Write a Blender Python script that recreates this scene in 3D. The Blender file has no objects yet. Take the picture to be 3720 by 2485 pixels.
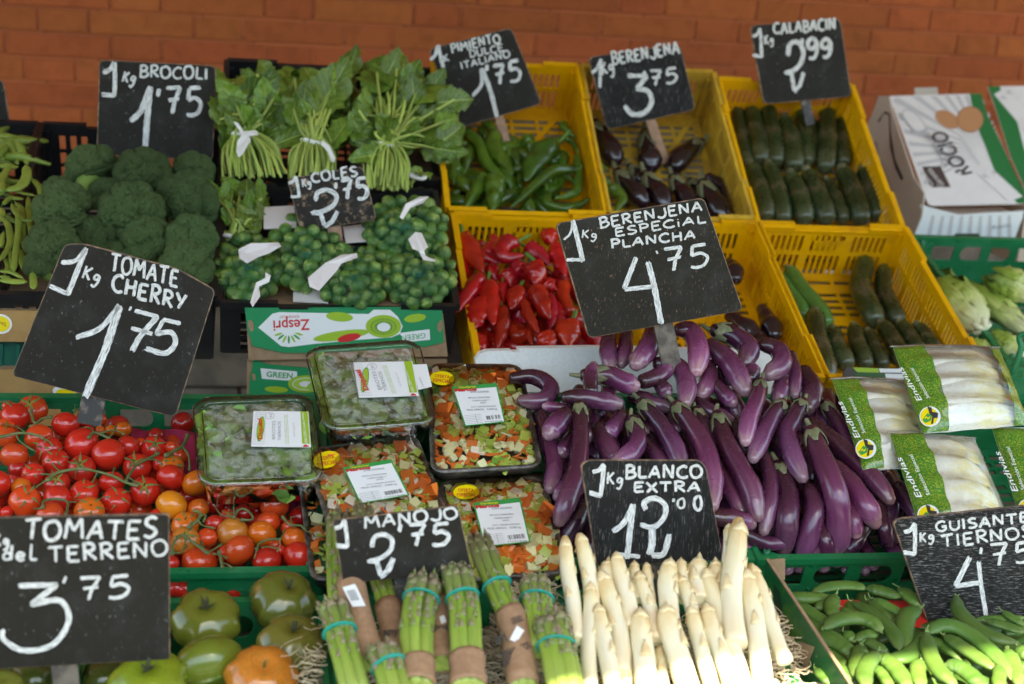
import bpy, math, random
import numpy as np
from mathutils import Vector, Matrix, noise as mnoise
from mathutils.geometry import tessellate_polygon
rnd = random.Random(11)
sc = bpy.context.scene
COL = sc.collection
# ---------------------------------------------------------------- camera
CAM = Vector((0.0, 0.0, 1.6))
YAW, PITCH, ROLL, FPX = math.radians(11), math.radians(18), math.radians(4.2), 5167.0
fw = Vector((math.sin(YAW)*math.cos(PITCH), math.cos(YAW)*math.cos(PITCH), -math.sin(PITCH)))
r0 = Vector((math.cos(YAW), -math.sin(YAW), 0)); u0 = r0.cross(fw)
RT = r0*math.cos(ROLL) + u0*math.sin(ROLL); UP = -r0*math.sin(ROLL) + u0*math.cos(ROLL)
cam = bpy.data.cameras.new('camera'); camo = bpy.data.objects.new('camera', cam); COL.objects.link(camo)
m = Matrix((RT, UP, -fw)).transposed().to_4x4(); m.translation = CAM; camo.matrix_world = m
cam.sensor_width = 36; cam.lens = 36*FPX/3720; cam.clip_start = .05; cam.clip_end = 600
cam.dof.use_dof = True; cam.dof.focus_distance = 2.12; cam.dof.aperture_fstop = 3.2; cam.dof.aperture_blades = 9
sc.camera = camo
# ---------------------------------------------------------------- light
SUN_EL, SUN_AZ = 56.0, 8.0      # sun stands behind the camera
w = bpy.data.worlds.new('World'); sc.world = w; w.use_nodes = True
nt = w.node_tree; bg = nt.nodes['Background']
sky = nt.nodes.new('ShaderNodeTexSky'); sky.sky_type = 'NISHITA'; sky.sun_disc = False
sky.sun_elevation = math.radians(SUN_EL); sky.sun_rotation = math.radians(180-SUN_AZ)
nt.links.new(sky.outputs[0], bg.inputs[0]); bg.inputs[1].default_value = .15
sl = bpy.data.lights.new('sun', 'SUN'); sl.energy = 4.2; sl.angle = math.radians(.5); sl.color = (1, .95, .87)
so = bpy.data.objects.new('sun', sl); COL.objects.link(so)
SD = Vector((math.sin(math.radians(SUN_AZ))*math.cos(math.radians(SUN_EL)), -math.cos(math.radians(SUN_AZ))*math.cos(math.radians(SUN_EL)), math.sin(math.radians(SUN_EL))))
so.rotation_euler = SD.to_track_quat('Z', 'Y').to_euler()
sc.view_settings.view_transform = 'Standard'; sc.view_settings.look = 'None'
sc.view_settings.exposure = 2.5; sc.view_settings.gamma = 1
sc.view_settings.use_white_balance = True; sc.view_settings.white_balance_temperature = 7600; sc.view_settings.white_balance_tint = 0
sc.cycles.use_denoising = True
sc.cycles.max_bounces = 8; sc.cycles.transparent_max_bounces = 12
# ---------------------------------------------------------------- placing: from a point of the photograph to a real surface
def ray(u, v): return fw + RT*((u-1860)/FPX) + UP*((1242.5-v)/FPX)
def atY(u, v, Y):
    r = ray(u, v); return CAM + r*((Y-CAM.y)/r.y)
class Bed:
    """an inclined plane of the stall, level along X: front line (Y0,Z0), rear line (Y1,Z1)"""
    def __init__(s, Y0, Z0, Y1, Z1):
        s.o = Vector((0, Y0, Z0)); d = Vector((0, Y1-Y0, Z1-Z0)); s.len = d.length; s.d = d.normalized()
        s.n = Vector((1, 0, 0)).cross(s.d)
    def on(s, u, v, off=0.0):
        r = ray(u, v); return CAM + r*(((s.o + s.n*off - CAM).dot(s.n))/r.dot(s.n))
def depth(p): return (p-CAM).dot(fw)
def rad(p, px): return px*depth(p)/FPX
def proj(p):
    q = p-CAM; d = q.dot(fw); return (1860+FPX*q.dot(RT)/d, 1242.5-FPX*q.dot(UP)/d)
def Zm(x0, y0, s): return lambda x, y: (x0+x/s, y0+y/s)
Z1 = Zm(0,1350,1.3817); Z2 = Zm(1050,1150,1.6505); Z3 = Zm(1900,1150,1.5677); Z4 = Zm(2700,1150,1.1745)
Z5 = Zm(1050,1800,2.0417); Z6 = Zm(1950,1800,2.2362); A1 = Zm(0,0,1.254); A2 = Zm(700,0,1.2545); A3 = Zm(1500,0,1.2058); A4 = Zm(2600,0,1.0813)
T1 = Zm(0,1400,3.1357); T2 = Zm(600,1600,3.1367); T3 = Zm(2800,2000,2.5522); T4 = Zm(0,2050,1.9567)
ZB = Zm(0,500,1.5675); ZS = Zm(780,600,1.7422); ZE = Zm(3000,1150,1.9597); ZR = Zm(3100,280,2.1774); ZC = Zm(3200,850,3.1365)
ZA = Zm(2100,400,3.1357); ZG = Zm(1580,380,3.5576); ZP = Zm(1560,700,2.613); ZY = Zm(2500,700,2.24); ID = lambda x, y: (x, y)
BED1 = Bed(1.35,.652,1.69,.672)       # front row of crates
BED2 = Bed(1.73,.705,2.11,.805)       # second row, rim plane
HEAP = Bed(1.74,.712,2.14,.925)       # the long aubergines, heaped over the second row
TRAY = Bed(1.74,.725,2.14,.865)       # packed trays lying over the second row
BEDYL = Bed(2.20,.813,2.63,.985)      # lower yellow crates
BEDYU = Bed(2.64,.99,2.99,1.225)      # upper yellow crates
BEDS = Bed(2.30,.898,2.68,1.015)      # sprout crate
BEDB = Bed(2.30,.905,2.90,1.076)      # broccoli and bean crates
BEDG = Bed(2.72,1.03,3.0,1.20)        # leafy greens crate
# ---------------------------------------------------------------- objects
def tag(o, label=None, cat=None, group=None, kind=None):
    if label: o['label'] = label
    if cat: o['category'] = cat
    if group: o['group'] = group
    if kind: o['kind'] = kind
    return o
def empty(name, loc, label=None, cat=None, group=None):
    o = bpy.data.objects.new(name, None); o.empty_display_size = .02; o.location = loc; COL.objects.link(o)
    return tag(o, label, cat, group)
def link(name, me, parent=None, mw=None, color=None):
    o = bpy.data.objects.new(name, me); COL.objects.link(o)
    if parent is not None:
        o.parent = parent; o.matrix_parent_inverse = PM(parent).inverted()
    if mw is not None: o.matrix_basis = mw
    if color is not None: o.color = (*color[:3], 1)
    return o
def PM(o):      # world matrix without waiting for the depsgraph
    b = o.matrix_basis if o.rotation_mode != 'QUATERNION' or True else None
    return (PM(o.parent) @ o.matrix_parent_inverse @ b) if o.parent else b.copy()
def mesh(name, vs, fs, mats, smooth=True, uv=None, midx=None):
    me = bpy.data.meshes.new(name); me.from_pydata([tuple(v) for v in vs], [], fs)
    for mt in (mats if isinstance(mats, (list, tuple)) else [mats]): me.materials.append(mt)
    if smooth: me.polygons.foreach_set('use_smooth', [True]*len(me.polygons))
    if midx: me.polygons.foreach_set('material_index', midx)
    if uv:
        l = me.uv_layers.new(name='UVMap'); li = np.empty(len(me.loops), dtype=np.int32); me.loops.foreach_get('vertex_index', li)
        l.data.foreach_set('uv', np.asarray(uv, dtype=np.float32)[li].ravel())
    me.update(); return me
def add(name, vs, fs, mat, parent=None, smooth=True, uv=None, color=None):
    return link(name, mesh(name, vs, fs, mat, smooth, uv), parent, None, color)
class MB:
    def __init__(s): s.v = []; s.f = []; s.uv = []
    def box(s, o, a, b, c):
        """parallelepiped from corner o with edges a,b,c"""
        k = len(s.v); o, a, b, c = map(Vector, (o, a, b, c))
        s.v += [o, o+a, o+a+b, o+b, o+c, o+a+c, o+a+b+c, o+b+c]
        F = [(0,3,2,1),(4,5,6,7),(0,1,5,4),(1,2,6,5),(2,3,7,6),(3,0,4,7)]
        if a.cross(b).dot(c) < 0: F = [f[::-1] for f in F]
        s.f += [tuple(k+i for i in f) for f in F]; s.uv += [(0,0)]*8; return s
    def raw(s, v, f, uv=None):
        k = len(s.v); s.v += list(v); s.f += [tuple(k+i for i in q) for q in f]; s.uv += list(uv) if uv else [(0,0)]*len(v); return s
    def out(s, name, mat, parent=None, smooth=False, color=None, useuv=False):
        return add(name, s.v, s.f, mat, parent, smooth, s.uv if useuv else None, color)
def boxo(name, mat, o, a, b, c, parent=None, color=None, bev=0.0):
    ob = MB().box(o, a, b, c).out(name, mat, parent, color=color)
    if bev:
        md = ob.modifiers.new('b', 'BEVEL'); md.width = bev; md.segments = 2
    return ob
def interp(prof, t):
    for (a, ra), (b, rb) in zip(prof, prof[1:]):
        if t <= b:
            k = 0 if b == a else (t-a)/(b-a); k = k*k*(3-2*k); return ra+(rb-ra)*k
    return prof[-1][1]
def crv(P, t):
    n = len(P)-1
    if n == 0: return P[0].copy()
    x = min(max(t, 0), .99999)*n; i = int(x); x -= i
    p0 = P[i-1] if i > 0 else P[i]*2-P[i+1]; p1 = P[i]; p2 = P[i+1]; p3 = P[i+2] if i+2 <= n else P[n]*2-P[n-1]
    return ((p1*2) + (p2-p0)*x + (p0*2-p1*5+p2*4-p3)*x*x + (p1*3-p0-p2*3+p3)*x*x*x)*.5
def tube_geo(P, r, prof=((0,1),(1,1)), n=18, seg=14, cap0=.6, cap1=1.0, flat=1.0, flatdir=None, lobe=None, wob=0.0, seed=0, uvs=1.0):
    """a swept solid along points P; radius r*prof(t); half-ellipsoid ends of relative length cap0/cap1; lobe(a,t) scales the radius"""
    P = [Vector(p) for p in P]
    samples = []
    e0 = max(interp(prof, 0), 1e-3); e1 = max(interp(prof, 1), 1e-3)
    for k in (0, 1, 2): 
        if cap0 > 0:
            a = (k/3)*math.pi/2; samples.append((0, -math.cos(a)*cap0*e0*r, math.sin(a)*e0))
    for k in range(n+1): samples.append((k/n, 0, interp(prof, k/n)))
    for k in (2, 1, 0):
        if cap1 > 0:
            a = (k/3)*math.pi/2; samples.append((1, math.cos(a)*cap1*e1*r, math.sin(a)*e1))
    vs = []; uv = []; fr = None
    T0 = (crv(P, .02)-P[0]).normalized() if len(P) > 1 else Vector((0,0,1)); T1_ = (P[-1]-crv(P, .98)).normalized() if len(P) > 1 else T0
    nn = flatdir.copy() if flatdir is not None else (Vector((0,0,1)) if abs(T0.z) < .9 else Vector((0,1,0)))
    for (t, ex, rr) in samples:
        c = crv(P, t) + (T0*ex if t == 0 and ex else Vector()) + (T1_*ex if t == 1 and ex else Vector())
        T = (crv(P, min(t+.02, 1))-crv(P, max(t-.02, 0))).normalized()
        if flatdir is not None: nn = flatdir
        nn = (nn - T*nn.dot(T)).normalized(); bb = T.cross(nn)
        for j in range(seg):
            a = 2*math.pi*j/seg; q = r*rr
            if lobe: q *= lobe(a, t)
            if wob: q *= 1+wob*mnoise.noise(Vector((math.cos(a)*1.2, math.sin(a)*1.2, t*6+seed*7.3)))
            vs.append(c + nn*(math.cos(a)*q*flat) + bb*(math.sin(a)*q)); uv.append((j/seg, t*uvs))
    m_ = len(samples); fs = [(i*seg+j, i*seg+(j+1)%seg, (i+1)*seg+(j+1)%seg, (i+1)*seg+j) for i in range(m_-1) for j in range(seg)]
    if cap0 <= 0: fs.append(tuple(range(seg-1, -1, -1)))
    else: fs.append(tuple(range(seg-1, -1, -1)))
    fs.append(tuple((m_-1)*seg+j for j in range(seg)))
    return vs, fs, uv
def tube(name, P, r, mat, parent=None, color=None, **k):
    v, f, uv = tube_geo(P, r, **k); return add(name, v, f, mat, parent, True, uv, color)
def frame_mat(o, x, z=None, s=1.0):
    """matrix with local Z along x... used for shared meshes: local Z -> axis"""
    z_ = x.normalized(); u = (z if z is not None else Vector((0,-1,.3))); u = (u-z_*u.dot(z_)).normalized(); y = z_.cross(u)
    M = Matrix((u, y, z_)).transposed().to_4x4()
    sx = s if isinstance(s, (tuple, list)) else (s, s, s)
    M = M @ Matrix.Diagonal((*sx, 1)); M.translation = o; return M
ORD = 'first second third fourth fifth sixth seventh eighth ninth tenth eleventh twelfth thirteenth fourteenth fifteenth sixteenth seventeenth eighteenth nineteenth twentieth'.split()
def ordn(i):
    return ORD[i] if i < 20 else 'twenty-'+ORD[i-20]
def rank(items, rows, rowname, fmt):
    """items: (u, v, object, look). Labels by row counted from the front and place counted from one end."""
    its = sorted(items, key=lambda q: -q[1]); n = len(its); per = math.ceil(n/rows)
    for k in range(0, n, per):
        row = sorted(its[k:k+per], key=lambda q: q[0]); ri = k//per
        for j, (u, v, o, look) in enumerate(row):
            o['label'] = fmt.format(look=look, n=ordn(j), row=rowname(ri))
# ---------------------------------------------------------------- materials
def M(name, col, rough=.5, var=0.0, scale=40, col2=None, bump=0.0, bscale=None, spec=.5, metal=0.0, objcol=False, rvar=0.0, sss=0.0, coat=0.0, detail=4, lo=.4, hi=.62, trans=0.0, alpha=1.0):
    mt = bpy.data.materials.new(name); mt.use_nodes = True; t = mt.node_tree; b = t.nodes['Principled BSDF']; L = t.links
    b.inputs['Roughness'].default_value = rough; b.inputs['Specular IOR Level'].default_value = spec; b.inputs['Metallic'].default_value = metal
    b.inputs['Coat Weight'].default_value = coat; b.inputs['Coat Roughness'].default_value = .12
    b.inputs['Transmission Weight'].default_value = trans; b.inputs['Alpha'].default_value = alpha
    if sss:
        b.inputs['Subsurface Weight'].default_value = sss; b.inputs['Subsurface Radius'].default_value = (1, .5, .25); b.inputs['Subsurface Scale'].default_value = .004
    tc = t.nodes.new('ShaderNodeTexCoord'); oi = t.nodes.new('ShaderNodeObjectInfo')
    vec = t.nodes.new('ShaderNodeVectorMath'); vec.operation = 'ADD'
    mul = t.nodes.new('ShaderNodeMath'); mul.operation = 'MULTIPLY'; mul.inputs[1].default_value = 37.0
    L.new(oi.outputs['Random'], mul.inputs[0]); L.new(tc.outputs['Object'], vec.inputs[0]); L.new(mul.outputs[0], vec.inputs[1])
    nz = t.nodes.new('ShaderNodeTexNoise'); nz.inputs['Scale'].default_value = scale; nz.inputs['Detail'].default_value = detail; nz.inputs['Roughness'].default_value = .6
    L.new(vec.outputs[0], nz.inputs['Vector'])
    base = t.nodes.new('ShaderNodeRGB'); base.outputs[0].default_value = (*col, 1)
    src = oi.outputs['Color'] if objcol else base.outputs[0]
    if col2 is not None:
        rp = t.nodes.new('ShaderNodeMapRange'); rp.inputs[1].default_value = lo; rp.inputs[2].default_value = hi; L.new(nz.outputs[0], rp.inputs[0])
        mx = t.nodes.new('ShaderNodeMix'); mx.data_type = 'RGBA'; mx.inputs[7].default_value = (*col2, 1)
        L.new(rp.outputs[0], mx.inputs[0]); L.new(src, mx.inputs[6]); src = mx.outputs[2]
    if var:
        hs = t.nodes.new('ShaderNodeHueSaturation'); mr = t.nodes.new('ShaderNodeMapRange'); mr.inputs[3].default_value = 1-var; mr.inputs[4].default_value = 1+var
        L.new(oi.outputs['Random'], mr.inputs[0]); L.new(mr.outputs[0], hs.inputs['Value']); L.new(src, hs.inputs['Color'])
        m2 = t.nodes.new('ShaderNodeMapRange'); m2.inputs[3].default_value = .5-var*.04; m2.inputs[4].default_value = .5+var*.04
        wn = t.nodes.new('ShaderNodeTexWhiteNoise'); wn.noise_dimensions = '1D'; L.new(oi.outputs['Random'], wn.inputs['W']); L.new(wn.outputs[0], m2.inputs[0]); L.new(m2.outputs[0], hs.inputs['Hue']); src = hs.outputs[0]
    L.new(src, b.inputs['Base Color'])
    if rvar:
        mr = t.nodes.new('ShaderNodeMapRange'); mr.inputs[1].default_value = .3; mr.inputs[2].default_value = .7; mr.inputs[3].default_value = max(rough-rvar, .02); mr.inputs[4].default_value = rough+rvar
        L.new(nz.outputs[0], mr.inputs[0]); L.new(mr.outputs[0], b.inputs['Roughness'])
    if bump:
        n2 = t.nodes.new('ShaderNodeTexNoise'); n2.inputs['Scale'].default_value = bscale or scale*4; n2.inputs['Detail'].default_value = 3
        L.new(vec.outputs[0], n2.inputs['Vector'])
        bp = t.nodes.new('ShaderNodeBump'); bp.inputs['Strength'].default_value = bump; bp.inputs['Distance'].default_value = .002
        L.new(n2.outputs[0], bp.inputs['Height']); L.new(bp.outputs[0], b.inputs['Normal'])
    mt['b'] = 1; return mt
def ramp_uv(mt, stops, mixn=.25, nscale=(3, 14), objmul=False, axis='Y'):
    """recolour a material along the length of its mesh (UV v), broken up by stretched noise"""
    t = mt.node_tree; L = t.links; b = t.nodes['Principled BSDF']
    uv = t.nodes.new('ShaderNodeUVMap'); sp = t.nodes.new('ShaderNodeSeparateXYZ'); L.new(uv.outputs[0], sp.inputs[0])
    mp = t.nodes.new('ShaderNodeMapping'); mp.inputs['Scale'].default_value = (nscale[1], nscale[0], 1)
    oi = t.nodes.new('ShaderNodeObjectInfo'); cb = t.nodes.new('ShaderNodeCombineXYZ'); ml = t.nodes.new('ShaderNodeMath'); ml.operation = 'MULTIPLY'; ml.inputs[1].default_value = 91
    L.new(oi.outputs['Random'], ml.inputs[0]); L.new(ml.outputs[0], cb.inputs[2]); L.new(cb.outputs[0], mp.inputs['Location']); L.new(uv.outputs[0], mp.inputs[0])
    nz = t.nodes.new('ShaderNodeTexNoise'); nz.inputs['Scale'].default_value = 1; nz.inputs['Detail'].default_value = 5; L.new(mp.outputs[0], nz.inputs['Vector'])
    a = t.nodes.new('ShaderNodeMath'); a.operation = 'MULTIPLY_ADD'; a.inputs[1].default_value = mixn*2; L.new(nz.outputs[0], a.inputs[0])
    s2 = t.nodes.new('ShaderNodeMath'); s2.operation = 'SUBTRACT'; s2.inputs[1].default_value = mixn; L.new(sp.outputs[1], s2.inputs[0]); L.new(s2.outputs[0], a.inputs[2])
    cr = t.nodes.new('ShaderNodeValToRGB'); e = cr.color_ramp.elements
    while len(e) < len(stops): e.new(.5)
    for k, (p, c) in enumerate(stops): e[k].position = p; e[k].color = (*c, 1)
    L.new(a.outputs[0], cr.inputs[0]); src = cr.outputs[0]
    old = b.inputs['Base Color'].links[0].from_node if b.inputs['Base Color'].links else None
    if objmul:
        mx = t.nodes.new('ShaderNodeMix'); mx.data_type = 'RGBA'; mx.blend_type = 'MULTIPLY'; mx.inputs[0].default_value = 1
        L.new(src, mx.inputs[6]); L.new(oi.outputs['Color'], mx.inputs[7]); src = mx.outputs[2]
    if old is not None and old.type == 'HUE_SAT': L.new(src, old.inputs['Color'])
    else: L.new(src, b.inputs['Base Color'])
    return mt
def see_through(name, col=(1,1,1), gloss=.16, rough=.06, haze=0.0, hscale=200):
    """thin clear plastic: transparent, with its own fresnel reflection and, where it is fogged, a pale film of droplets"""
    mt = bpy.data.materials.new(name); mt.use_nodes = True; t = mt.node_tree; L = t.links; t.nodes.remove(t.nodes['Principled BSDF']); out = t.nodes['Material Output']
    tr = t.nodes.new('ShaderNodeBsdfTransparent'); tr.inputs[0].default_value = (*col, 1)
    gl = t.nodes.new('ShaderNodeBsdfGlossy'); gl.inputs['Roughness'].default_value = rough
    fr = t.nodes.new('ShaderNodeFresnel'); fr.inputs[0].default_value = 1.45
    ad = t.nodes.new('ShaderNodeMath'); ad.operation = 'ADD'; ad.inputs[1].default_value = gloss*.35; L.new(fr.outputs[0], ad.inputs[0])
    tc = t.nodes.new('ShaderNodeTexCoord')
    src = tr.outputs[0]
    if haze:
        df = t.nodes.new('ShaderNodeBsdfDiffuse'); df.inputs[0].default_value = (.80,.84,.78,1)
        nz = t.nodes.new('ShaderNodeTexNoise'); nz.inputs['Scale'].default_value = hscale; nz.inputs['Detail'].default_value = 6; nz.inputs['Roughness'].default_value = .75; L.new(tc.outputs['Object'], nz.inputs['Vector'])
        mr = t.nodes.new('ShaderNodeMapRange'); mr.inputs[1].default_value = .47; mr.inputs[2].default_value = .60; mr.inputs[3].default_value = haze*.4; mr.inputs[4].default_value = haze; L.new(nz.outputs[0], mr.inputs[0])
        nl = t.nodes.new('ShaderNodeTexNoise'); nl.inputs['Scale'].default_value = hscale*.16; nl.inputs['Detail'].default_value = 2; L.new(tc.outputs['Object'], nl.inputs['Vector'])
        ml = t.nodes.new('ShaderNodeMapRange'); ml.inputs[1].default_value = .42; ml.inputs[2].default_value = .56; ml.inputs[3].default_value = .18; L.new(nl.outputs[0], ml.inputs[0]); mm = t.nodes.new('ShaderNodeMath'); mm.operation = 'MULTIPLY'; L.new(ml.outputs[0], mm.inputs[0]); L.new(mr.outputs[0], mm.inputs[1])
        mx = t.nodes.new('ShaderNodeMixShader'); L.new(mm.outputs[0], mx.inputs[0]); L.new(tr.outputs[0], mx.inputs[1]); L.new(df.outputs[0], mx.inputs[2]); src = mx.outputs[0]
    m2 = t.nodes.new('ShaderNodeMixShader'); L.new(ad.outputs[0], m2.inputs[0]); L.new(src, m2.inputs[1]); L.new(gl.outputs[0], m2.inputs[2]); L.new(m2.outputs[0], out.inputs[0])
    n3 = t.nodes.new('ShaderNodeTexNoise'); n3.inputs['Scale'].default_value = 45; n3.inputs['Detail'].default_value = 3; L.new(tc.outputs['Object'], n3.inputs['Vector'])
    bp = t.nodes.new('ShaderNodeBump'); bp.inputs['Strength'].default_value = .5; bp.inputs['Distance'].default_value = .004; L.new(n3.outputs[0], bp.inputs['Height']); L.new(bp.outputs[0], gl.inputs['Normal'])
    return mt
# ---------------------------------------------------------------- setting
m_ground = M('paving_stone', (.15,.13,.11), .85, scale=9, col2=(.10,.09,.078), bump=.3)
m_brick = M('painted_brick', (.36,.092,.028), .85, spec=.2, var=.12, scale=26, col2=(.26,.066,.020), bump=.5, bscale=55, lo=.45, hi=.75)
m_mortar = M('painted_mortar', (.33,.082,.024), .8, scale=60, col2=(.24,.052,.018), bump=.5)
m_plinth = M('plinth_stone', (.20,.165,.13), .85, scale=14, col2=(.12,.10,.08), bump=.5)
m_canvas = M('awning_canvas', (.40,.34,.26), .85, scale=30, bump=.1)
m_wood = M('shelf_wood', (.20,.15,.11), .7, scale=18, col2=(.12,.09,.07), bump=.3)
m_steel = M('steel', (.35,.35,.36), .4, metal=1, scale=30, rvar=.1)
WY = 3.6
def brick_pattern(mt):
    t = mt.node_tree; L = t.links; b = t.nodes['Principled BSDF']; tc = t.nodes.new('ShaderNodeTexCoord'); sp = t.nodes.new('ShaderNodeSeparateXYZ'); cb = t.nodes.new('ShaderNodeCombineXYZ')
    L.new(tc.outputs['Object'], sp.inputs[0]); L.new(sp.outputs[0], cb.inputs[0]); L.new(sp.outputs[2], cb.inputs[1]); br = t.nodes.new('ShaderNodeTexBrick'); L.new(cb.outputs[0], br.inputs['Vector'])
    br.inputs['Scale'].default_value = 1; br.inputs['Mortar Size'].default_value = .004; br.inputs['Brick Width'].default_value = .245; br.inputs['Row Height'].default_value = .0592; br.inputs['Color1'].default_value = (.40,.098,.026,1); br.inputs['Color2'].default_value = (.29,.068,.018,1); br.inputs['Mortar'].default_value = (.24,.054,.014,1)
    L.new(br.outputs['Color'], b.inputs['Base Color']); bp = t.nodes.new('ShaderNodeBump'); bp.invert = True; bp.inputs['Strength'].default_value = .8; bp.inputs['Distance'].default_value = .003; L.new(br.outputs['Fac'], bp.inputs['Height']); L.new(bp.outputs[0], b.inputs['Normal'])
brick_pattern(m_mortar)
g = MB(); g.v = [Vector((-250,-250,0)), Vector((250,-250,0)), Vector((250,250,0)), Vector((-250,250,0))]; g.f = [(0,1,2,3)]; g.uv = [(0,0)]*4
tag(g.out('ground', m_ground), kind='structure')
wall = boxo('brick_wall', m_mortar, (-6,WY+.0008,0), (12,0,0), (0,.3,0), (0,0,4.2))
tag(wall, 'terracotta painted brick wall behind the whole vegetable stall', 'wall')
# bricks: stretcher and header in turn, each its own piece
BL, BH, CH = .245, .1175, .0592
def brick_me(L):
    v = []; x0, x1, z0, z1, b = .0, L-.007, .0, CH-.0075, .0028
    for (i, yy) in ((0, .006), (0, b*.6), (b, 0)):
        v += [(x0+i, yy, z0+i), (x1-i, yy, z0+i), (x1-i, yy, z1-i), (x0+i, yy, z1-i)]
    f = [(4*k+j, 4*k+(j+1)%4, 4*k+4+(j+1)%4, 4*k+4+j) for k in (0,1) for j in range(4)] + [(8,9,10,11)]
    return mesh('brick', [Vector(q) for q in v], f, m_brick, False)
bms, bmh = brick_me(BL), brick_me(BH)
for r in range(13):
    z = .94+r*CH; x = -.95-(0 if r%2 else (BL+BH)/2) + .02*math.sin(r*5.1); k = 0
    while x < 2.15:
        L_ = BL if k%2 == 0 else BH
        # only the bricks that stand in or near the picture
        u, v = proj(Vector((x+L_/2, WY, z)))
        if -260 < u < 3980 and v < 620:
            o = link('brick', bms if k%2 == 0 else bmh, wall)
            mw = Matrix.Translation((x, WY-.0022-rnd.random()*.0016, z)) @ Matrix.Rotation(rnd.uniform(-.004,.004), 4, 'Y'); o.matrix_basis = wall.matrix_basis.inverted() @ mw
        x += L_+.0005; k += 1
for r, (z0_, h_) in enumerate(((.0,.28),(.285,.28),(.57,.2))):
    for k in range(19):
        o = boxo('stone_slab', m_plinth, (-5.6+k*.62+.2*(r%2), WY-.03, z0_+.002), (.61,0,0), (0,.0355,0), (0,0,h_-.004), wall)
# added unseen building: blocks low sky light, shows as dark edge in glossy skins
m_fac = M('facade_render', (.24,.19,.13), .85, scale=3, col2=(.20,.16,.11)); m_win = M('window_glass', (.03,.035,.04), .1); m_shut = M('shutter_wood', (.07,.10,.07), .6)
hb = empty('added_house', (0,-13,0), 'added ochre building with green shutters behind the camera, unseen, blocking low sky light', 'building')
boxo('facade', m_fac, (-26,-14,0), (52,0,0), (0,-6,0), (0,0,5.4), hb); boxo('cornice', m_fac, (-26.1,-13.99,5.2), (52.2,0,0), (0,.35,0), (0,0,.22), hb)
for k in range(13):
    for z in (.9,3.2):
        boxo('window', m_win, (-24.5+k*4,-13.99,z), (1.1,0,0), (0,.03,0), (0,0,1.7), hb); boxo('shutter', m_shut, (-25.06+k*4,-13.99,z-.02), (.55,0,0), (0,.05,0), (0,0,1.74), hb); boxo('shutter', m_shut, (-23.39+k*4,-13.99,z-.02), (.55,0,0), (0,.05,0), (0,0,1.74), hb)
# awning over the stall (fixed to the wall), its front edge sets where the sun falls
aw = empty('awning', (1, WY, 3.3), 'tan canvas awning stretched out from the brick wall over the stall', 'awning')
AZ = 2.9
def AYf(x): return -.025+.12*x   # edge shaped askew so the sun line slants over the front crates
v = []; f = []; NX = 40
for i in range(NX+1):
    x = -3.5+8*i/NX
    for j in range(9):
        t = j/8; AY = AYf(x); v.append(Vector((x, WY-.01+(AY-WY)*t, 3.3+(AZ-3.3)*t - .03*math.sin(math.pi*t) + .006*math.cos(i*math.pi/2))))
    v.append(Vector((x, AYf(x)-.005, AZ-.16+.035*abs(math.sin(i*math.pi/4)))))
for i in range(NX):
    for j in range(9): a = i*10+j; f.append((a, a+1, a+11, a+10))
add('canvas', v, f, m_canvas, aw)
tube('front_bar', [(-3.5,AYf(-3.5)+.02,AZ-.01),(4.5,AYf(4.5)+.02,AZ-.01)], .018, m_steel, aw, n=2)
for x in (-3.4, 4.4): tube('arm', [(x,WY,2.7),(x,AYf(x)+.02,AZ-.01)], .014, m_steel, aw, n=2)
# the stall table and the stepped rack that carry the crates
tb = empty('stall_table', (.5,1.7,.5), 'low wooden stall table on steel legs under the front crates', 'table')
boxo('table_board', m_wood, (-1.6,1.22,.515), (4.0,0,0), (0,.50,.012), (0,0,.022), tb)
boxo('table_board', m_wood, (-1.6,1.74,.545), (4.0,0,0), (0,.44,.116), (0,-.004,.02), tb)
for x in (-1.5,.5,2.3):
    for y, z in ((1.26,.515),(1.70,.525),(2.12,.64)): boxo('leg', m_steel, (x,y,0), (.04,0,0), (0,.04,0), (0,0,z), tb)
rk = empty('rear_rack', (1.2,2.7,.5), 'steel rack with sloping shelves under the yellow crates', 'rack')
boxo('shelf', m_wood, (.2,2.24,.665), (1.2,0,0), (0,.43,.172), (0,-.008,.02), rk)
boxo('shelf', m_wood, (.2,2.72,.875), (1.15,0,0), (0,.35,.235), (0,-.01,.018), rk)
for x in (.24,.8,1.3):
    for y, z in ((2.26,.665),(2.64,.82),(3.0,1.05)): boxo('leg', m_steel, (x,y,0), (.035,0,0), (0,.035,0), (0,0,z), rk)
# ---------------------------------------------------------------- crates
m_gcr = M('green_plastic', (.006,.150,.050), .33, scale=16, var=.08, col2=(.03,.22,.10), bump=.06, rvar=.1, detail=9, lo=.5, hi=.8)
m_ycr = M('yellow_plastic', (.72,.36,.006), .36, scale=18, col2=(.50,.21,.006), bump=.06, rvar=.1, detail=9, lo=.5, hi=.78)
m_ycd = M('faded_yellow_plastic', (.60,.36,.03), .5, scale=18, col2=(.38,.22,.03), bump=.05, detail=9)
m_bcr = M('black_plastic', (.012,.012,.013), .38, scale=60, bump=.05, rvar=.08)
def rrect(x0, x1, y0, y1, rl, rr, k=6):
    """rounded outline: rl = corner radius at the left end, rr at the right end"""
    P = []
    for (cx, cy, r, a0) in ((x1-rr,y0+rr,rr,-90),(x1-rr,y1-rr,rr,0),(x0+rl,y1-rl,rl,90),(x0+rl,y0+rl,rl,180)):
        if r < 1e-5: P.append((cx, cy)); continue
        for i in range(k+1):
            a = math.radians(a0+90*i/k); P.append((cx+r*math.cos(a), cy+r*math.sin(a)))
    return P
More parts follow.
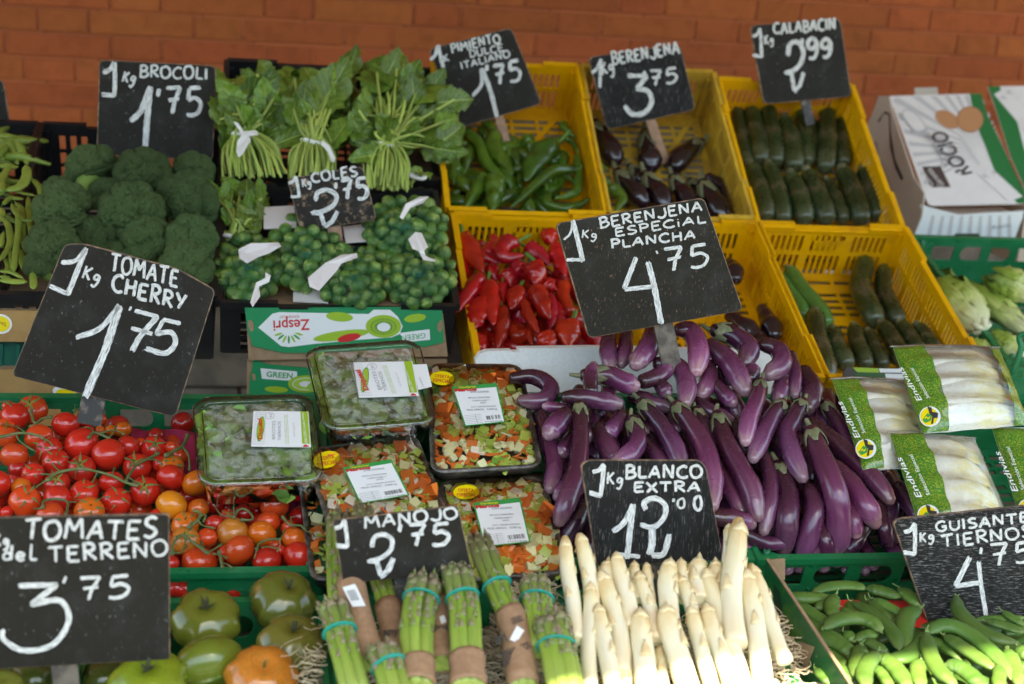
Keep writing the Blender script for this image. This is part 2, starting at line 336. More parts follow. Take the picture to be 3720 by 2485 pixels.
def holed(name, o, eu, ev, en, outer, holes, th, mat, parent, color=None):
    """a plate with real openings: outline and holes in plate coordinates, thickness th along en"""
    loops = [outer]+holes; polys = [[Vector((x, y, 0)) for x, y in lp] for lp in loops]
    tris = tessellate_polygon(polys); flat = [p for lp in polys for p in lp]; n = len(flat)
    vs = [o+eu*p.x+ev*p.y for p in flat]; vs += [q+en*th for q in vs]
    fs = []
    for a, b, c in tris:
        ar = (flat[b]-flat[a]).cross(flat[c]-flat[a]).z
        if abs(ar) < 1e-12: continue
        if ar < 0: b, c = c, b
        fs.append((a, c, b)); fs.append((a+n, b+n, c+n))
    k = 0
    for lp in loops:
        L_ = len(lp)
        for i in range(L_): a, b = k+i, k+(i+1)%L_; fs.append((a, b, b+n, a+n))
        k += L_
    return add(name, vs, fs, mat, parent, False, None, color)
def R4(x0, x1, y0, y1): return [(x0,y0),(x1,y0),(x1,y1),(x0,y1)]
def crate(kind, x0, x1, bed, y0, y1, h, mat, label, cat='crate', group=None, topoff=0.0, floor=True, front=True):
    """open crate; x0..x1 along the stall, y0..y1 along the bed's slope, rim at height topoff above the bed plane"""
    d, n, X = bed.d, bed.n, Vector((1,0,0)); o = bed.o + d*y0 + n*topoff + X*x0; W = x1-x0; D = y1-y0
    root = empty(kind, o - n*h, label, cat, group); t = .003
    def P(a, b, c): return o + X*a + d*b + n*c
    if kind == 'green_crate':
        def win(w):
            c = w/2; hs = []
            for (a, b, rl, rr) in ((c-.128,c-.077,0,0),(c-.060,c-.011,.016,0),(c+.011,c+.060,0,.016),(c+.077,c+.128,0,0)):
                if a > .02: hs.append(rrect(a, b, -.056, -.022, rl, rr))
            return hs
        lst = (('rear_wall', P(0,D,0), X, W, -d), ) + ((('front_wall', P(0,0,0), X, W, d),) if front else ())
        for (nm, oo, e, L_, inw) in lst + (('side_wall', P(0,0,0), d, D, X), ('side_wall', P(W,0,0), d, D, -X)):
            holed(nm, oo, e, n, inw, R4(0.004, L_-.004, -h, -.001), win(L_), t, mat, root)
        # flanged rim with inner corner plates and bosses
        rim = MB(); fl = .012
        rim.box(P(-.004,-fl+.004,-.010), X*(W+.008), d*fl, n*.010); rim.box(P(-.004,D-.004,-.010), X*(W+.008), d*fl, n*.010)
        rim.box(P(-.0045,.0042,-.0105), X*fl, d*(D-.0084), n*.010); rim.box(P(W+.0045-fl,.0042,-.0105), X*fl, d*(D-.0084), n*.010)
        rim.out('rim', mat, root)
        for sx in (0, 1):
            for sy in (0, 1):
                cx, cy = (0 if sx == 0 else W), (0 if sy == 0 else D); ax, ay = (X if sx == 0 else -X), (d if sy == 0 else -d)
                c0 = P(cx, cy, -.014)+ax*.004+ay*.004
                g_ = MB(); vv = [c0, c0+ax*.05, c0+ax*.038+ay*.012, c0+ax*.012+ay*.03, c0+ay*.042]; vv += [q+n*.0025 for q in vv]
                ff = [(0,1,2,3,4)[::-1], (5,6,7,8,9)]+[(i,(i+1)%5,5+(i+1)%5,5+i) for i in range(5)]
                if (sx+sy) % 2: ff = [q[::-1] for q in ff]
                g_.raw(vv, ff); g_.out('corner_plate', mat, root)
                bc = c0+ax*.017+ay*.012; q = []; fb = []; S_ = 10
                for (rr_, zz) in ((.005,0),(.005,.012),(.003,.012),(.003,.004)):
                    for j in range(S_): a = 2*math.pi*j/S_; q.append(bc+X*(rr_*math.cos(a))+d*(rr_*math.sin(a))+n*zz)
                for k in range(3): fb += [(k*S_+j, k*S_+(j+1)%S_, (k+1)*S_+(j+1)%S_, (k+1)*S_+j) for j in range(S_)]
                add('boss', q, fb, mat, root)
        for k in range(int(W/.06)): boxo('rib', mat, P(.03+k*.06,-.003,-h), X*.003, d*.003, n*(h-.062), root)
    else:
        ny = kind == 'yellow_crate'
        def slots(L_, hh, rows, handle, pit=.0125):
            hs = []; c = L_/2
            for (za, zb) in rows:
                k = int((L_-.05)/pit); s0 = c-k*pit/2
                for i in range(k):
                    a = s0+i*pit+pit*.22; b = s0+(i+1)*pit-pit*.22
                    if handle and za > -.045 and abs((a+b)/2-c) < .05: continue
                    if i % 7 == 6 or (not ny and i % 4 == 3): continue
                    hs.append(R4(a, b, za, zb))
            if handle: hs.append(rrect(c-.036, c+.036, -.032, -.018, .006, .006, 3))
            return hs
        rows = ((-h*.46,-.020),(-h*.92,-h*.54)) if ny else ((-h*.40,-.018),(-h*.66,-h*.46),(-h*.93,-h*.72))
        pit = .0125 if ny else .021
        walls = [('rear_wall', P(0,D,0), X, W, -d, True), ('side_wall', P(0,0,0), d, D, X, False), ('side_wall', P(W,0,0), d, D, -X, False)]
        if front: walls.append(('front_wall', P(0,0,0), X, W, d, True))
        for (nm, oo, e, L_, inw, hd) in walls: holed(nm, oo, e, n, inw, R4(.003, L_-.003, -h, -.001), slots(L_, h, rows, hd, pit), t, mat, root)
        # broad rim: raised at the corners, lower in the middle as the nesting notch
        fl = .011; rim = MB()
        for (oo, e, L_, s) in ((P(0,0,0),X,W,-d), (P(0,D,0),X,W,d), (P(0,0,0),d,D,-X), (P(W,0,0),d,D,X)):
            for (a, b, z) in ((0,L_*.24,.008),(L_*.24,L_*.76,.0),(L_*.76,L_,.008)):
                rim.box(oo+e*a-s*.004+n*(-.006), e*(b-a), s*fl, n*(z+.006+(.0004 if s == X or s == -X else 0)))
        rim.out('rim', mat, root)
        for sx in (0, W-.014):
            for sy in (0, D-.014): boxo('corner_post', mat, P(sx+.001,sy+.001,-h+.002), X*.012, d*.012, n*(h-.008), root)
    # floor: a lattice with real gaps
    if floor:
        hs = []; nx, nyy = 5, int(D/.021)
        for i in range(nx):
            for j in range(nyy):
                if j % 5 == 4: continue
                a = .014+i*(W-.028)/nx; b = a+(W-.028)/nx-.007; c = .014+j*(D-.028)/nyy; e = c+(D-.028)/nyy-.008
                hs.append(R4(a, b, c, e))
        holed('floor', P(0,0,-h+.004), X, d, n, R4(.004, W-.004, .004, D-.004), hs, .004, mat, root)
        if kind == 'yellow_crate':
            br = MB(); a0 = P(.02,.02,-h+.0085); u = (X*(W-.04)+d*(D-.04)); s = X.cross(n).normalized()
            for (p, q) in ((P(.02,.02,-h+.0085), P(W-.02,D-.02,-h+.0085)), (P(W-.02,.02,-h+.0095), P(.02,D-.02,-h+.0095))):
                e = q-p; sd = e.cross(n).normalized()*.012; br.box(p-sd*.5, e, sd, n*.0035)
            br.out('floor_brace', mat, root)
    return root
def xat(u, v, bed, off=0): return bed.on(u, v, off).x
G2 = 'green crates in the second row of the stall'
x = xat(1183, 2062, BED2)
crate('green_crate', x-.62, x, BED2, 0, .393, .115, m_gcr, 'long green plastic crate filled with cherry tomatoes', group=G2)
xb = xat(1978, 2050, BED2); crate('green_crate', x+.004, xb, BED2, 0, .393, .115, m_gcr, 'green plastic crate beneath the packed soup vegetable trays', group=G2)
xc = xat(2735, 2015, BED2); crate('green_crate', xb+.004, xc-.004, BED2, 0, .393, .115, m_gcr, 'green plastic crate with aubergines, behind the white asparagus', group=G2, topoff=.008)
xd = xc+.31; crate('green_crate', xc, xd, BED2, 0, .393, .115, m_gcr, 'green plastic crate with aubergines showing through its chipped front rim, behind the pea pods', group=G2, topoff=.008)
crate('green_crate', xd+.004, xd+.32, BED2, 0, .393, .115, m_gcr, 'green plastic crate with bagged endives at the end of the second row', group=G2, topoff=.008)
G1 = 'crates in the front row of the stall'
xa1 = xat(1178, 2200, BED1, .02)
crate('green_crate', xa1-.30, xa1, BED1, 0, .335, .105, m_gcr, 'green plastic crate holding the big green tomatoes', group=G1, topoff=.012)
crate('green_crate', xa1-.605, xa1-.304, BED1, 0, .335, .105, m_gcr, 'green plastic crate under the big tomato price board', group=G1, topoff=.012)
xg1 = xat(1990, 2200, BED1, .02)
crate('green_crate', xa1+.004, xg1-.002, BED1, 0, .335, .105, m_gcr, 'green plastic crate holding straw and bunches of green asparagus', group=G1, topoff=.012)
crate('green_crate', xg1+.002, xg1+.285, BED1, 0, .335, .105, m_gcr, 'green plastic crate holding straw and thick white asparagus', group=G1, topoff=.012)
# yellow crates: upper and lower row
GY = 'yellow lattice crates on the rear rack'
yu = [(xat(1628,765,BEDYU), xat(2196,770,BEDYU), 'yellow lattice crate of green peppers', m_ycr, .0),
      (xat(2212,775,BEDYU), xat(2730,790,BEDYU), 'faded yellow lattice crate of dark aubergines', m_ycd, .0),
      (xat(2748,796,BEDYU), xat(3262,800,BEDYU), 'yellow lattice crate with two rows of dark courgettes', m_ycr, -.02)]
for (a, b, lb, mt, yo) in yu: crate('yellow_crate', a, b, BEDYU, yo, .425+yo, .125, mt, lb, group=GY)
yl = [(xat(1648,785,BEDYL,.0), xat(2210,790,BEDYL), 'yellow lattice crate full of red peppers', m_ycr),
      (xat(2218,800,BEDYL), xat(2742,812,BEDYL), 'yellow lattice crate behind the special aubergine price board', m_ycr),
      (xat(2756,818,BEDYL), xat(3275,820,BEDYL), 'half empty yellow lattice crate with a few courgettes', m_ycr)]
for (a, b, lb, mt) in yl: crate('yellow_crate', a, b, BEDYL, 0, .455, .125, mt, lb, group=GY)
# black crates on the left
GB = 'black crates on the left of the stall'
crate('black_crate', xat(790,1110,BEDS)+.004, xat(1652,1100,BEDS), BEDS, 0, .392, .10, m_bcr, 'black plastic crate holding net bags of sprouts', group=GB)
crate('black_crate', xat(792,690,BEDG)+.01, xat(1615,670,BEDG), BEDG, 0, .33, .16, m_bcr, 'black plastic crate with tied bunches of leafy greens', group=GB)
xbr = xat(775,1080,BEDB); crate('black_crate', xbr-.345, xbr, BEDB, 0, .62, .12, m_bcr, 'black plastic crate heaped with broccoli heads', group=GB, topoff=.0)
crate('black_crate', xbr-.70, xbr-.352, BEDB, 0, .62, .12, m_bcr, 'black plastic crate heaped with flat green beans', group=GB, topoff=.0)
# ---------------------------------------------------------------- price boards
GL = {  # hand lettering: width, then strokes; a stroke starting with 's' is drawn as a curve
'A':(.8,['0,0 .22,.5 .45,1','.45,1 .6,.5 .72,0','.15,.36 .66,.38']), 'B':(.7,['.1,0 .12,1','s.02,.98 .4,1.03 .6,.8 .45,.58 .14,.52','s.14,.52 .5,.52 .7,.28 .45,.02 .02,.0']),
'C':(.75,['s.72,.85 .5,1 .2,.85 .05,.5 .15,.15 .45,0 .75,.12']), 'D':(.75,['.12,0 .12,1','s.02,1 .5,.95 .72,.55 .5,.08 .02,0']),
'E':(.68,['.12,1 .1,0','.1,1 .66,1','.1,.52 .55,.54','.1,0 .66,.02']), 'G':(.8,['s.7,.85 .45,1 .15,.8 .05,.45 .2,.08 .5,0 .7,.2 .7,.42','.42,.44 .78,.44']),
'H':(.75,['.1,0 .12,1','.65,0 .66,1','.1,.5 .66,.54']), 'I':(.25,['.12,0 .12,1']), 'i':(.25,['.12,0 .12,.68','.12,.9 .13,1']),
'J':(.65,['s.6,1 .62,.4 .5,.05 .25,.0 .02,.2']), 'K':(.7,['.1,0 .1,1','.6,1 .12,.45','.2,.52 .65,0']), 'L':(.6,['.12,1 .1,.02','.1,.02 .6,.05']),
'M':(.95,['.05,0 .15,1','.15,1 .45,.4','.45,.4 .78,1','.78,1 .88,0']), 'N':(.8,['.08,0 .1,1','.1,1 .65,.05','.65,0 .7,1']),
'O':(.85,['s.42,1 .12,.85 .05,.45 .2,.06 .5,0 .76,.25 .78,.65 .6,.95 .36,1']), 'P':(.65,['.12,0 .12,1','s.02,.98 .42,1.02 .62,.8 .5,.55 .12,.5']),
'R':(.72,['.12,0 .12,1','s.02,.98 .42,1.02 .62,.8 .48,.58 .14,.5','.25,.5 .7,0']), 'S':(.65,['s.6,.9 .35,1 .1,.82 .2,.58 .5,.42 .6,.2 .35,0 .04,.08']),
'T':(.75,['.38,1 .36,0','.0,.98 .75,1']), 'U':(.75,['s.1,1 .08,.4 .2,.05 .45,0 .65,.2 .68,.6 .7,1']), 'X':(.7,['.02,1 .68,0','.66,1 .04,0']),
'Y':(.7,['.05,1 .35,.5','.68,1 .25,0']), ' ':(.45,[]), "'":(.25,['.15,1 .08,.68']),
'0':(.7,['s.36,1 .1,.75 .08,.3 .3,0 .55,.12 .62,.55 .52,.92 .34,1']), '1':(.62,['s.02,.5 .26,.66 .46,1','.46,1 .42,.5 .4,0']),
'J1':(.62,['s.06,.72 .3,.8 .45,1','.45,1 .46,.5 .44,.02','.46,.04 .02,.10']), '2':(.8,['s.22,.72 .3,.95 .55,1 .75,.85 .7,.62 .45,.45 .1,.38','.14,.42 .34,.36 .42,.02','.42,.0 .62,.14 .76,.4']),
'3':(.8,['.15,1 .72,1','.72,1 .4,.66','s.4,.66 .72,.6 .82,.32 .6,.04 .25,.0 .02,.22']), '4':(.85,['.45,1 .12,.42','.12,.42 .66,.46','.64,.9 .68,.4 .78,-.25']),
'5':(.72,['.2,1 .68,1.02','.2,1 .14,.56','s.14,.56 .45,.64 .68,.42 .55,.1 .28,.0 .06,.06']), '7':(.72,['.08,1 .68,1','.68,1 .42,.5 .3,0','.14,.52 .62,.56']),
'9':(.7,['s.62,.8 .4,1 .12,.85 .12,.58 .4,.5 .62,.75','s.64,.85 .62,.4 .42,.05 .12,.05']),
'd':(.6,['.55,1 .5,0','s.5,.3 .3,.5 .08,.3 .15,.04 .4,.05 .5,.25']), 'e':(.55,['s.08,.25 .45,.3 .42,.5 .18,.5 .06,.2 .25,0 .5,.08']),
'g':(.6,['s.5,.6 .2,.6 .12,.32 .35,.25 .5,.55','s.52,.62 .5,.1 .3,-.3 .05,-.2']), 'l':(.5,['.2,1 .15,.04','.15,.03 .48,.05'])}
def chalk_mat(name, sx, sy, col=(.72,.72,.70)):
    mt = M(name, col, .85); t = mt.node_tree; L = t.links; b = t.nodes['Principled BSDF']
    uv = t.nodes.new('ShaderNodeUVMap'); mp = t.nodes.new('ShaderNodeMapping'); mp.inputs['Scale'].default_value = (sx, sy, 1); L.new(uv.outputs[0], mp.inputs[0])
    nz = t.nodes.new('ShaderNodeTexNoise'); nz.inputs['Scale'].default_value = 1; nz.inputs['Detail'].default_value = 4; nz.inputs['Roughness'].default_value = .7; L.new(mp.outputs[0], nz.inputs['Vector'])
    cr = t.nodes.new('ShaderNodeValToRGB'); e = cr.color_ramp.elements; e[0].position = .36; e[0].color = (.08,.08,.08,1); e[1].position = .54; e[1].color = (*col, 1)
    L.new(nz.outputs[0], cr.inputs[0]); L.new(cr.outputs[0], b.inputs['Base Color']); return mt
m_chalk = chalk_mat('chalk_paint', 9, 2.2)
def board_mat(name, base, wear, wearc, scl, lo):
    mt = M(name, base, .6, rvar=.1, scale=30, spec=.12); t = mt.node_tree; L = t.links; b = t.nodes['Principled BSDF']
    uv = t.nodes.new('ShaderNodeUVMap'); mp = t.nodes.new('ShaderNodeMapping'); mp.inputs['Scale'].default_value = (*scl, 1); L.new(uv.outputs[0], mp.inputs[0])
    nz = t.nodes.new('ShaderNodeTexNoise'); nz.inputs['Scale'].default_value = 1; nz.inputs['Detail'].default_value = 8; nz.inputs['Roughness'].default_value = .72; L.new(mp.outputs[0], nz.inputs['Vector'])
    mr = t.nodes.new('ShaderNodeMapRange'); mr.inputs[1].default_value = lo; mr.inputs[2].default_value = lo+.07; mr.inputs[4].default_value = wear; L.new(nz.outputs[0], mr.inputs[0])
    # old chalk wiped to a grey film, in wide soft patches
    n2 = t.nodes.new('ShaderNodeTexNoise'); n2.inputs['Scale'].default_value = 3.2; n2.inputs['Detail'].default_value = 3; L.new(uv.outputs[0], n2.inputs['Vector'])
    m2 = t.nodes.new('ShaderNodeMapRange'); m2.inputs[1].default_value = .5; m2.inputs[2].default_value = .8; m2.inputs[4].default_value = .07; L.new(n2.outputs[0], m2.inputs[0])
    x1 = t.nodes.new('ShaderNodeMix'); x1.data_type = 'RGBA'; x1.inputs[6].default_value = (*base, 1); x1.inputs[7].default_value = (.22,.23,.24,1); L.new(m2.outputs[0], x1.inputs[0])
    n4 = t.nodes.new('ShaderNodeTexNoise'); n4.inputs['Scale'].default_value = 4.5; n4.inputs['Detail'].default_value = 2; mp4 = t.nodes.new('ShaderNodeMapping'); mp4.inputs['Location'].default_value = (7,3,0); L.new(uv.outputs[0], mp4.inputs[0]); L.new(mp4.outputs[0], n4.inputs['Vector'])
    m4 = t.nodes.new('ShaderNodeMapRange'); m4.inputs[1].default_value = .40; m4.inputs[2].default_value = .62; m4.inputs[3].default_value = .12 if 'grained' not in name and 'scratched' not in name else .6; L.new(n4.outputs[0], m4.inputs[0]); q4 = t.nodes.new('ShaderNodeMath'); q4.operation = 'MULTIPLY'; L.new(mr.outputs[0], q4.inputs[0]); L.new(m4.outputs[0], q4.inputs[1])
    x2 = t.nodes.new('ShaderNodeMix'); x2.data_type = 'RGBA'; x2.inputs[7].default_value = (*wearc, 1); L.new(q4.outputs[0], x2.inputs[0]); L.new(x1.outputs[2], x2.inputs[6])
    L.new(x2.outputs[2], b.inputs['Base Color']); return mt
m_bd = board_mat('blackboard_plain', (.019,.017,.0135), .7, (.25,.26,.27), (26,15), .60)
m_bdw = board_mat('blackboard_grained', (.012,.0115,.011), .75, (.27,.25,.23), (70,6), .565)
m_bdg = board_mat('blackboard_scratched', (.012,.0115,.011), .75, (.30,.29,.28), (9,75), .535)
m_bdb = board_mat('blackboard_worn', (.020,.018,.013), .9, (.34,.20,.13), (50,14), .58)
m_bdc = board_mat('blackboard_bare', (.022,.018,.015), .9, (.36,.24,.15), (6,7), .53)
m_edge = M('board_edge_wood', (.34,.20,.12), .7, scale=80, col2=(.10,.07,.05), lo=.35, hi=.55)
m_stakew = M('stake_wood', (.42,.24,.15), .7, scale=50, col2=(.30,.17,.10))
m_stakeb = M('stake_painted', (.03,.028,.028), .55, scale=60, col2=(.22,.17,.14), lo=.5, hi=.75)
m_stakeg = M('stake_weathered', (.16,.13,.10), .7, scale=50, col2=(.07,.055,.045), lo=.4, hi=.6)
def roundpoly(P, r):
    out = []; n = len(P)
    for i in range(n):
        p = Vector((*P[i],)); a = Vector((*P[i-1],)); b = Vector((*P[(i+1)%n],)); da = (a-p); db = (b-p)
        k = min(r, da.length*.4, db.length*.4); s = p+da.normalized()*k; e = p+db.normalized()*k
        for t in (0,.33,.67,1): out.append(tuple(s*(1-t)**2+p*2*t*(1-t)+e*t*t))
    return out
class Board:
    def __init__(s, name_label, poly, Y, bm, tilt=12, yaw=0, th=.005, rnd_px=22, stake=None, sm=None, conv=ID, group='handwritten price boards on stakes'):
        c = (sum(p[0] for p in poly)/len(poly), sum(p[1] for p in poly)/len(poly))
        s.p0 = atY(c[0], c[1], Y); t, y = math.radians(tilt), math.radians(yaw)
        s.n = Vector((math.sin(y)*math.cos(t), -math.cos(y)*math.cos(t), math.sin(t)))
        s.root = empty('price_board', s.pt(*c), name_label, 'price board', group)
        rp = roundpoly(poly, rnd_px); q = [s.pt(u, v) for u, v in rp]; q = q[::-1]
        N = len(q); back = [p-s.n*th for p in q]; bl = 1.2*rad(s.p0, 3)
        cen = sum(q, Vector())/N; inn = [p+(cen-p).normalized()*bl for p in q]
        ex = (s.pt(c[0]+100, c[1])-s.p0).normalized(); ey = s.n.cross(ex)
        uvf = lambda p: ((p-s.p0).dot(ex)*8, (p-s.p0).dot(ey)*8)
        vs = inn+[p-s.n*.0008 for p in q]+back; fs = [tuple(range(N))]+[(i, N+i, N+(i+1)%N, (i+1)%N) for i in range(N)]+[(N+i, 2*N+i, 2*N+(i+1)%N, N+(i+1)%N) for i in range(N)]+[tuple(range(3*N-1, 2*N-1, -1))]
        if (q[1]-q[0]).cross(q[2]-q[1]).dot(s.n) < 0 and False: pass
        nf = Vector(); 
        for i in range(N): nf += (q[i]-cen).cross(q[(i+1)%N]-cen)
        if nf.dot(s.n) < 0: fs = [f[::-1] for f in fs]
        me = mesh('board', vs, fs, [bm, m_edge], False, [uvf(p) for p in vs], [0]+[1]*(2*N)+[0]); link('board', me, s.root)
        if stake:
            (a, b, wpx) = stake; A = s.pt(*a)-s.n*(th+.002); B = s.pt(*b)-s.n*(th+.002); e = (B-A); sd = e.cross(s.n).normalized()*rad(A, wpx)
            boxo('stake', sm or m_stakew, A-sd*.5, sd, -s.n*.006, e, s.root)
    def pt(s, u, v, h=0):
        r = ray(u, v); return CAM + r*(((s.p0+s.n*h-CAM).dot(s.n))/r.dot(s.n))
    def text(s, txt, x0, y0, x1, y1, h, w, conv=ID, slant=0.0, jit=.05):
        a = Vector(conv(x0, y0)); b = Vector(conv(x1, y1)); k0 = (Vector(conv(100,0))-Vector(conv(0,0))).x/100; h *= k0; w *= k0
        e = (b-a); L_ = e.length; e.normalize(); up = Vector((e.y, -e.x)); up = (up + e*slant)
        toks = []; i = 0
        while i < len(txt):
            if txt[i] == 'J' and txt[i:i+2] == 'J1': toks.append('J1'); i += 2
            else: toks.append(txt[i]); i += 1
        tot = sum(GL[c][0] for c in toks)+.14*(len(toks)-1); sx = L_/tot; x = 0; mb = MB(); off = .0005
        rr = random.Random(txt+str(x0))
        for c in toks:
            gw, st = GL[c]; jy = rr.uniform(-jit, jit)*h; jr = rr.uniform(-.06, .06); js = 1+rr.uniform(-.08, .06)
            for q in st:
                cur = q[0] == 's'; pts = [tuple(map(float, z.split(','))) for z in q.lstrip('s').split()]
                P = [Vector(a)+e*((x+px)*sx)+up*(py*h*js+jy+jr*px*h) for px, py in pts]
                s.stroke(mb, P, w*rr.uniform(.88, 1.1), cur, off, rr); off += .00006
            x += gw+.14
        mb.out('lettering', m_chalk, s.root, useuv=True)
    def stroke(s, mb, P, w, cur, off, rr):
        P = [Vector((p[0], p[1], 0)) for p in P]; L_ = sum((q-p).length for p, q in zip(P, P[1:])); w *= .88; n = max(3, int(L_/(w*.35)))
        if cur: Q = [crv(P, i/n) for i in range(n+1)]
        else:
            Q = []; m_ = max(2, n//(len(P)-1))
            for p, q in zip(P, P[1:]): Q += [p.lerp(q, i/m_) for i in range(m_)]
            Q.append(P[-1])
        vs = []; uv = []; u0 = rr.random()*50; acc = 0; lw = 5
        for i, p in enumerate(Q):
            t = (Q[min(i+1, len(Q)-1)]-Q[max(i-1, 0)]).normalized(); nn = Vector((-t.y, t.x, 0)); acc += (Q[i]-Q[i-1]).length if i else 0
            e_ = .75 if i in (0, len(Q)-1) else 1; ww = w*.5*e_*(1+rr.uniform(-.1,.1))
            for k in range(lw):
                f = -1+2*k/(lw-1); jj = rr.uniform(-.2,.2)*w if i in (0, len(Q)-1) else 0; d_ = p+nn*(f*ww)+t*jj
                vs.append(s.pt(d_.x, d_.y, off)); uv.append((f*.5+u0, acc/w*.28))
        fs = [(i*lw+k, i*lw+k+1, (i+1)*lw+k+1, (i+1)*lw+k) for i in range(len(Q)-1) for k in range(lw-1)]
        mb.raw(vs, fs, uv)
    def line(s, pts, w, conv=ID, cur=True):
        mb = MB(); k0 = (Vector(conv(100,0))-Vector(conv(0,0))).x/100
        s.stroke(mb, [Vector(conv(*p)) for p in pts], w*k0, cur, .0006, rnd); mb.out('lettering', m_chalk, s.root, useuv=True)
def C(conv, *pts): return [conv(*p) for p in pts]
# Brocoli
b = Board('chalk price board reading BROCOLI 1,75 standing behind the broccoli heads', C(A1,(452,272),(985,300),(970,732),(440,705)), 2.78, m_bd, stake=(A1(690,600),A1(695,1000),34), sm=m_stakew)
b.text('J1', 462,440, 545,440, 158,24, A1); b.text('Kg', 555,370, 612,385, 50,12, A1); b.text('BROCOLI', 635,350, 945,362, 54,12, A1)
b.text('1', 585,700, 700,705, 325,32, A1); b.text("'75", 712,525, 920,520, 118,22, A1)
# tomate cherry
b = Board('large tilted chalk price board reading TOMATE CHERRY 1,75 stuck in the cherry tomatoes', C(ZB,(368,605),(480,603),(1010,745),(1228,868),(1000,1590),(860,1560),(78,1360),(75,1330)), 1.93, m_bd, 10, -4, stake=(ZB(560,1300),ZB(500,1640),85), sm=m_stakeb)
b.line([(350,712),(430,700),(492,632)], 30, ZB); b.line([(490,630),(440,760),(385,895)], 34, ZB, False); b.line([(385,890),(285,845)], 30, ZB, False)
b.text('Kg', 462,800, 560,835, 74,15, ZB); b.text('TOMATE', 625,755, 1010,850, 92,19, ZB, -.12); b.text('CHERRY', 632,872, 1050,985, 92,21, ZB, -.12)
b.line([(435,1138),(570,1085),(682,955)], 34, ZB); b.line([(682,955),(600,1210),(485,1478)], 50, ZB, False)
b.line([(748,962),(735,985)], 15, ZB); b.line([(768,985),(900,1020)], 27, ZB); b.line([(895,1022),(800,1130),(752,1215)], 36, ZB); b.line([(748,1085),(868,1118)], 26, ZB)
b.line([(925,1035),(1028,1058)], 27, ZB); b.line([(930,1040),(888,1118)], 26, ZB); b.line([(888,1116),(975,1110),(998,1170),(940,1228),(828,1200)], 34, ZB)
# pimiento
b = Board('tilted chalk price board reading PIMIENTO DULCE ITALIANO 1,75 above the green peppers', C(A3,(68,215),(432,120),(565,455),(215,558)), 2.93, m_bd, 12, stake=(A3(350,400),A3(415,640),34), sm=m_stakew)
b.text('1', 92,320, 160,300, 110,17, A3); b.text('K', 138,275, 162,268, 34,8, A3); b.text('PIMIENTO', 170,232, 385,185, 40,10, A3); b.text('DULCE', 250,252, 398,222, 30,8, A3); b.text('ITALIANO', 212,302, 428,248, 30,8, A3)
b.line([(262,420),(300,370),(300,300)], 18, A3); b.line([(302,300),(340,400),(368,512)], 22, A3); b.text("'75", 328,375, 478,350, 88,18, A3)
# berenjena
b = Board('chalk price board reading BERENJENA 3,75 above the dark aubergines', C(A3,(768,250),(1170,192),(1240,480),(850,570)), 2.93, m_bdw, 12, stake=(A3(1010,420),A3(1110,715),36), sm=m_stakew)
b.text('1', 780,378, 840,378, 125,17, A3); b.text('Kg', 828,330, 885,318, 55,11, A3); b.text('BERENJENA', 875,285, 1170,232, 52,12, A3)
b.text('3', 925,505, 1045,500, 165,23, A3); b.text("'75", 1008,375, 1160,365, 62,15, A3)
# calabacin
b = Board('chalk price board reading CALABACIN 2,99 above the crate with two rows of courgettes', C(A4,(135,100),(490,72),(535,380),(188,410)), 2.96, m_bd, 12, 3, stake=(A4(350,350),A4(378,490),34), sm=m_stakeb)
b.text('J1', 145,228, 195,225, 115,15, A4); b.text('Kg', 192,175, 228,172, 36,8, A4); b.text('CALABACIN', 228,135, 472,115, 44,11, A4)
b.text('2', 262,370, 352,368, 200,20, A4); b.text("'99", 335,232, 458,225, 78,18, A4)
# coles
b = Board('small worn chalk price board reading COLES 2,75 leaning over the sprout bags', C(ZS,(458,85),(935,5),(1028,345),(545,420)), 2.50, m_bdc, 16, stake=(ZS(740,250),ZS(770,480),50), sm=m_stakew)
b.text('J1', 480,215, 560,200, 150,22, ZS); b.text('Kg', 555,138, 612,132, 52,11, ZS); b.text('COLES', 615,110, 905,68, 62,17, ZS)
b.text('2', 590,385, 790,375, 250,30, ZS); b.text("'75", 765,230, 975,205, 125,27, ZS)
# berenjena especial plancha
b = Board('big chalk price board reading BERENJENA ESPECIAL PLANCHA 4,75 stuck in the long aubergines', C(A3,(625,980),(1275,865),(1447,1360),(770,1482)), 2.02, m_bdb, 10, 3, stake=(A3(1080,1300),A3(1150,1640),72), sm=m_stakeg)
b.line([(662,1050),(690,1020),(700,965)], 11, A3); b.line([(700,965),(722,1050),(745,1145)], 24, A3); b.line([(745,1138),(672,1138)], 17, A3)
b.text('Kg', 738,1040, 805,1048, 38,8, A3); b.text('BERENJENA', 820,1000, 1270,920, 42,11, A3); b.text('ESPECiAL', 885,1035, 1285,975, 35,10, A3); b.text('PLANCHA', 868,1090, 1240,1045, 37,11, A3)
b.line([(978,1128),(925,1265)], 24, A3); b.line([(925,1268),(1055,1255)], 22, A3); b.line([(1030,1148),(1058,1260),(1088,1420)], 29, A3)
b.line([(1066,1098),(1072,1112)], 9, A3); b.text('75', 1105,1190, 1300,1165, 98,17, A3)
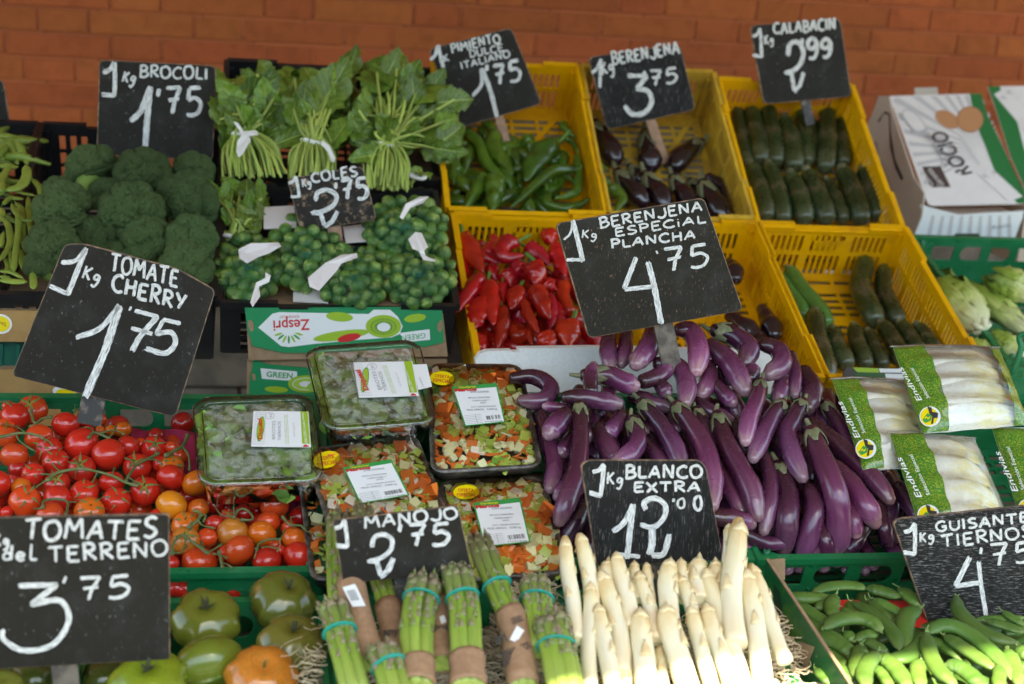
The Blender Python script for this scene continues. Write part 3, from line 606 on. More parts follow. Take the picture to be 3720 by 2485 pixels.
# blanco extra
b = Board('weathered chalk price board reading BLANCO EXTRA 12,00 above the white asparagus', C(Z3,(330,845),(370,818),(1010,818),(1045,860),(1142,1390),(420,1425)), 1.66, m_bdw, 10, 2, rnd_px=16, stake=(Z3(720,1300),Z3(770,1640),66), sm=m_stakeb)
b.text('J1', 370,1030, 468,1040, 205,27, Z3); b.text('Kg', 475,955, 568,960, 66,14, Z3); b.text('BLANCO', 582,918, 1022,918, 72,18, Z3); b.text('EXTRA', 628,1002, 1010,995, 56,17, Z3)
b.text('1', 500,1365, 645,1375, 330,36, Z3); b.line([(528,1352),(668,1368)], 28, Z3)
b.line([(700,1100),(690,1060),(750,1035),(810,1075),(800,1150),(740,1200),(668,1185)], 34, Z3); b.line([(735,1205),(735,1290),(720,1360)], 46, Z3); b.line([(735,1360),(800,1350),(835,1240)], 38, Z3)
b.text("'0", 850,1095, 925,1095, 58,15, Z3); b.text('0', 970,1100, 1022,1100, 80,17, Z3)
# manojo
b = Board('chalk price board reading MANOJO 2,75 among the green asparagus bunches', C(Z5,(325,185),(1255,75),(1362,570),(400,652)), 1.562, m_bd, 10, 0, rnd_px=14, stake=(Z5(820,500),Z5(870,900),50), sm=m_stakeb)
b.text('J1', 345,385, 470,370, 205,38, Z5); b.text('MANOJO', 560,248, 1255,165, 84,22, Z5); b.text('2', 560,605, 790,595, 320,44, Z5); b.text("'75", 805,385, 1195,370, 160,34, Z5)
# tomates del terreno
b = Board('big chalk price board reading TOMATES DEL TERRENO 3,75 before the tomatoes', C(Z1,(-125,735),(850,715),(853,1445),(-110,1500)), 1.50, m_bd, 8, 2, rnd_px=14, stake=(Z1(300,1300),Z1(335,1640),92), sm=m_stakeg)
b.text('Kg', -30,880, 45,878, 60,15, Z1); b.text('TOMATES', 120,845, 785,835, 96,19, Z1, .1); b.text('del', 10,945, 185,945, 76,15, Z1); b.text('TERRENO', 245,958, 845,925, 78,17, Z1)
b.line([(95,1075),(285,1070)], 30, Z1, False); b.line([(285,1070),(155,1170)], 32, Z1, False); b.line([(155,1170),(300,1150),(345,1250),(265,1370),(120,1400),(20,1345),(12,1295)], 32, Z1)
b.line([(332,1028),(318,1062)], 16, Z1); b.text('75', 395,1150, 655,1138, 112,20, Z1)
# guisantes
b = Board('scratched chalk price board reading GUISANTES TIERNOS 4,75 stuck in the pea pods', C(Z4,(640,880),(665,862),(1310,795),(1440,1275),(795,1327)), 1.62, m_bdg, 10, 0, rnd_px=14)
b.text('J1', 680,1015, 752,1015, 148,21, Z4); b.text('Kg', 752,960, 815,960, 40,10, Z4); b.text('GUISANTES', 822,918, 1270,872, 42,12, Z4); b.text('TIERNOS', 848,985, 1235,940, 50,12, Z4)
b.text('4', 885,1240, 1050,1236, 220,23, Z4); b.text("'75", 1010,1070, 1240,1040, 88,15, Z4)
b = Board('half hidden chalk price board at the left edge above the flat beans', C(ID,(-330,270),(12,290),(54,560),(-300,585)), 2.92, m_bd, stake=(ID(-140,500),ID(-130,800),34), sm=m_stakew)
# ---------------------------------------------------------------- long purple aubergines
m_aub = ramp_uv(M('aubergine_skin', (.1,.02,.08), .26, var=.25, scale=30, rvar=.05, bump=.10, bscale=60, coat=.35),
    [(0,(.034,.009,.014)), (.3,(.058,.012,.032)), (.6,(.102,.021,.066)), (.88,(.18,.06,.13)), (1,(.25,.14,.16))], .26, (3,13), objmul=True)
m_dark = ramp_uv(M('dark_aubergine_skin', (.012,.005,.008), .2, var=.2, scale=20, coat=.4), [(0,(.020,.006,.010)), (.5,(.010,.004,.007)), (1,(.016,.006,.010))], .2)
m_calyx = M('calyx_green', (.11,.13,.05), .65, var=.2, scale=120, col2=(.19,.17,.10), bump=.4)
AUB = ((0,.55),(.1,.68),(.35,.86),(.7,1),(.88,.90),(1,.56))
def calyx(P, r, root, mat, n5=5, ln=.85, prof=AUB):
    """ragged cap hugging the neck, with its stem"""
    P = [Vector(p) for p in P]; Lp = sum((a-b).length for a, b in zip(P, P[1:])); seg = 20; rings = 6; vs = []
    T = (crv(P,.03)-P[0]).normalized(); nn = Vector((0,0,1)) if abs(T.z) < .9 else Vector((0,1,0)); nn = (nn-T*nn.dot(T)).normalized(); bb = T.cross(nn); ph = rnd.random()*6
    for k in range(rings):
        s = k/(rings-1)
        for j in range(seg):
            a = 2*math.pi*j/seg; tip = .45+.75*abs(math.cos(n5*.5*a+ph))**1.5*(1+.25*math.sin(a*3+ph)); x = s*tip*r*ln*1.7; t = min(max(x/Lp, 0), 1)
            rr = r*(interp(prof, t)*1.07+.03)*(.32+.68*min(1, s*3.2)**.6) + (r*.10*s*s*(.5+.5*math.sin(a*7+ph)))
            c = crv(P, t) - T*(r*.10*(1-s)); vs.append(c+nn*(math.cos(a)*rr)+bb*(math.sin(a)*rr))
    fs = [(k*seg+j, k*seg+(j+1)%seg, (k+1)*seg+(j+1)%seg, (k+1)*seg+j) for k in range(rings-1) for j in range(seg)]
    c = add('calyx', vs, fs, mat, root); md = c.modifiers.new('t', 'SOLIDIFY'); md.thickness = .0012
    p0 = P[0]; side = Vector((rnd.uniform(-.5,.5), rnd.uniform(-.3,.3), rnd.uniform(0,.6)))
    tube('stem', [p0+T*r*.2, p0-T*r*.55, p0-T*r*1.05+side*r*.4], r*.24, mat, root, n=4, seg=8, prof=((0,1.2),(1,.8)))
def fruit(name, pts, dpx, bed, off, conv, mat, label, cat, group, prof=AUB, cal=None, cmat=None, color=(1,1,1), fat=1.12, n=18, seg=14, lobe=None, offs=None, wob=.09, cap1=.8, cap0=.6, part='body', flat=1.0, flatdir=None, tilt=0.0):
    W = []
    q = [conv(*p) for p in pts]; mid = bed.on(*q[len(q)//2], off); r = fat*rad(mid, dpx*((Vector(conv(100,0))-Vector(conv(0,0))).x/100)/2)
    for i, (u, v) in enumerate(q):
        o_ = off + (offs[i] if offs else 0) + r; q_ = bed.on(u, v, o_)
        if bed is HEAP and q_.y < 1.745+r: q_ = atY(u, v, 1.745+r)      # inside the crate, behind its front wall
        W.append(q_)
    root = empty(name, W[len(W)//2]-bed.n*r, label, cat, group)
    tube(part, W, r, mat, root, color, prof=prof, n=n, seg=seg, lobe=lobe, wob=wob, seed=rnd.random()*9, cap1=cap1, cap0=cap0, flat=flat, flatdir=flatdir)
    if cal == 1: calyx(W, r, root, cmat or m_calyx, prof=prof)
    return root, W, r
GA = 'long purple aubergines heaped in the second row'
L_ = .028
aubs = [ # points (stem end first), width, layer, calyx, label
 ([(490,90),(485,200),(497,290)],92,1,0,'short purple aubergine hanging just under the lower edge of the big 4,75 board'),
 ([(590,95),(580,200),(560,272)],82,1,0,'slim purple aubergine second from the edge under the big 4,75 board'),
 ([(745,80),(715,180),(640,275)],112,2.3,0,'pale fat aubergine touching the stake of the big 4,75 board'),
 ([(880,75),(960,85),(1000,200),(988,312)],112,2.4,0,'pale bent aubergine right beside the stake, tip pointing down'),
 ([(1085,78),(1190,105),(1285,180),(1262,270)],112,1.8,1,'dark bent aubergine lying over the top of the heap, stem end up'),
 ([(1050,160),(1130,220),(1210,310),(1268,425)],120,2.2,0,'glossy purple aubergine sloping down from the top of the heap'),
 ([(1360,155),(1450,190),(1472,270),(1395,335)],108,2,0,'strongly hooked aubergine on the shoulder of the heap'),
 ([(1285,360),(1300,320),(1312,292)],92,2.6,0,'pale aubergine tip poking straight out near the top of the heap'),
 ([(1520,220),(1550,330),(1545,448)],74,1.5,0,'slim aubergine hanging on the outer shoulder of the heap'),
 ([(1595,320),(1645,420),(1620,525)],118,.6,0,'broad dark aubergine bent round the outer edge of the heap'),
 ([(345,335),(480,335),(590,380),(640,398)],108,2.2,1,'greyish aubergine lying flat above the others on the white board side'),
 ([(680,372),(770,340),(835,285)],92,2,0,'aubergine with a speckled tip turned up beside the stake'),
 ([(388,430),(385,350),(402,278)],80,2.8,0,'small aubergine tip standing up before the white foam board'),
 ([(760,265),(880,285),(930,380),(925,495)],106,1.7,0,'arched aubergine in the upper middle of the heap'),
 ([(1055,280),(1055,370),(1015,445)],98,1.3,0,'short pale aubergine in the upper middle, tip down'),
 ([(780,385),(805,420),(822,442)],86,1.9,0,'round aubergine tip facing out in the upper middle'),
 ([(235,458),(330,462),(450,482),(545,498)],98,2.6,0,'aubergine lying level above the tall one, tip to the stake side'),
 ([(250,522),(170,515),(122,510)],56,2,0,'tiny aubergine tip beside the soup vegetable tray'),
 ([(250,560),(190,615),(145,672)],112,2.2,0,'plump aubergine pointing down next to the soup vegetable tray'),
 ([(-60,350),(60,345),(155,400),(120,475),(-10,480)],96,1,0,'ring shaped dark aubergine beside the upper soup vegetable tray'),
 ([(1100,390),(1165,460),(1198,495)],84,1.6,0,'round pale aubergine tip in the middle of the upper heap'),
 ([(1120,300),(1160,350),(1180,378)],56,.8,0,'small aubergine tip deep in the upper heap'),
 ([(1358,372),(1330,480),(1285,600),(1266,715)],96,3,1,'aubergine with a pale green cap hanging down over the heap'),
 ([(1480,345),(1468,420),(1450,480)],92,1.2,0,'aubergine seen between two others under the hooked one'),
 ([(1478,492),(1420,570),(1360,690),(1308,810)],98,2.6,1,'brownish aubergine slanting down to a pale tip'),
 ([(1595,488),(1548,570),(1505,660),(1535,790),(1592,920)],104,2.4,1,'elbow shaped aubergine near the endive bags'),
 ([(1640,650),(1700,800),(1780,1000),(1802,1200),(1790,1330)],136,2.6,1,'largest pale aubergine with a torn green cap running down to the crate rim'),
 ([(1640,600),(1760,700),(1900,830),(2020,950),(2090,1045)],102,1.5,0,'long aubergine sloping down under the endive bags'),
 ([(1715,490),(1790,600),(1840,700),(1890,800)],86,.8,1,'dark slim aubergine next to the leftmost endive bag'),
 ([(1740,830),(1850,930),(1950,1070),(2008,1180)],118,1.7,0,'fat pale aubergine beside the largest one, tip down'),
 ([(1830,1020),(1880,1150),(1900,1250)],88,1.1,0,'short aubergine between the two fat pale ones'),
 ([(322,500),(328,690),(305,900),(250,1050),(205,1170)],106,2.6,1,'very long aubergine hanging beside the soup vegetable tray'),
 ([(385,1010),(310,1150),(240,1270),(180,1390)],108,1.2,0,'dark aubergine running down behind the 12,00 board toward the asparagus'),
 ([(110,550),(150,720),(178,860),(152,985)],92,1,0,'aubergine tapering to a thin tip along the tray edge'),
 ([(280,680),(230,760),(214,782)],82,1.4,0,'small aubergine tip beside the very long aubergine'),
 ([(270,900),(230,980),(195,1030)],88,.9,0,'bluish aubergine tip low beside the very long aubergine'),
 ([(560,565),(510,640),(478,668)],90,1.6,0,'aubergine tip pointing out above the 12,00 board'),
 ([(622,585),(655,700),(610,780),(520,840)],106,2,1,'bent aubergine with small cap just above the 12,00 board'),
 ([(670,485),(770,600),(850,720),(905,850)],106,2.1,1,'long capped aubergine sloping down behind the 12,00 board'),
 ([(870,505),(960,620),(1040,760),(1078,920),(1075,1080)],116,2.3,1,'long curved aubergine passing the corner of the 12,00 board'),
 ([(985,535),(1040,640),(1090,740)],78,1.4,1,'dark narrow aubergine between two long capped ones'),
 ([(1108,560),(1150,700),(1225,850),(1295,980),(1335,1140)],118,2.2,1,'long aubergine with an upright cap in the middle of the heap'),
 ([(1360,760),(1405,900),(1405,1050),(1370,1225)],92,1.7,0,'slim curved aubergine ending in a grey green tip above the crate'),
 ([(1450,845),(1505,1000),(1505,1150),(1480,1350)],124,1.2,1,'very dark broad aubergine with cap in the lower heap'),
 ([(1635,980),(1662,1100),(1630,1240),(1590,1380)],118,1.4,0,'reddish purple aubergine leaning over the crate rim'),
 ([(1110,820),(1180,980),(1245,1110)],88,1.1,0,'aubergine half under the long capped one in the lower heap'),
 ([(1070,1140),(1200,1155),(1300,1182)],108,1.6,0,'aubergine lying level beside the 12,00 board'),
 ([(1250,1240),(1380,1290),(1520,1290)],80,1.2,0,'thin level aubergine just over the crate rim'),
 ([(1230,1300),(1270,1315),(1300,1328)],60,1,0,'small pale aubergine tip at the crate corner'),
 ([(640,600),(690,640),(708,655)],50,1.4,0,'very small aubergine tip between the capped ones'),
 ([(840,570),(868,625),(875,650)],56,1.1,0,'small aubergine behind the long curved one'),
 ([(700,720),(770,800),(830,870)],90,.9,0,'aubergine partly hidden behind the top of the 12,00 board'),
 ([(430,640),(480,740),(545,830)],116,.9,0,'wide aubergine above the 12,00 board near the very long one'),
 ([(410,520),(385,640),(370,700)],78,.8,0,'aubergine in shade beside the neck of the very long one'),
 ([(930,680),(980,780),(1000,850)],80,.5,0,'shaded aubergine under the long curved one'),
 ([(1700,900),(1690,1050),(1640,1180)],90,.4,0,'shaded aubergine behind the largest pale one'),
 ([(2030,1060),(2060,1200),(2085,1295)],76,.9,0,'dark aubergine with tip close to the crate rim by the pea board'),
 ([(2130,970),(2200,1060),(2260,1160)],96,.7,0,'dark aubergine half under the bottom endive bag'),
 ([(1960,1200),(1900,1290),(1840,1340)],76,.5,0,'thin dark aubergine behind the rim near the pea board'),
 ([(1990,520),(1960,600),(1990,700)],70,.2,0,'dark aubergine in shade beside the left endive bag'),
 ([(1200,600),(1230,700),(1260,760)],80,.6,0,'shaded aubergine between the long capped one and the brownish one'),
 ([(620,450),(700,480),(820,520)],90,.8,0,'dark aubergine in shade below the speckled tip'),
 ([(470,360),(490,430),(480,520)],80,.6,0,'dark aubergine under the greyish level one'),
 ([(1000,480),(1060,540),(1180,590)],90,.8,0,'dark aubergine in shade behind the upright cap'),
 ([(1100,330),(1170,480),(1220,560)],80,.3,0,'dark aubergine deep behind the round pale tip'),
 ([(1700,1180),(1720,1280),(1740,1380)],90,.2,0,'dark aubergine behind the lower end of the largest one'),
 ([(90,560),(120,640),(130,760)],90,.2,0,'dark aubergine beside the tray under the plump one'),
]
for (pts, dpx, lay, cal, lb) in aubs:
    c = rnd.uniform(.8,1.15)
    if 'dark' in lb or 'shade' in lb or 'brownish' in lb: c *= .62  # fruit labelled as shaded carry that shade in the skin tint
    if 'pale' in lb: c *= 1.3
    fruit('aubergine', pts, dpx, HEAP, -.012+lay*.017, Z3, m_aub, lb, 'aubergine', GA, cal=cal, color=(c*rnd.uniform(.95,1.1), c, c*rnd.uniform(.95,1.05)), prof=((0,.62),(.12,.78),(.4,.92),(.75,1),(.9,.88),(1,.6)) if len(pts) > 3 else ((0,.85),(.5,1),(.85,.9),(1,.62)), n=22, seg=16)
# filling underneath and the tips seen through the crate windows
k = 0
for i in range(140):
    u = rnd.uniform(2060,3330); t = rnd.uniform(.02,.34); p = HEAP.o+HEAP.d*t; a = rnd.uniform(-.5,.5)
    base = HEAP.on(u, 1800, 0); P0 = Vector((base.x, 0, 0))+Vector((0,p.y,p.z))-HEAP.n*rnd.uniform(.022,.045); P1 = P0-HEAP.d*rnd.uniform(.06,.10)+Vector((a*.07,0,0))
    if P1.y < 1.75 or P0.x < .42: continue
    o = tube('aubergine', [P0, (P0+P1)/2+HEAP.n*.008, P1], .021, m_aub, None, (.55,.5,.55), prof=AUB, n=10, seg=10)  # darker tint puts the shade inside the heap into the colour
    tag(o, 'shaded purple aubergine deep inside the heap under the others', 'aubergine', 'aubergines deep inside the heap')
tips = [(1440,1440,62),(1520,1455,70),(1590,1440,95),(1722,1440,80),(1795,1415,76),(1845,1455,50),(1900,1395,70),(1955,1460,58),(2005,1430,72),(2150,1398,74)]
for i, (x, y, d_) in enumerate(tips):
    p = atY(*Z3(x, y), 1.7445); r = rad(p, d_/1.5677/2*1.1); q = p+Vector((rnd.uniform(-.02,.02), .06, .012))
    e = empty('aubergine', q, f'aubergine tip in the crate windows, {ordn(i)} from the white asparagus side', 'aubergine', 'aubergine tips in the crate windows')
    tube('body', [q, p+Vector((0,r*.6,0))], r, m_aub, e, (1.1,1.05,1.2), prof=((0,1),(.8,1),(1,.9)), n=6, seg=14, cap1=.7)
    tube('blossom_scar', [p-Vector((0,r*.03,0)), p-Vector((0,r*.10,-.001))], r*.14, m_calyx, e, n=2, seg=8)
# ---------------------------------------------------------------- dark aubergines in the faded crate
GD = 'dark aubergines in the faded yellow crate'
for (pts, d_, off, cal, lb) in [
 ([(185,150),(260,290),(360,440),(420,560)],230,.0,1,'dark aubergine lying lengthwise along the crate wall under the 3,75 board'),
 ([(765,260),(790,430),(815,560),(825,640)],240,.0,1,'dark aubergine in the middle rear of its crate with a green cap at the top'),
 ([(1400,370),(1290,440),(1170,540),(1110,640)],220,.0,1,'dark aubergine lying crosswise with its cap towards the courgettes'),
 ([(450,700),(540,820),(660,950),(740,1050)],220,.02,1,'reddish dark aubergine in the front row near the small green peppers'),
 ([(590,640),(660,740),(740,830)],170,.0,1,'dark aubergine wedged behind the reddish one'),
 ([(770,730),(840,850),(930,960),(980,1080)],220,.02,1,'dark aubergine second in the front row with a curled green cap'),
 ([(1080,760),(1150,880),(1230,1000),(1290,1120)],210,.02,1,'dark aubergine third in the front row above the big board'),
 ([(1280,800),(1350,880),(1400,970)],170,-.005,1,'dark aubergine wedged behind the third front one'),
 ([(1420,830),(1480,960),(1580,1100),(1650,1220)],240,.02,1,'dark aubergine with a large star shaped green cap and blue shine'),
 ([(1480,760),(1620,860),(1700,960),(1740,1120)],200,.0,0,'dark aubergine between the star capped one and the crate wall')]:
    fruit('dark_aubergine', pts, d_*.92, BEDYU, -.115+off+.0, ZA, m_dark, lb, 'aubergine', GD, cal=cal, prof=((0,.5),(.3,.72),(.7,1),(.92,.9),(1,.7)), cap1=.8, n=16, fat=1.3)
for i, (pts, d_) in enumerate([([(330,560),(370,620),(385,700)],140),([(330,1000),(430,1080),(560,1180)],170),([(600,940),(660,1060),(700,1160)],170),([(500,1130),(560,1200),(600,1290)],150)]):
    fruit('dark_aubergine', pts, d_, BEDYL, -.06, ZY, m_dark, 'dark aubergine '+['near the handle side','in the middle','by the wall','at the front'][i]+' of the yellow crate behind the big 4,75 board', 'aubergine', 'dark aubergines behind the big board', prof=((0,.5),(.3,.72),(.7,1),(1,.7)), n=14)
# ---------------------------------------------------------------- courgettes
m_cou = ramp_uv(M('courgette_skin', (.03,.06,.015), .3, var=.18, scale=90, rvar=.08, coat=.15), [(0,(.04,.065,.018)), (.15,(.012,.027,.007)), (.38,(.016,.032,.008)), (.5,(.075,.062,.030)), (.58,(.020,.038,.010)), (.8,(.018,.034,.009)), (1,(.06,.07,.03))], .34, (2,9))
m_coug = M('pale_courgette_skin', (.05,.13,.02), .35, var=.1, scale=120, col2=(.08,.18,.035))
COU = ((0,.8),(.15,.88),(.5,.95),(.85,1),(1,.8))
GC1 = 'courgettes in the upper yellow crate'; GC2 = 'courgettes in the lower yellow crate'
def cou(pts, d_, bed, off, conv, lb, gr, mt=m_cou):
    root, W, r = fruit('courgette', pts, d_, bed, off, conv, mt, lb, 'courgette', gr, prof=COU, cap0=.4, cap1=.5, lobe=lambda a, t: 1+.035*math.cos(6*a), wob=.03, n=14, fat=1.25)
    T = (W[0]-W[1]).normalized(); tube('stalk', [W[0]+T*r*.2, W[0]+T*r*.9], r*.42, m_calyx, root, n=2, seg=6, cap0=0, cap1=.1)
k = 0
for (x0, y0, x1, y1, d_) in [(85,440,125,640,50),(140,440,175,630,66),(205,430,235,635,66),(275,480,308,655,70),(338,445,362,635,56),(380,480,380,620,40),(437,435,430,660,66),(500,480,500,640,58),(552,440,580,650,58)]:
    cou([(x0,y0),((x0+x1)/2+rnd.uniform(-8,8),(y0+y1)/2),(x1,y1)], d_, BEDYU, -.10, A4, f'dark green courgette, {ordn(k)} from the aubergine side in the rear row of the upper crate', GC1); k += 1
k = 0
for (x0, y0, x1, y1, d_) in [(140,660,200,850,66),(210,660,265,860,66),(300,700,350,860,72),(365,690,435,860,76),(440,720,500,860,56),(505,680,570,860,74),(585,680,640,850,70),(120,700,160,780,40)]:
    cou([(x0,y0),((x0+x1)/2+rnd.uniform(-8,8),(y0+y1)/2-6),(x1,y1)], d_, BEDYU, -.085, A4, f'dark green courgette, {ordn(k)} from the aubergine side in the front row of the upper crate', GC1); k += 1
for (pts, d_, off, lb, mt) in [
 ([(740,690),(830,830),(900,930),(925,1010)],120,-.105,'slim pale green courgette with stalk end towards the crate handle',m_coug),
 ([(830,640),(930,790),(1040,920),(1130,1060)],120,-.10,'long pale green courgette slanting across the half empty crate',m_coug),
 ([(770,860),(830,1000),(900,1200),(960,1400)],130,-.10,'dark courgette lying along the left crate wall',m_cou),
 ([(1030,1010),(1040,1180),(1090,1350),(1120,1500)],170,-.075,'thick courgette with a blue shine standing before the pale ones',m_cou),
 ([(1180,1140),(1200,1250),(1290,1400)],140,-.09,'brown green courgette beside the thick shiny one',m_cou),
 ([(1350,1110),(1380,1230),(1450,1400)],120,-.09,'courgette in the middle of the front row of the half empty crate',m_cou),
 ([(1470,1150),(1520,1270),(1590,1400)],110,-.09,'courgette to the right of the middle one in the half empty crate',m_cou),
 ([(1590,1090),(1680,1230),(1740,1380)],130,-.085,'courgette fourth in the front row of the half empty crate',m_cou),
 ([(1740,1080),(1820,1200),(1880,1300)],120,-.085,'courgette fifth in the front row of the half empty crate',m_cou),
 ([(1880,1100),(1950,1200),(2010,1290)],120,-.085,'courgette nearest the chicory in the half empty crate',m_cou),
 ([(1440,570),(1400,760),(1470,930),(1520,1040)],155,-.10,'big bent courgette in the rear of the half empty crate',m_cou),
 ([(1590,640),(1590,790),(1660,950),(1710,1040)],130,-.10,'courgette lying next to the big bent one',m_cou)]: cou(pts, d_, BEDYL, off, ZY, lb, GC2, mt)
# ---------------------------------------------------------------- green peppers
m_gpe = M('green_pepper_skin', (.075,.15,.012), .28, var=.28, scale=22, col2=(.035,.085,.008), coat=.25, lo=.4, hi=.7, bump=.25, bscale=45)
m_rpe = M('red_pepper_skin', (.46,.008,.006), .27, var=.18, scale=22, col2=(.30,.004,.005), coat=.25, bump=.25, bscale=45)
m_pst = M('pepper_stalk', (.10,.20,.03), .5, scale=60, var=.1)
def pep(pts, d_, bed, off, conv, mt, lb, gr, st=1, prof=None, cat='pepper', nm='green_pepper'):
    ph = rnd.random()*6; k = rnd.choice((2,3)); am = rnd.uniform(.04,.10)
    root, W, r = fruit(nm, pts, d_, bed, off, conv, mt, lb, cat, gr, prof=prof or ((0,.72),(.12,.95),(.35,1),(.7,.78),(.92,.45),(1,.26)), cap0=.25, cap1=1.1, lobe=lambda a, t: 1+am*math.cos(k*a+ph+t*3), wob=.27, n=22, seg=18, fat=1.25)
    if st:
        T = (W[0]-crv(W,.08)).normalized(); s = Vector((rnd.uniform(-1,1), 0, rnd.uniform(0,1)))*r*.6
        tube('stalk', [W[0]+T*r*.15, W[0]+T*r*.8, W[0]+T*r*1.6+s], r*.17, m_pst, root, n=5, seg=7, prof=((0,1.9),(.25,1),(1,1.2)))
    return root
GP = 'green peppers in the upper yellow crate'
gp = [([(580,140),(690,260),(800,370),(870,490)],95,.02,'thin pointed green pepper standing highest against the chalk board'),
 ([(740,370),(760,560),(880,720),(990,890)],170,.015,'long green pepper below the stake of the pimiento board'),
 ([(430,380),(560,500),(640,720),(770,860),(940,1000)],130,.015,'twisting green pepper running from the rear down the middle'),
 ([(230,340),(190,500),(190,620)],150,.0,'green pepper standing against the crate wall by the greens'),
 ([(280,490),(400,510),(500,530)],60,.01,'thin green pepper lying level behind the wall side ones'),
 ([(420,580),(460,650),(520,730)],80,.0,'little green pepper behind the twisting one'),
 ([(230,700),(230,850),(240,1010)],165,.0,'dull dark green pepper standing near the rear crate wall'),
 ([(640,920),(540,1080),(400,1330)],160,.02,'smooth green pepper slanting down to the front rim'),
 ([(770,950),(760,1120),(740,1370)],210,.025,'broad bright green pepper at the front rim'),
 ([(640,1220),(580,1300),(520,1360)],100,-.01,'small green pepper between the slanting and the broad one'),
 ([(1540,520),(1400,620),(1280,760),(1180,960)],250,.02,'big dented green pepper in the middle of the crate'),
 ([(1180,420),(1220,520),(1230,620)],150,.0,'green pepper behind the big dented one'),
 ([(960,430),(1060,480),(1090,560),(1010,640)],90,.0,'curled green pepper behind the middle'),
 ([(1050,700),(1090,730),(1110,760)],110,.0,'round green pepper end near the big dented one'),
 ([(1640,230),(1700,330),(1830,440)],90,.0,'green pepper with a hooked end high in the far corner'),
 ([(1580,450),(1720,450),(1800,520),(1820,600)],75,.01,'hook shaped green pepper along the crate wall'),
 ([(1700,660),(1580,700),(1460,760)],150,.0,'green pepper lying level under the hooks'),
 ([(1810,830),(1560,850),(1380,960),(1200,1130),(990,1320)],120,.035,'very long green pepper curving diagonally to the front rim'),
 ([(980,1130),(1030,1160),(1060,1200)],100,.01,'small light green pepper tip near the front rim'),
 ([(1840,660),(1850,900),(1830,1120),(1700,1180),(1560,1210)],100,.025,'spiral green pepper curling back on itself'),
 ([(1540,1040),(1580,930),(1720,930),(1790,1010)],90,.01,'inner curl of green pepper inside the spiral one'),
 ([(1440,1150),(1450,1280),(1650,1350),(1850,1300),(1990,1220)],130,.02,'green pepper bent along the front rim'),
 ([(1180,1260),(1230,1330),(1290,1420)],130,.01,'green pepper tip beside the diagonal one at the rim'),
 ([(1100,900),(1090,1010),(1130,1090)],80,.0,'dark curved green pepper in the centre gap'),
 ([(300,1120),(260,1140),(220,1150)],90,-.01,'small dark green pepper in the near corner'),
 ([(300,1220),(320,1300),(280,1350)],110,-.02,'dark green pepper low in the near corner'),
 ([(900,900),(950,990),(980,1080)],90,-.01,'green pepper below the long one near the centre'),
 ([(1360,1060),(1330,1200),(1340,1300)],110,-.02,'green pepper in shade between the diagonal one and the spiral'),
 ([(600,300),(640,380),(660,450)],110,-.01,'green pepper behind the thin pointed one'),
 ([(450,330),(420,390),(400,430)],100,-.01,'green pepper under the corner of the pimiento board')]
for (pts, d_, off, lb) in gp: pep(pts, d_, BEDYU, -.095+off, ZG, m_gpe, lb, GP, st=len(pts) > 3)
for (pts, d_, lb) in [([(345,900),(430,920),(500,1010),(430,1150)],110,'curved green pepper that strayed into the dark aubergine crate'),([(270,620),(250,720),(240,820)],80,'narrow dull green pepper beside the reddish aubergine'),([(290,830),(330,820),(370,830)],80,'round green pepper end next to the strayed curved one')]:
    pep(pts, d_, BEDYU, -.07, ZA, m_gpe, lb, 'green peppers in the aubergine crate', st=0)
# filling so that no crate floor shows where the photograph shows a full crate
def fill(n, bed, x0, x1, t0, t1, off, mk):
    for i in range(n):
        x = rnd.uniform(x0, x1); t = rnd.uniform(t0, t1); p = bed.o+bed.d*t+Vector((x,0,0))+bed.n*(off+rnd.uniform(-.008,.008)); mk(i, p)
def filler(nm, mt, r, L, label, cat, group, bed, prof=((0,.8),(.4,1),(1,.4)), seg=10):
    def mk(i, p):
        a = rnd.uniform(0, 6.28); e = (Vector((1,0,0))*math.cos(a)+bed.d*math.sin(a))*L*.5
        o = tube(nm, [p-e, p+bed.n*L*.1, p+e], r*rnd.uniform(.8,1.15), mt, None, (1,1,1), n=8, seg=seg, prof=prof, wob=.12, seed=i); tag(o, label, cat, group)
    return mk
fill(30, BEDYU, yu[0][0]+.04, yu[0][1]-.04, .04, .25, -.088, filler('green_pepper', m_gpe, .014, .07, 'green pepper in shade beneath the upper layer of green peppers', 'pepper', 'green peppers of the lower layer', BEDYU))
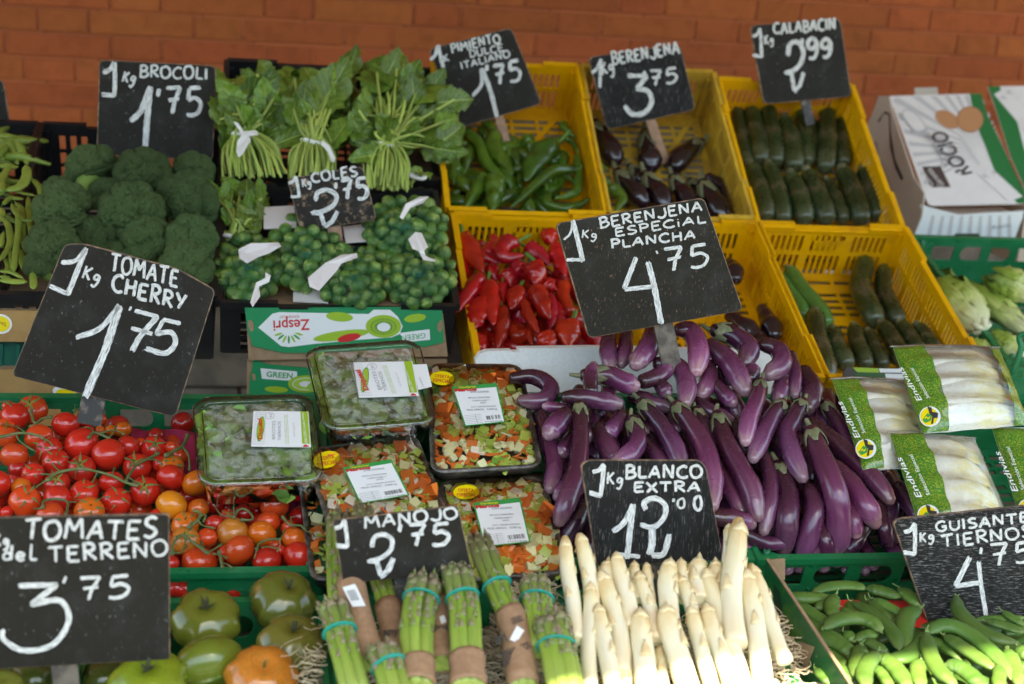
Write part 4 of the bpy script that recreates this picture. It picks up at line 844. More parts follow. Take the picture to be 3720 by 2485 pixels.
# ---------------------------------------------------------------- red peppers
GR = 'red peppers in the lower yellow crate'
rp = [([(330,420),(390,560),(450,650),(500,735)],150,.03,'straight red pepper leaning on the rear wall by the sprout crate'),
 ([(320,660),(300,780),(290,900)],110,.02,'red pepper standing against the side wall of its crate'),
 ([(400,720),(380,830),(375,880)],90,.0,'red pepper half hidden behind the wall side one'),
 ([(490,800),(400,920),(320,1030),(255,1125)],130,.045,'pointed red pepper whose tip hangs over the crate side'),
 ([(560,870),(570,1000),(585,1120),(605,1240)],150,.04,'large pointed red pepper hanging straight down in the left half'),
 ([(690,870),(690,950),(695,1050)],85,.03,'narrow red pepper next to the large pointed one'),
 ([(620,440),(600,540),(520,600),(640,660)],130,.02,'folded red pepper at the rear wall'),
 ([(590,700),(600,780),(630,830)],110,.015,'red pepper below the folded one'),
 ([(820,460),(700,500),(700,610),(880,600)],130,.045,'red pepper coiled round its green stalk at the rear'),
 ([(850,690),(840,740),(890,770)],130,.03,'blunt red pepper under the coiled one'),
 ([(930,520),(1000,560),(1080,620),(1130,680)],130,.03,'red pepper slanting away from the coiled one'),
 ([(1150,380),(1140,430),(1160,480)],130,.02,'wide red pepper touching the corner of the big board'),
 ([(1190,520),(1230,620),(1280,780)],140,.03,'long red pepper along the edge of the big board'),
 ([(730,780),(760,830),(770,880)],150,.01,'dark red pepper in the middle hollow'),
 ([(1000,700),(1010,780),(1000,850)],180,.04,'crumpled bright red pepper in the centre'),
 ([(1100,870),(1150,900),(1200,920)],140,.03,'red pepper with a hooked green stalk'),
 ([(840,940),(820,1020),(780,1090)],150,.035,'squat red pepper with pale dents'),
 ([(930,850),(940,900),(930,940)],90,.0,'dark red pepper deep beside the crumpled one'),
 ([(480,1040),(470,1140),(430,1220),(400,1300)],180,.03,'bulky red pepper at the lower crate side'),
 ([(900,1030),(930,1130),(980,1230),(1030,1320)],90,.045,'long thin red pepper slanting across the lower middle'),
 ([(1020,920),(1060,1040),(1130,1180)],170,.035,'folded red pepper with a deep groove'),
 ([(1150,990),(1160,1130),(1150,1280)],110,.03,'red pepper beside the deep grooved one'),
 ([(690,1110),(690,1220),(680,1320),(650,1460)],130,.03,'red pepper with a green stalk lying over its lower half'),
 ([(850,1150),(870,1190),(900,1220)],120,.01,'round red pepper end in the lower middle'),
 ([(790,1270),(830,1370),(930,1340),(970,1430)],100,.025,'curved red pepper near the foam board'),
 ([(450,1370),(470,1450),(500,1540)],150,.02,'red pepper at the lower corner of the crate'),
 ([(1090,1350),(1130,1420),(1160,1480)],150,.03,'red pepper standing on the edge of the foam board'),
 ([(1290,860),(1270,960),(1330,1120),(1400,1110)],110,.03,'horseshoe shaped red pepper under the big board'),
 ([(1240,1060),(1240,1160),(1240,1250)],110,.02,'dull red pepper between the groove and the horseshoe'),
 ([(1340,1260),(1310,1350),(1320,1450)],190,.03,'large ribbed red pepper at the foam board'),
 ([(600,1360),(620,1430),(600,1500)],120,.0,'red pepper low under the one with the green stalk'),
 ([(1200,740),(1260,780),(1290,820)],100,.02,'small red pepper tip next to the big board'),
 ([(370,960),(380,1040),(370,1090)],90,.0,'red pepper in shade under the overhanging pointed one'),
 ([(470,480),(480,520),(500,560)],90,.0,'small dark red pepper beside the straight one'),
 ([(1500,1280),(1560,1380),(1600,1450)],150,.02,'red pepper peeping out below the big board')]
for i, (pts, d_, off, lb) in enumerate(rp): pep(pts, d_, BEDYL, -.06+off, ZP, m_rpe, lb, GR, st=i in (8,11,15,22,1,4,0,5,10,14,16,20,25,28,29), nm='red_pepper')
fill(75, BEDYL, yl[0][0]+.03, yl[0][1]-.03, .02, .36, -.055, filler('red_pepper', m_rpe, .019, .06, 'red pepper in shade beneath the upper layer of red peppers', 'pepper', 'red peppers of the lower layer', BEDYL))
# ---------------------------------------------------------------- cherry tomatoes on the vine
m_tom = M('tomato_skin', (.5,.02,.01), .2, objcol=True, scale=28, col2=(.42,.05,.008), lo=.55, hi=.9, coat=.3, sss=.0, bump=.02, bscale=300)
m_vine = M('vine_green', (.085,.115,.028), .6, var=.15, scale=90, col2=(.13,.14,.05), bump=.3)
m_star = ramp_uv(M('sepal_green', (.09,.14,.03), .6, scale=90), [(0,(.35,.24,.02)), (.25,(.14,.17,.03)), (1,(.055,.09,.02))], .08)
def ball_me(name, mat, lob, dip, n=22, seg=30, flat=.9, seed=0):
    vs = []; uv = []
    for i in range(n+1):
        th = math.pi*i/n
        for j in range(seg):
            a = 2*math.pi*j/seg; s = math.sin(th); z = math.cos(th)*flat
            k = 1+lob[1]*math.cos(lob[0]*a+seed)*s**1.5*(.55+.45*math.cos(th)) + (lob[2] if len(lob) > 2 else 0)*math.cos((lob[0]*2-1)*a+seed*2)*s
            z -= dip*math.exp(-(s/.28)**2)*(1 if th < 1.57 else .35) if th < 1.57 else -dip*.4*math.exp(-(s/.25)**2)
            w_ = 1+.05*mnoise.noise(Vector((math.cos(a)*s, math.sin(a)*s, z))*1.3+Vector((seed*5,0,0)))
            vs.append(Vector((s*k*math.cos(a)*w_, s*k*math.sin(a)*w_, z*w_))); uv.append((j/seg, i/n))
    fs = [(i*seg+j, (i+1)*seg+j, (i+1)*seg+(j+1)%seg, i*seg+(j+1)%seg) for i in range(n) for j in range(seg)]
    return mesh(name, vs, fs, mat, True, uv)
tom_me = [ball_me('tomato_fruit', m_tom, (5,.012), .06, seed=s, flat=f) for s, f in ((0,.92),(1,.96),(2,.88))] + [ball_me('tomato_fruit', m_tom, (4,.035), .10, seed=5, flat=.84)]
def star_me(name, mat, n=5, L=.85, w=.16, curl=.5, seed=0):
    rr = random.Random(seed); vs = [Vector((0,0,.02))]; uv = [(0,0)]; fs = []
    for k in range(n):
        a = 2*math.pi*k/n+rr.uniform(-.25,.25); l = L*rr.uniform(.75,1.15); base = len(vs); c = curl*rr.uniform(-.4,1.3); sw = rr.uniform(-.4,.4)
        for i in range(6):
            t = (i+.3)/5.3; ww = w*(math.sin(math.pi*min(t*.9+.14, 1))**.8)*(1.05-t*.9); x = t*l; z = .03-.5*x*x*.45+c*t*t*.5; aa = a+sw*t*t
            for sgn in (-1, 0, 1): vs.append(Vector((x*math.cos(aa)-sgn*ww*math.sin(aa), x*math.sin(aa)+sgn*ww*math.cos(aa), z+(.03 if sgn == 0 else 0)))); uv.append((sgn*.5+.5, t))
        fs += [(0, base, base+1), (0, base+1, base+2)]
        for i in range(5):
            for s in (0,1): q = base+i*3+s; fs.append((q, q+3, q+4, q+1))
    v, f, u = tube_geo([(0,0,0),(.02,.0,.18),(.1,.03,.34)], .05, n=4, seg=6); b = len(vs); vs += v; fs += [tuple(b+i for i in q) for q in f]; uv += [(0,.9)]*len(v)
    return mesh(name, vs, fs, mat, True, uv)
stars = [star_me('tomato_calyx', m_star, 5, 1.1, .13, .6, s) for s in range(5)]
TC = {'R':(.52,.018,.010),'OR':(.56,.050,.010),'O':(.60,.120,.010),'Y':(.68,.230,.012),'D':(.36,.010,.008),'B':(.44,.15,.02)}
TW = {'R':'bright red','OR':'orange red','O':'orange','Y':'yellow orange','D':'dark red','B':'dull orange brown'}
GT = 'cherry tomatoes on the vine in the long green crate'
tl = [(T1,x,y,r,c,k) for x,y,r,c,k in [(370,280,170,'OR',1),(170,355,165,'R',0),(750,450,160,'R',0),(985,378,118,'R',0),(1145,395,80,'OR',0),(1400,500,100,'O',0),(1265,512,70,'O',0),(80,470,110,'OR',0),(60,575,150,'OR',1),(440,590,160,'OR',0),(560,730,160,'R',1),(165,800,165,'OR',0),(930,670,200,'R',0),(1240,790,192,'R',0),(1460,690,135,'R',0),(1010,510,62,'R',0),(1140,515,62,'O',0),(1770,590,112,'D',0),(1755,720,148,'R',2),(1600,670,78,'OR',0),(1960,710,90,'OR',0),(2050,800,92,'OR',0),(640,875,155,'R',2),(930,955,165,'R',2),(1560,930,160,'R',2),(1960,930,145,'O',2),(1945,1048,165,'R',0),(210,950,115,'D',0),(380,1015,135,'R',2),(-50,1130,175,'R',0),(240,1155,112,'O',0),(290,1320,186,'OR',2),(650,1120,150,'R',2),(660,1290,165,'R',0),(960,1235,165,'R',2),(1270,1110,150,'R',0),(1650,1210,172,'R',2),(1325,1325,172,'R',2),(1955,1362,182,'Y',0),(570,1480,160,'OR',0),(1020,1440,175,'O',2),(70,1450,80,'R',0),(-90,1440,110,'R',0),(1790,1490,90,'R',0),(130,560,100,'OR',0),(1830,890,100,'R',0),(90,240,70,'OR',0)]]
tl += [(T2,x,y,r,c,k) for x,y,r,c,k in [(355,485,168,'O',0),(670,505,160,'O',0),(745,425,108,'OR',0),(375,775,128,'O',0),(95,735,20,'Y',0),(560,740,112,'D',0),(1050,640,130,'OR',0),(1250,740,172,'OR',0),(1540,870,135,'D',0),(230,970,160,'O',2),(570,960,125,'R',0),(710,865,92,'R',2),(890,830,110,'D',0),(1170,935,142,'OR',0),(1100,1065,165,'O',0),(770,1055,185,'B',0),(840,1250,186,'OR',0),(230,1140,165,'B',2),(480,1110,118,'OR',0),(390,1390,208,'OR',3),(60,1400,100,'R',0),(1160,1375,172,'R',0),(1515,1320,182,'R',0),(1470,1120,142,'O',0),(1630,1150,86,'O',0),(1400,990,90,'OR',0),(690,1280,90,'R',0),(1250,1190,80,'OR',0),(850,650,72,'R',0),(690,760,66,'D',0),(1040,800,66,'D',0),(1330,900,64,'D',0),(1310,1250,70,'R',0)] if r > 30]
tit = []
for i, (cv, x, y, r, c, k) in enumerate(tl):
    s = 3.136; u, v = cv(x, y); lay = {'D':-.016}.get(c, 0)+(r-140)*.00008
    p = BED2.on(u, v, -.002+lay+.004*math.sin(i)); R = rad(p, r/s)*1.0
    if p.y < 1.742+R: p = atY(u, v, 1.742+R)
    ax = Vector((rnd.uniform(-.4,.4), rnd.uniform(-1,.3), rnd.uniform(.1,1))).normalized()
    if k == 2: ax = (CAM-p).normalized()*1.0+Vector((rnd.uniform(-.25,.25),0,.75)); ax.normalize()
    if k in (0,3): ax = Vector((rnd.uniform(-.7,.7), .6, rnd.uniform(.3,1))).normalized()
    q = list(TC[c]); q = [min(.9, z*rnd.uniform(.9,1.12)) for z in q]
    root = empty('cherry_tomato', p-BED2.n*R*.9, 'x', 'tomato', GT)
    o = link('fruit', tom_me[3 if k == 3 else i % 3], root, None, q); o.matrix_basis = root.matrix_basis.inverted() @ frame_mat(p, ax, None, R); o.matrix_parent_inverse = Matrix()
    if k:
        o = link('calyx', stars[i % 5], root); o.matrix_parent_inverse = Matrix(); o.matrix_basis = root.matrix_basis.inverted() @ frame_mat(p+ax*R*.84, ax, Vector((math.sin(i*2.3), .1, math.cos(i*2.3))), R*.95)
    tit.append((u, v, root, TW[c]))
left = [t for t in tit if t[0] < 700]; right = [t for t in tit if t[0] >= 700]
RN = lambda side: (lambda k: f'{ordn(k)} row up from the front rim, {side}')
rank([t for t in tit if t[0] < 330], 6, lambda k: f'{ordn(k)} row behind the TERRENO board', '{look} cherry tomato, {n} along in the {row}')
rank([t for t in tit if 330 <= t[0] < 690], 6, lambda k: f'{ordn(k)} row', '{look} cherry tomato near the tilted board, {n} along in the {row} up')
rank([t for t in tit if t[0] >= 690], 6, lambda k: f'{ordn(k)} row', '{look} cherry tomato by the salad box, {n} along in {row} up')
for i in range(85):
    u, v = rnd.uniform(-60,1160), rnd.uniform(1500,2050)
    if u > 700 and v < 1760: continue
    p = BED2.on(u, v, -.040+rnd.uniform(-.012,.004)); 
    if p.x > x-.03+0*9: pass
    if p.x > xat(1183,2062,BED2)-.03: continue
    o = link('cherry_tomato', tom_me[i % 3], None, frame_mat(p, Vector((rnd.uniform(-1,1),rnd.uniform(-1,1),.6)), None, .0185), TC[rnd.choice(('D','R','OR'))]); tag(o, 'shaded cherry tomato below the top layer of the vine tomatoes', 'tomato', 'cherry tomatoes of the lower layer')
for i, (x_, y_, r_) in enumerate(((935,1090,62),(1000,1100,60),(1165,1092,70),(885,1085,55))):
    u, v = Z1(x_, y_); p = atY(u, v, 1.757); o = link('cherry_tomato', tom_me[i % 3], None, frame_mat(p, Vector((.2,.6,.8)), None, rad(p, r_/1.38*1.0)), TC['R']); tag(o, f'red cherry tomato seen through the crate front windows, {ordn(i)} of those in the windows', 'tomato', 'tomatoes in the crate windows')
def stalk(pts, w, conv, bed, off, lb, mt=m_vine, branches=()):
    W = [bed.on(*conv(*p), off) for p in pts]; r = 1.3*rad(W[0], w/conv_s(conv)/2); root = empty('vine_stalk', W[0], lb, 'stalk', 'green vine stalks over the cherry tomatoes')
    tube('stem', W, r, mt, root, n=6*len(pts), seg=8, prof=((0,1.5),(.12,1),(.88,.9),(1,1.3)), wob=.25)
    for b_ in branches:
        B = [bed.on(*conv(*p), off-(.0 if i == 0 else .004*i)) for i, p in enumerate(b_)]; tube('branch', B, r*.62, mt, root, n=8, seg=7, prof=((0,1.1),(.5,.8),(1,1.2)), wob=.2)
    return root
def conv_s(conv): return 100/(Vector(conv(100,0))-Vector(conv(0,0))).x
VO = .0225
for pts, w, br, lb in [
 ([(0,585),(180,550),(290,545),(430,570),(490,600)],26,[[(290,545),(240,500),(180,470)],[(180,550),(230,640),(380,740)],[(490,600),(560,640),(600,690)]],'vine stalk crossing the leftmost cherry tomatoes'),
 ([(540,1080),(620,1010),(760,970),(930,950),(1100,980),(1280,1030),(1420,1100),(1560,1140)],28,[[(620,1010),(560,1015),(470,1010)],[(700,990),(630,930),(600,890)],[(930,950),(880,880),(850,840)],[(1110,990),(1070,1070),(1010,1170)],[(1280,1030),(1290,980),(1305,940)],[(540,1080),(450,1130),(400,1170)]],'longest vine stalk winding through the middle cherry tomatoes'),
 ([(1430,1100),(1460,1040),(1520,950),(1560,900),(1680,840),(1800,775)],28,[[(1540,910),(1480,850),(1430,830)],[(1680,840),(1780,850),(1850,900)],[(1470,1050),(1530,1100),(1570,1150)],[(1780,780),(1775,700),(1755,650)]],'forked vine stalk in front of the star topped tomatoes'),
 ([(1010,595),(1070,540),(1150,560),(1240,600)],26,[[(1070,530),(1010,480),(920,490)],[(1150,545),(1300,510),(1420,560)],[(1240,600),(1290,540),(1320,460)]],'vine stalk between the two largest red cherry tomatoes'),
 ([(350,290),(370,360),(400,430),(480,380),(580,360)],24,[[(400,430),(370,460),(330,470)]],'vine stalk at the rear beside the topmost cherry tomato'),
 ([(1890,800),(2000,740),(2080,690),(2120,620),(2140,570)],34,[[(2080,700),(2140,780),(2160,880),(2160,960)]],'thick cut vine stalk sticking up beside the salad box'),
 ([(490,1390),(500,1320),(620,1295),(760,1320),(770,1400),(750,1470)],26,[[(770,1330),(860,1330),(950,1370)],[(480,1395),(420,1405),(390,1400)]],'looped vine stalk just over the TERRENO board'),
 ([(0,190),(80,190),(130,240)],22,[[(90,200),(200,235),(260,200)]],'vine stalk in the rear corner of the tomato crate'),
 ([(840,290),(900,270),(960,250)],18,[[(860,290),(850,240),(860,220)]],'short vine stalk at the foot of the TOMATE CHERRY stake')]: stalk(pts, w, T1, BED2, VO, lb, branches=br)
for pts, w, br, lb in [
 ([(270,990),(370,910),(400,830),(340,800)],30,[[(390,860),(460,850),(440,920)],[(380,920),(430,970),(560,1000)],[(370,910),(300,950),(280,1000)]],'curled vine stalk over the orange tomatoes'),
 ([(780,880),(830,800),(900,780),(980,840),(990,900),(870,905)],24,[[(790,870),(700,860),(640,850)],[(640,850),(590,790),(570,730)]],'looping vine stalk in the middle of the front tomatoes'),
 ([(790,640),(950,635),(1090,680)],24,[[(790,650),(780,760),(790,840)],[(965,630),(975,570),(980,530)]],'straight vine stalk below the salad box'),
 ([(80,1290),(90,1180),(190,1080),(300,1150),(370,1200),(480,1280)],30,[[(480,1280),(560,1240),(640,1190)],[(430,1230),(420,1170),(410,1150)],[(540,1290),(640,1310),(700,1340)],[(90,1280),(170,1280),(240,1200)]],'stout vine stalk at the crate front beside the TERRENO board'),
 ([(1340,870),(1420,960),(1540,970),(1590,1010)],24,[[(1440,950),(1430,880),(1470,870)],[(1590,1010),(1620,960),(1630,920)],[(1600,1030),(1680,1060),(1700,1090)]],'vine stalk near the crate corner post'),
 ([(1040,1240),(1080,1170),(1180,1130),(1310,1125)],24,[[(1310,1125),(1340,1080),(1360,1020)],[(1310,1130),(1310,1200),(1280,1260)],[(1100,1220),(1160,1210),(1270,1230)],[(1050,1230),(1030,1300),(1020,1340)]],'vine stalk between the two red tomatoes of the front corner'),
 ([(400,310),(440,295),(500,320),(530,370)],20,[[(540,370),(600,330),(630,280)]],'thin vine stalk touching the salad box'),
 ([(620,1270),(640,1380),(650,1440)],28,[[(640,1400),(700,1410),(760,1450)]],'vine stalk hanging down at the front rim')]: stalk(pts, w, T2, BED2, VO, lb, branches=br)
m_pink = M('pink_paper', (.42,.02,.09), .8, scale=60, col2=(.30,.015,.06), bump=.6, bscale=150)
def paper(poly, conv, bed, off, mat, name, lb, cat, sub=8, amp=.004):
    q = [bed.on(*conv(*p), off) for p in poly]; vs = []; 
    for i in range(sub+1):
        for j in range(sub+1):
            a, b = i/sub, j/sub; p = (q[0]*(1-a)+q[1]*a)*(1-b)+(q[3]*(1-a)+q[2]*a)*b; vs.append(p+bed.n*amp*mnoise.noise(p*60))
    fs = [(i*(sub+1)+j, i*(sub+1)+j+1, (i+1)*(sub+1)+j+1, (i+1)*(sub+1)+j) for i in range(sub) for j in range(sub)]
    o = add(name, vs, fs, mat, None, True); o.modifiers.new('s','SOLIDIFY').thickness = .0006; return tag(o, lb, cat)
paper([(1500,500),(2250,540),(2250,1000),(1500,900)], T1, BED2, -.03, m_pink, 'liner_paper', 'crumpled pink paper lining the rear of the tomato crate', 'paper', amp=.012)
paper([(1380,600),(1620,620),(1640,900),(1380,850)], T2, BED2, -.035, m_pink, 'liner_paper', 'crumpled pink paper in the crate corner next to the soup vegetables', 'paper', amp=.01)
# ---------------------------------------------------------------- big green tomatoes
m_gt = M('green_tomato_skin', (.06,.10,.012), .2, scale=24, col2=(.15,.13,.018), lo=.45, hi=.7, coat=.4, bump=.05, objcol=True, detail=2)
bt_me = [ball_me('big_tomato', m_gt, (5,.07,.035), .18, 30, 44, .72, 1.0), ball_me('big_tomato', m_gt, (6,.045,.03), .18, 30, 44, .78, 3.0), ball_me('big_tomato', m_gt, (3,.10,.03), .14, 30, 44, .74, 2.0)]
m_star2 = M('dry_sepal', (.05,.065,.025), .75, scale=200, col2=(.09,.09,.04), bump=.6)
st2 = [star_me('sepal', m_star2, 6, .42, .10, .9, s+20) for s in range(3)]
G4 = 'big green tomatoes in the front crate'
for i, (x_, y_, r_, mi, c, ax, lb, k) in enumerate([
 (1465,400,250,0,(.13,.155,.018),(0,-.45,1),'large green tomato with a clean star top beside the TERRENO board',1),
 (2015,265,240,1,(.10,.125,.018),(.25,-.35,1),'green tomato with a scarred orange streak in the crate corner',1),
 (2075,570,245,0,(.13,.125,.022),(.1,-.25,1),'brownish green tomato beside the asparagus bunch',1),
 (1480,710,240,2,(.11,.16,.015),(-.3,.8,.5),'lobed green tomato without a visible top below the clean star one',0),
 (1860,820,262,1,(.55,.16,.02),(.1,-.5,1),'orange ripening tomato with a long green star top',2),
 (1060,860,285,0,(.17,.24,.012),(.0,-.3,1),'bright lime green tomato under the TERRENO board',1),
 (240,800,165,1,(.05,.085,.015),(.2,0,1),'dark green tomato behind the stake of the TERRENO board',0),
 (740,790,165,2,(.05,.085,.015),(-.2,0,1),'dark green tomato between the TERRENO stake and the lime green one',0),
 (10,880,160,0,(.11,.13,.02),(.1,-.3,1),'green tomato at the very corner of the stall left of the TERRENO stake',0)]):
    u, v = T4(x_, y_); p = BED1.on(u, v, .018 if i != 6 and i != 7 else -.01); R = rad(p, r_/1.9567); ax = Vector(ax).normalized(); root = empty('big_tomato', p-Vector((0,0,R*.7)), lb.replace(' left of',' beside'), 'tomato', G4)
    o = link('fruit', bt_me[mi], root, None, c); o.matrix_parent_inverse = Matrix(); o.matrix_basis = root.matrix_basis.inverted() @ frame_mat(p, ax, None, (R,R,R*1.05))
    if k:
        o = link('calyx', st2[i % 3] if k == 1 else stars[1], root); o.matrix_parent_inverse = Matrix(); o.matrix_basis = root.matrix_basis.inverted() @ frame_mat(p+ax*R*.60, ax, Vector((.3,.1,1)), R*(.75 if k == 1 else .62))
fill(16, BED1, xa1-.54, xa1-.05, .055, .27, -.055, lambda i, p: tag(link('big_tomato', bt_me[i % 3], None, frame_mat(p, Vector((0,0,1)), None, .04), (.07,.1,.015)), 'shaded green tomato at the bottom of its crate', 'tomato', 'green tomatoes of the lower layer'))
# ---------------------------------------------------------------- broccoli
m_bro = M('broccoli_floret', (.060,.105,.036), .8, var=.18, scale=130, col2=(.15,.21,.055), bump=1.0, bscale=420, lo=.5, hi=.66, spec=.25)
m_brs = M('broccoli_stalk', (.16,.24,.05), .5, scale=40, var=.1)
def ico(n):
    import bmesh
    bm = bmesh.new(); bmesh.ops.create_icosphere(bm, subdivisions=n, radius=1.0); vs = [v.co.copy() for v in bm.verts]; fs = [tuple(v.index for v in f.verts) for f in bm.faces]; bm.free(); return vs, fs
def fib(n, ph=0): return [Vector((math.sqrt(1-z*z)*math.cos(i*2.39996+ph), math.sqrt(1-z*z)*math.sin(i*2.39996+ph), z)) for i in range(n) for z in [1-2*(i+.5)/n]]
def floret_me(seed, n1=26, n2=760, a1=.30, a2=.10):
    V, F = ico(6); A = np.array([tuple(v) for v in V]); rr = random.Random(seed)
    c1 = np.array([tuple((p+Vector((rr.uniform(-.2,.2),)*1+(rr.uniform(-.2,.2), rr.uniform(-.2,.2)))).normalized()) for p in fib(n1, seed)]); c2 = np.array([tuple((p+Vector((rr.uniform(-.05,.05), rr.uniform(-.05,.05), rr.uniform(-.05,.05)))).normalized()) for p in fib(n2, seed*2)])
    d1 = np.arccos(np.clip((A@c1.T).max(1), -1, 1)); d2 = np.arccos(np.clip((A@c2.T).max(1), -1, 1))
    w1, w2 = math.sqrt(4*math.pi/n1)*.62, math.sqrt(4*math.pi/n2)*.62
    k = .72 + a1*np.sqrt(np.clip(1-(d1/w1)**2*.8, 0, 1)) + a2*np.sqrt(np.clip(1-(d2/w2)**2*.8, 0, 1))
    B = A*k[:,None]; B[:,2] = np.where(B[:,2] < -.15, -.15+(B[:,2]+.15)*.35, B[:,2])
    return mesh('broccoli_crown', [Vector(b) for b in B], F, m_bro, True)
bro_me = [floret_me(s) for s in (3,5,9)]
GBR = 'broccoli heads in the black crate'
for i, (x_, y_, r_, off, tl_, lb) in enumerate([
 (530,185,150,.035,(-.5,.5,1),'broccoli head with its pale stalk showing, in the rear of the crate'),
 (815,215,160,.04,(0,-.1,1),'wide broccoli head below the BROCOLI board'),
 (1100,200,120,.03,(.2,0,1),'yellow green broccoli head touching the leafy greens'),
 (1065,370,172,.045,(.3,-.4,1),'big round broccoli head with a yellowing spot near the leafy greens'),
 (745,430,182,.055,(0,-.5,1),'largest broccoli head in the middle of the heap'),
 (610,340,110,.02,(-.2,-.3,1),'broccoli head half hidden behind the largest one'),
 (360,410,162,.05,(-.3,-.4,1),'dark broccoli head on the side of the flat beans'),
 (325,300,82,.035,(-.4,-.1,1),'small broccoli knob above the dark head'),
 (300,620,150,.04,(-.3,-.6,1),'broccoli head behind the top corner of the TOMATE CHERRY board'),
 (225,730,90,.03,(-.5,-.5,1),'little broccoli head beside the flat beans, half behind the board'),
 (560,580,140,.02,(0,-.6,1),'broccoli head just above the TOMATE CHERRY board'),
 (840,590,142,.035,(.1,-.6,1),'broccoli head with light green edges above the board slope'),
 (1085,590,150,.04,(.3,-.6,1),'broccoli head next to the crate wall, third from the rear'),
 (1060,740,150,.03,(.3,-.8,1),'frontmost broccoli head above the high corner of the board'),
 (700,680,110,.01,(0,-.7,1),'broccoli head peeping over the lettering of the board'),
 (480,760,130,.01,(0,-.7,1),'broccoli head hidden behind the board'),(930,380,100,.0,(0,-.4,1),'broccoli head wedged between the largest and the spotted one')]):
    if 'hidden behind the board' in lb: continue
    u, v = ZB(x_, y_); p = BEDB.on(u, v, off); R = rad(p, r_/1.5675); ax = Vector(tl_).normalized(); root = empty('broccoli', p-ax*R*1.2, lb, 'broccoli', GBR)
    o = link('crown', bro_me[i % 3], root); o.matrix_parent_inverse = Matrix(); o.matrix_basis = root.matrix_basis.inverted() @ frame_mat(p, ax, Vector((math.sin(i),math.cos(i),.2)), (R*.99,R*.99,R*.95))
    if i == 0: tube('stalk', [p-ax*R*.2+Vector((-.01,-.01,0)), Vector(BEDB.on(*ZB(470,330), .02)), Vector(BEDB.on(*ZB(500,400), .012))], R*.30, m_brs, root, n=6, prof=((0,1.5),(.5,.8),(1,.5)))
    else: tube('stalk', [p-ax*R*.1, p-ax*R*1.15], R*.33, m_brs, root, n=4, prof=((0,1.6),(1,.9)), cap1=.15)
# ---------------------------------------------------------------- flat green beans
m_bean = M('flat_bean_skin', (.22,.27,.04), .45, var=.22, scale=40, col2=(.15,.22,.03), bump=.1)
GBN = 'flat green beans in the black crate'
beans = [([(20,310),(10,250),(45,180),(100,165)],42,3),([(40,300),(110,280),(150,230),(150,160)],60,4),([(190,240),(230,290),(235,340)],38,3),([(20,380),(60,345),(130,350)],34,2),([(60,280),(110,310),(200,330)],26,2),([(0,165),(40,160),(80,160)],40,2),
 ([(70,380),(85,420),(130,470)],30,3),([(10,450),(50,510),(55,610),(0,700)],36,3),([(100,400),(105,520),(90,650),(80,760)],36,3),([(90,370),(130,420),(130,560),(150,660)],34,2),([(160,340),(165,430),(180,540),(190,600)],34,1),([(210,440),(170,470),(100,465)],26,3),([(20,540),(10,600),(0,620)],30,2),([(60,640),(70,720),(70,770)],34,1),([(120,640),(130,720),(160,780)],36,2),
 ([(0,760),(60,765),(130,800)],30,2),([(0,810),(80,820),(150,820)],44,3),([(185,770),(190,820),(190,860)],40,3),([(0,790),(60,800)],30,1),([(0,220),(20,280),(0,330)],40,2),([(-30,400),(10,420),(0,480)],36,2),([(-60,560),(-30,640),(-50,740)],36,2),([(-80,200),(-20,260),(-60,330)],40,2),([(30,690),(45,730),(30,780)],30,1),([(170,560),(200,620),(205,700)],30,1)]
for i, (pts, d_, lay) in enumerate(beans):
    q = [ZB(*p) for p in pts]; W = [BEDB.on(u, v, .0+lay*.011) for u, v in q]; r = rad(W[0], d_/1.5675/2)
    e = empty('flat_bean', W[0], 'x', 'bean', GBN); tube('pod', W, r*1.1, m_bean, e, n=14, seg=12, prof=((0,.35),(.1,.85),(.5,1),(.9,.85),(1,.3)), flat=.5, flatdir=BEDB.n, lobe=lambda a, t: 1+.06*math.sin(t*30), wob=.08, seed=i)
    tube('tip', [W[0], W[0]+(W[0]-W[1]).normalized()*r*1.2], r*.22, m_pst, e, n=2, seg=6)
    beans[i] = (q[len(q)//2][0], q[len(q)//2][1], e, ('thick' if d_ > 38 else 'slender') + (' curved' if len(pts) > 3 else ' straight' if len(pts) == 2 else ''))
rank(beans, 5, lambda k: f'{ordn(k)} row from the crate front', '{look} flat green bean, {n} in the {row}')
fill(120, BEDB, xbr-.62, xbr-.37, .02, .58, -.002, filler('flat_bean', m_bean, .009, .11, 'shaded flat green bean under the top layer of beans', 'bean', 'flat green beans of the lower layer', BEDB, prof=((0,.4),(.5,1),(1,.4))))
# ---------------------------------------------------------------- net bags of sprouts
m_spr = M('sprout_leaf', (.065,.165,.020), .4, var=.25, scale=16, col2=(.17,.29,.04), bump=.35, bscale=30, lo=.45, hi=.7, detail=3)
def sprout_me(s):
    vs = []; uv = []; n, seg = 14, 20
    for i in range(n+1):
        th = math.pi*i/n
        for j in range(seg):
            a = 2*math.pi*j/seg; k = 1+.05*math.sin(a*2+th*3+s)+.035*abs(math.sin(a*1.5+th*1.5+s*2))**.4; vs.append(Vector((math.sin(th)*math.cos(a)*k, math.sin(th)*math.sin(a)*k, math.cos(th)*1.08*k))); uv.append((j/seg, i/n))
    return mesh('sprout', vs, [(i*seg+j, (i+1)*seg+j, (i+1)*seg+(j+1)%seg, i*seg+(j+1)%seg) for i in range(n) for j in range(seg)], m_spr, True, uv)
ramp_uv(m_spr, [(0,(.24,.33,.07)), (.3,(.045,.12,.016)), (.55,(.085,.18,.024)), (.75,(.14,.24,.04)), (1,(.48,.52,.22))], .4, (4,7)); spm = [sprout_me(s) for s in (0,1.7,3.1)]
m_net = bpy.data.materials.new('teal_net'); m_net.use_nodes = True; t = m_net.node_tree; b = t.nodes['Principled BSDF']; b.inputs['Base Color'].default_value = (.01,.16,.10,1); b.inputs['Roughness'].default_value = .4
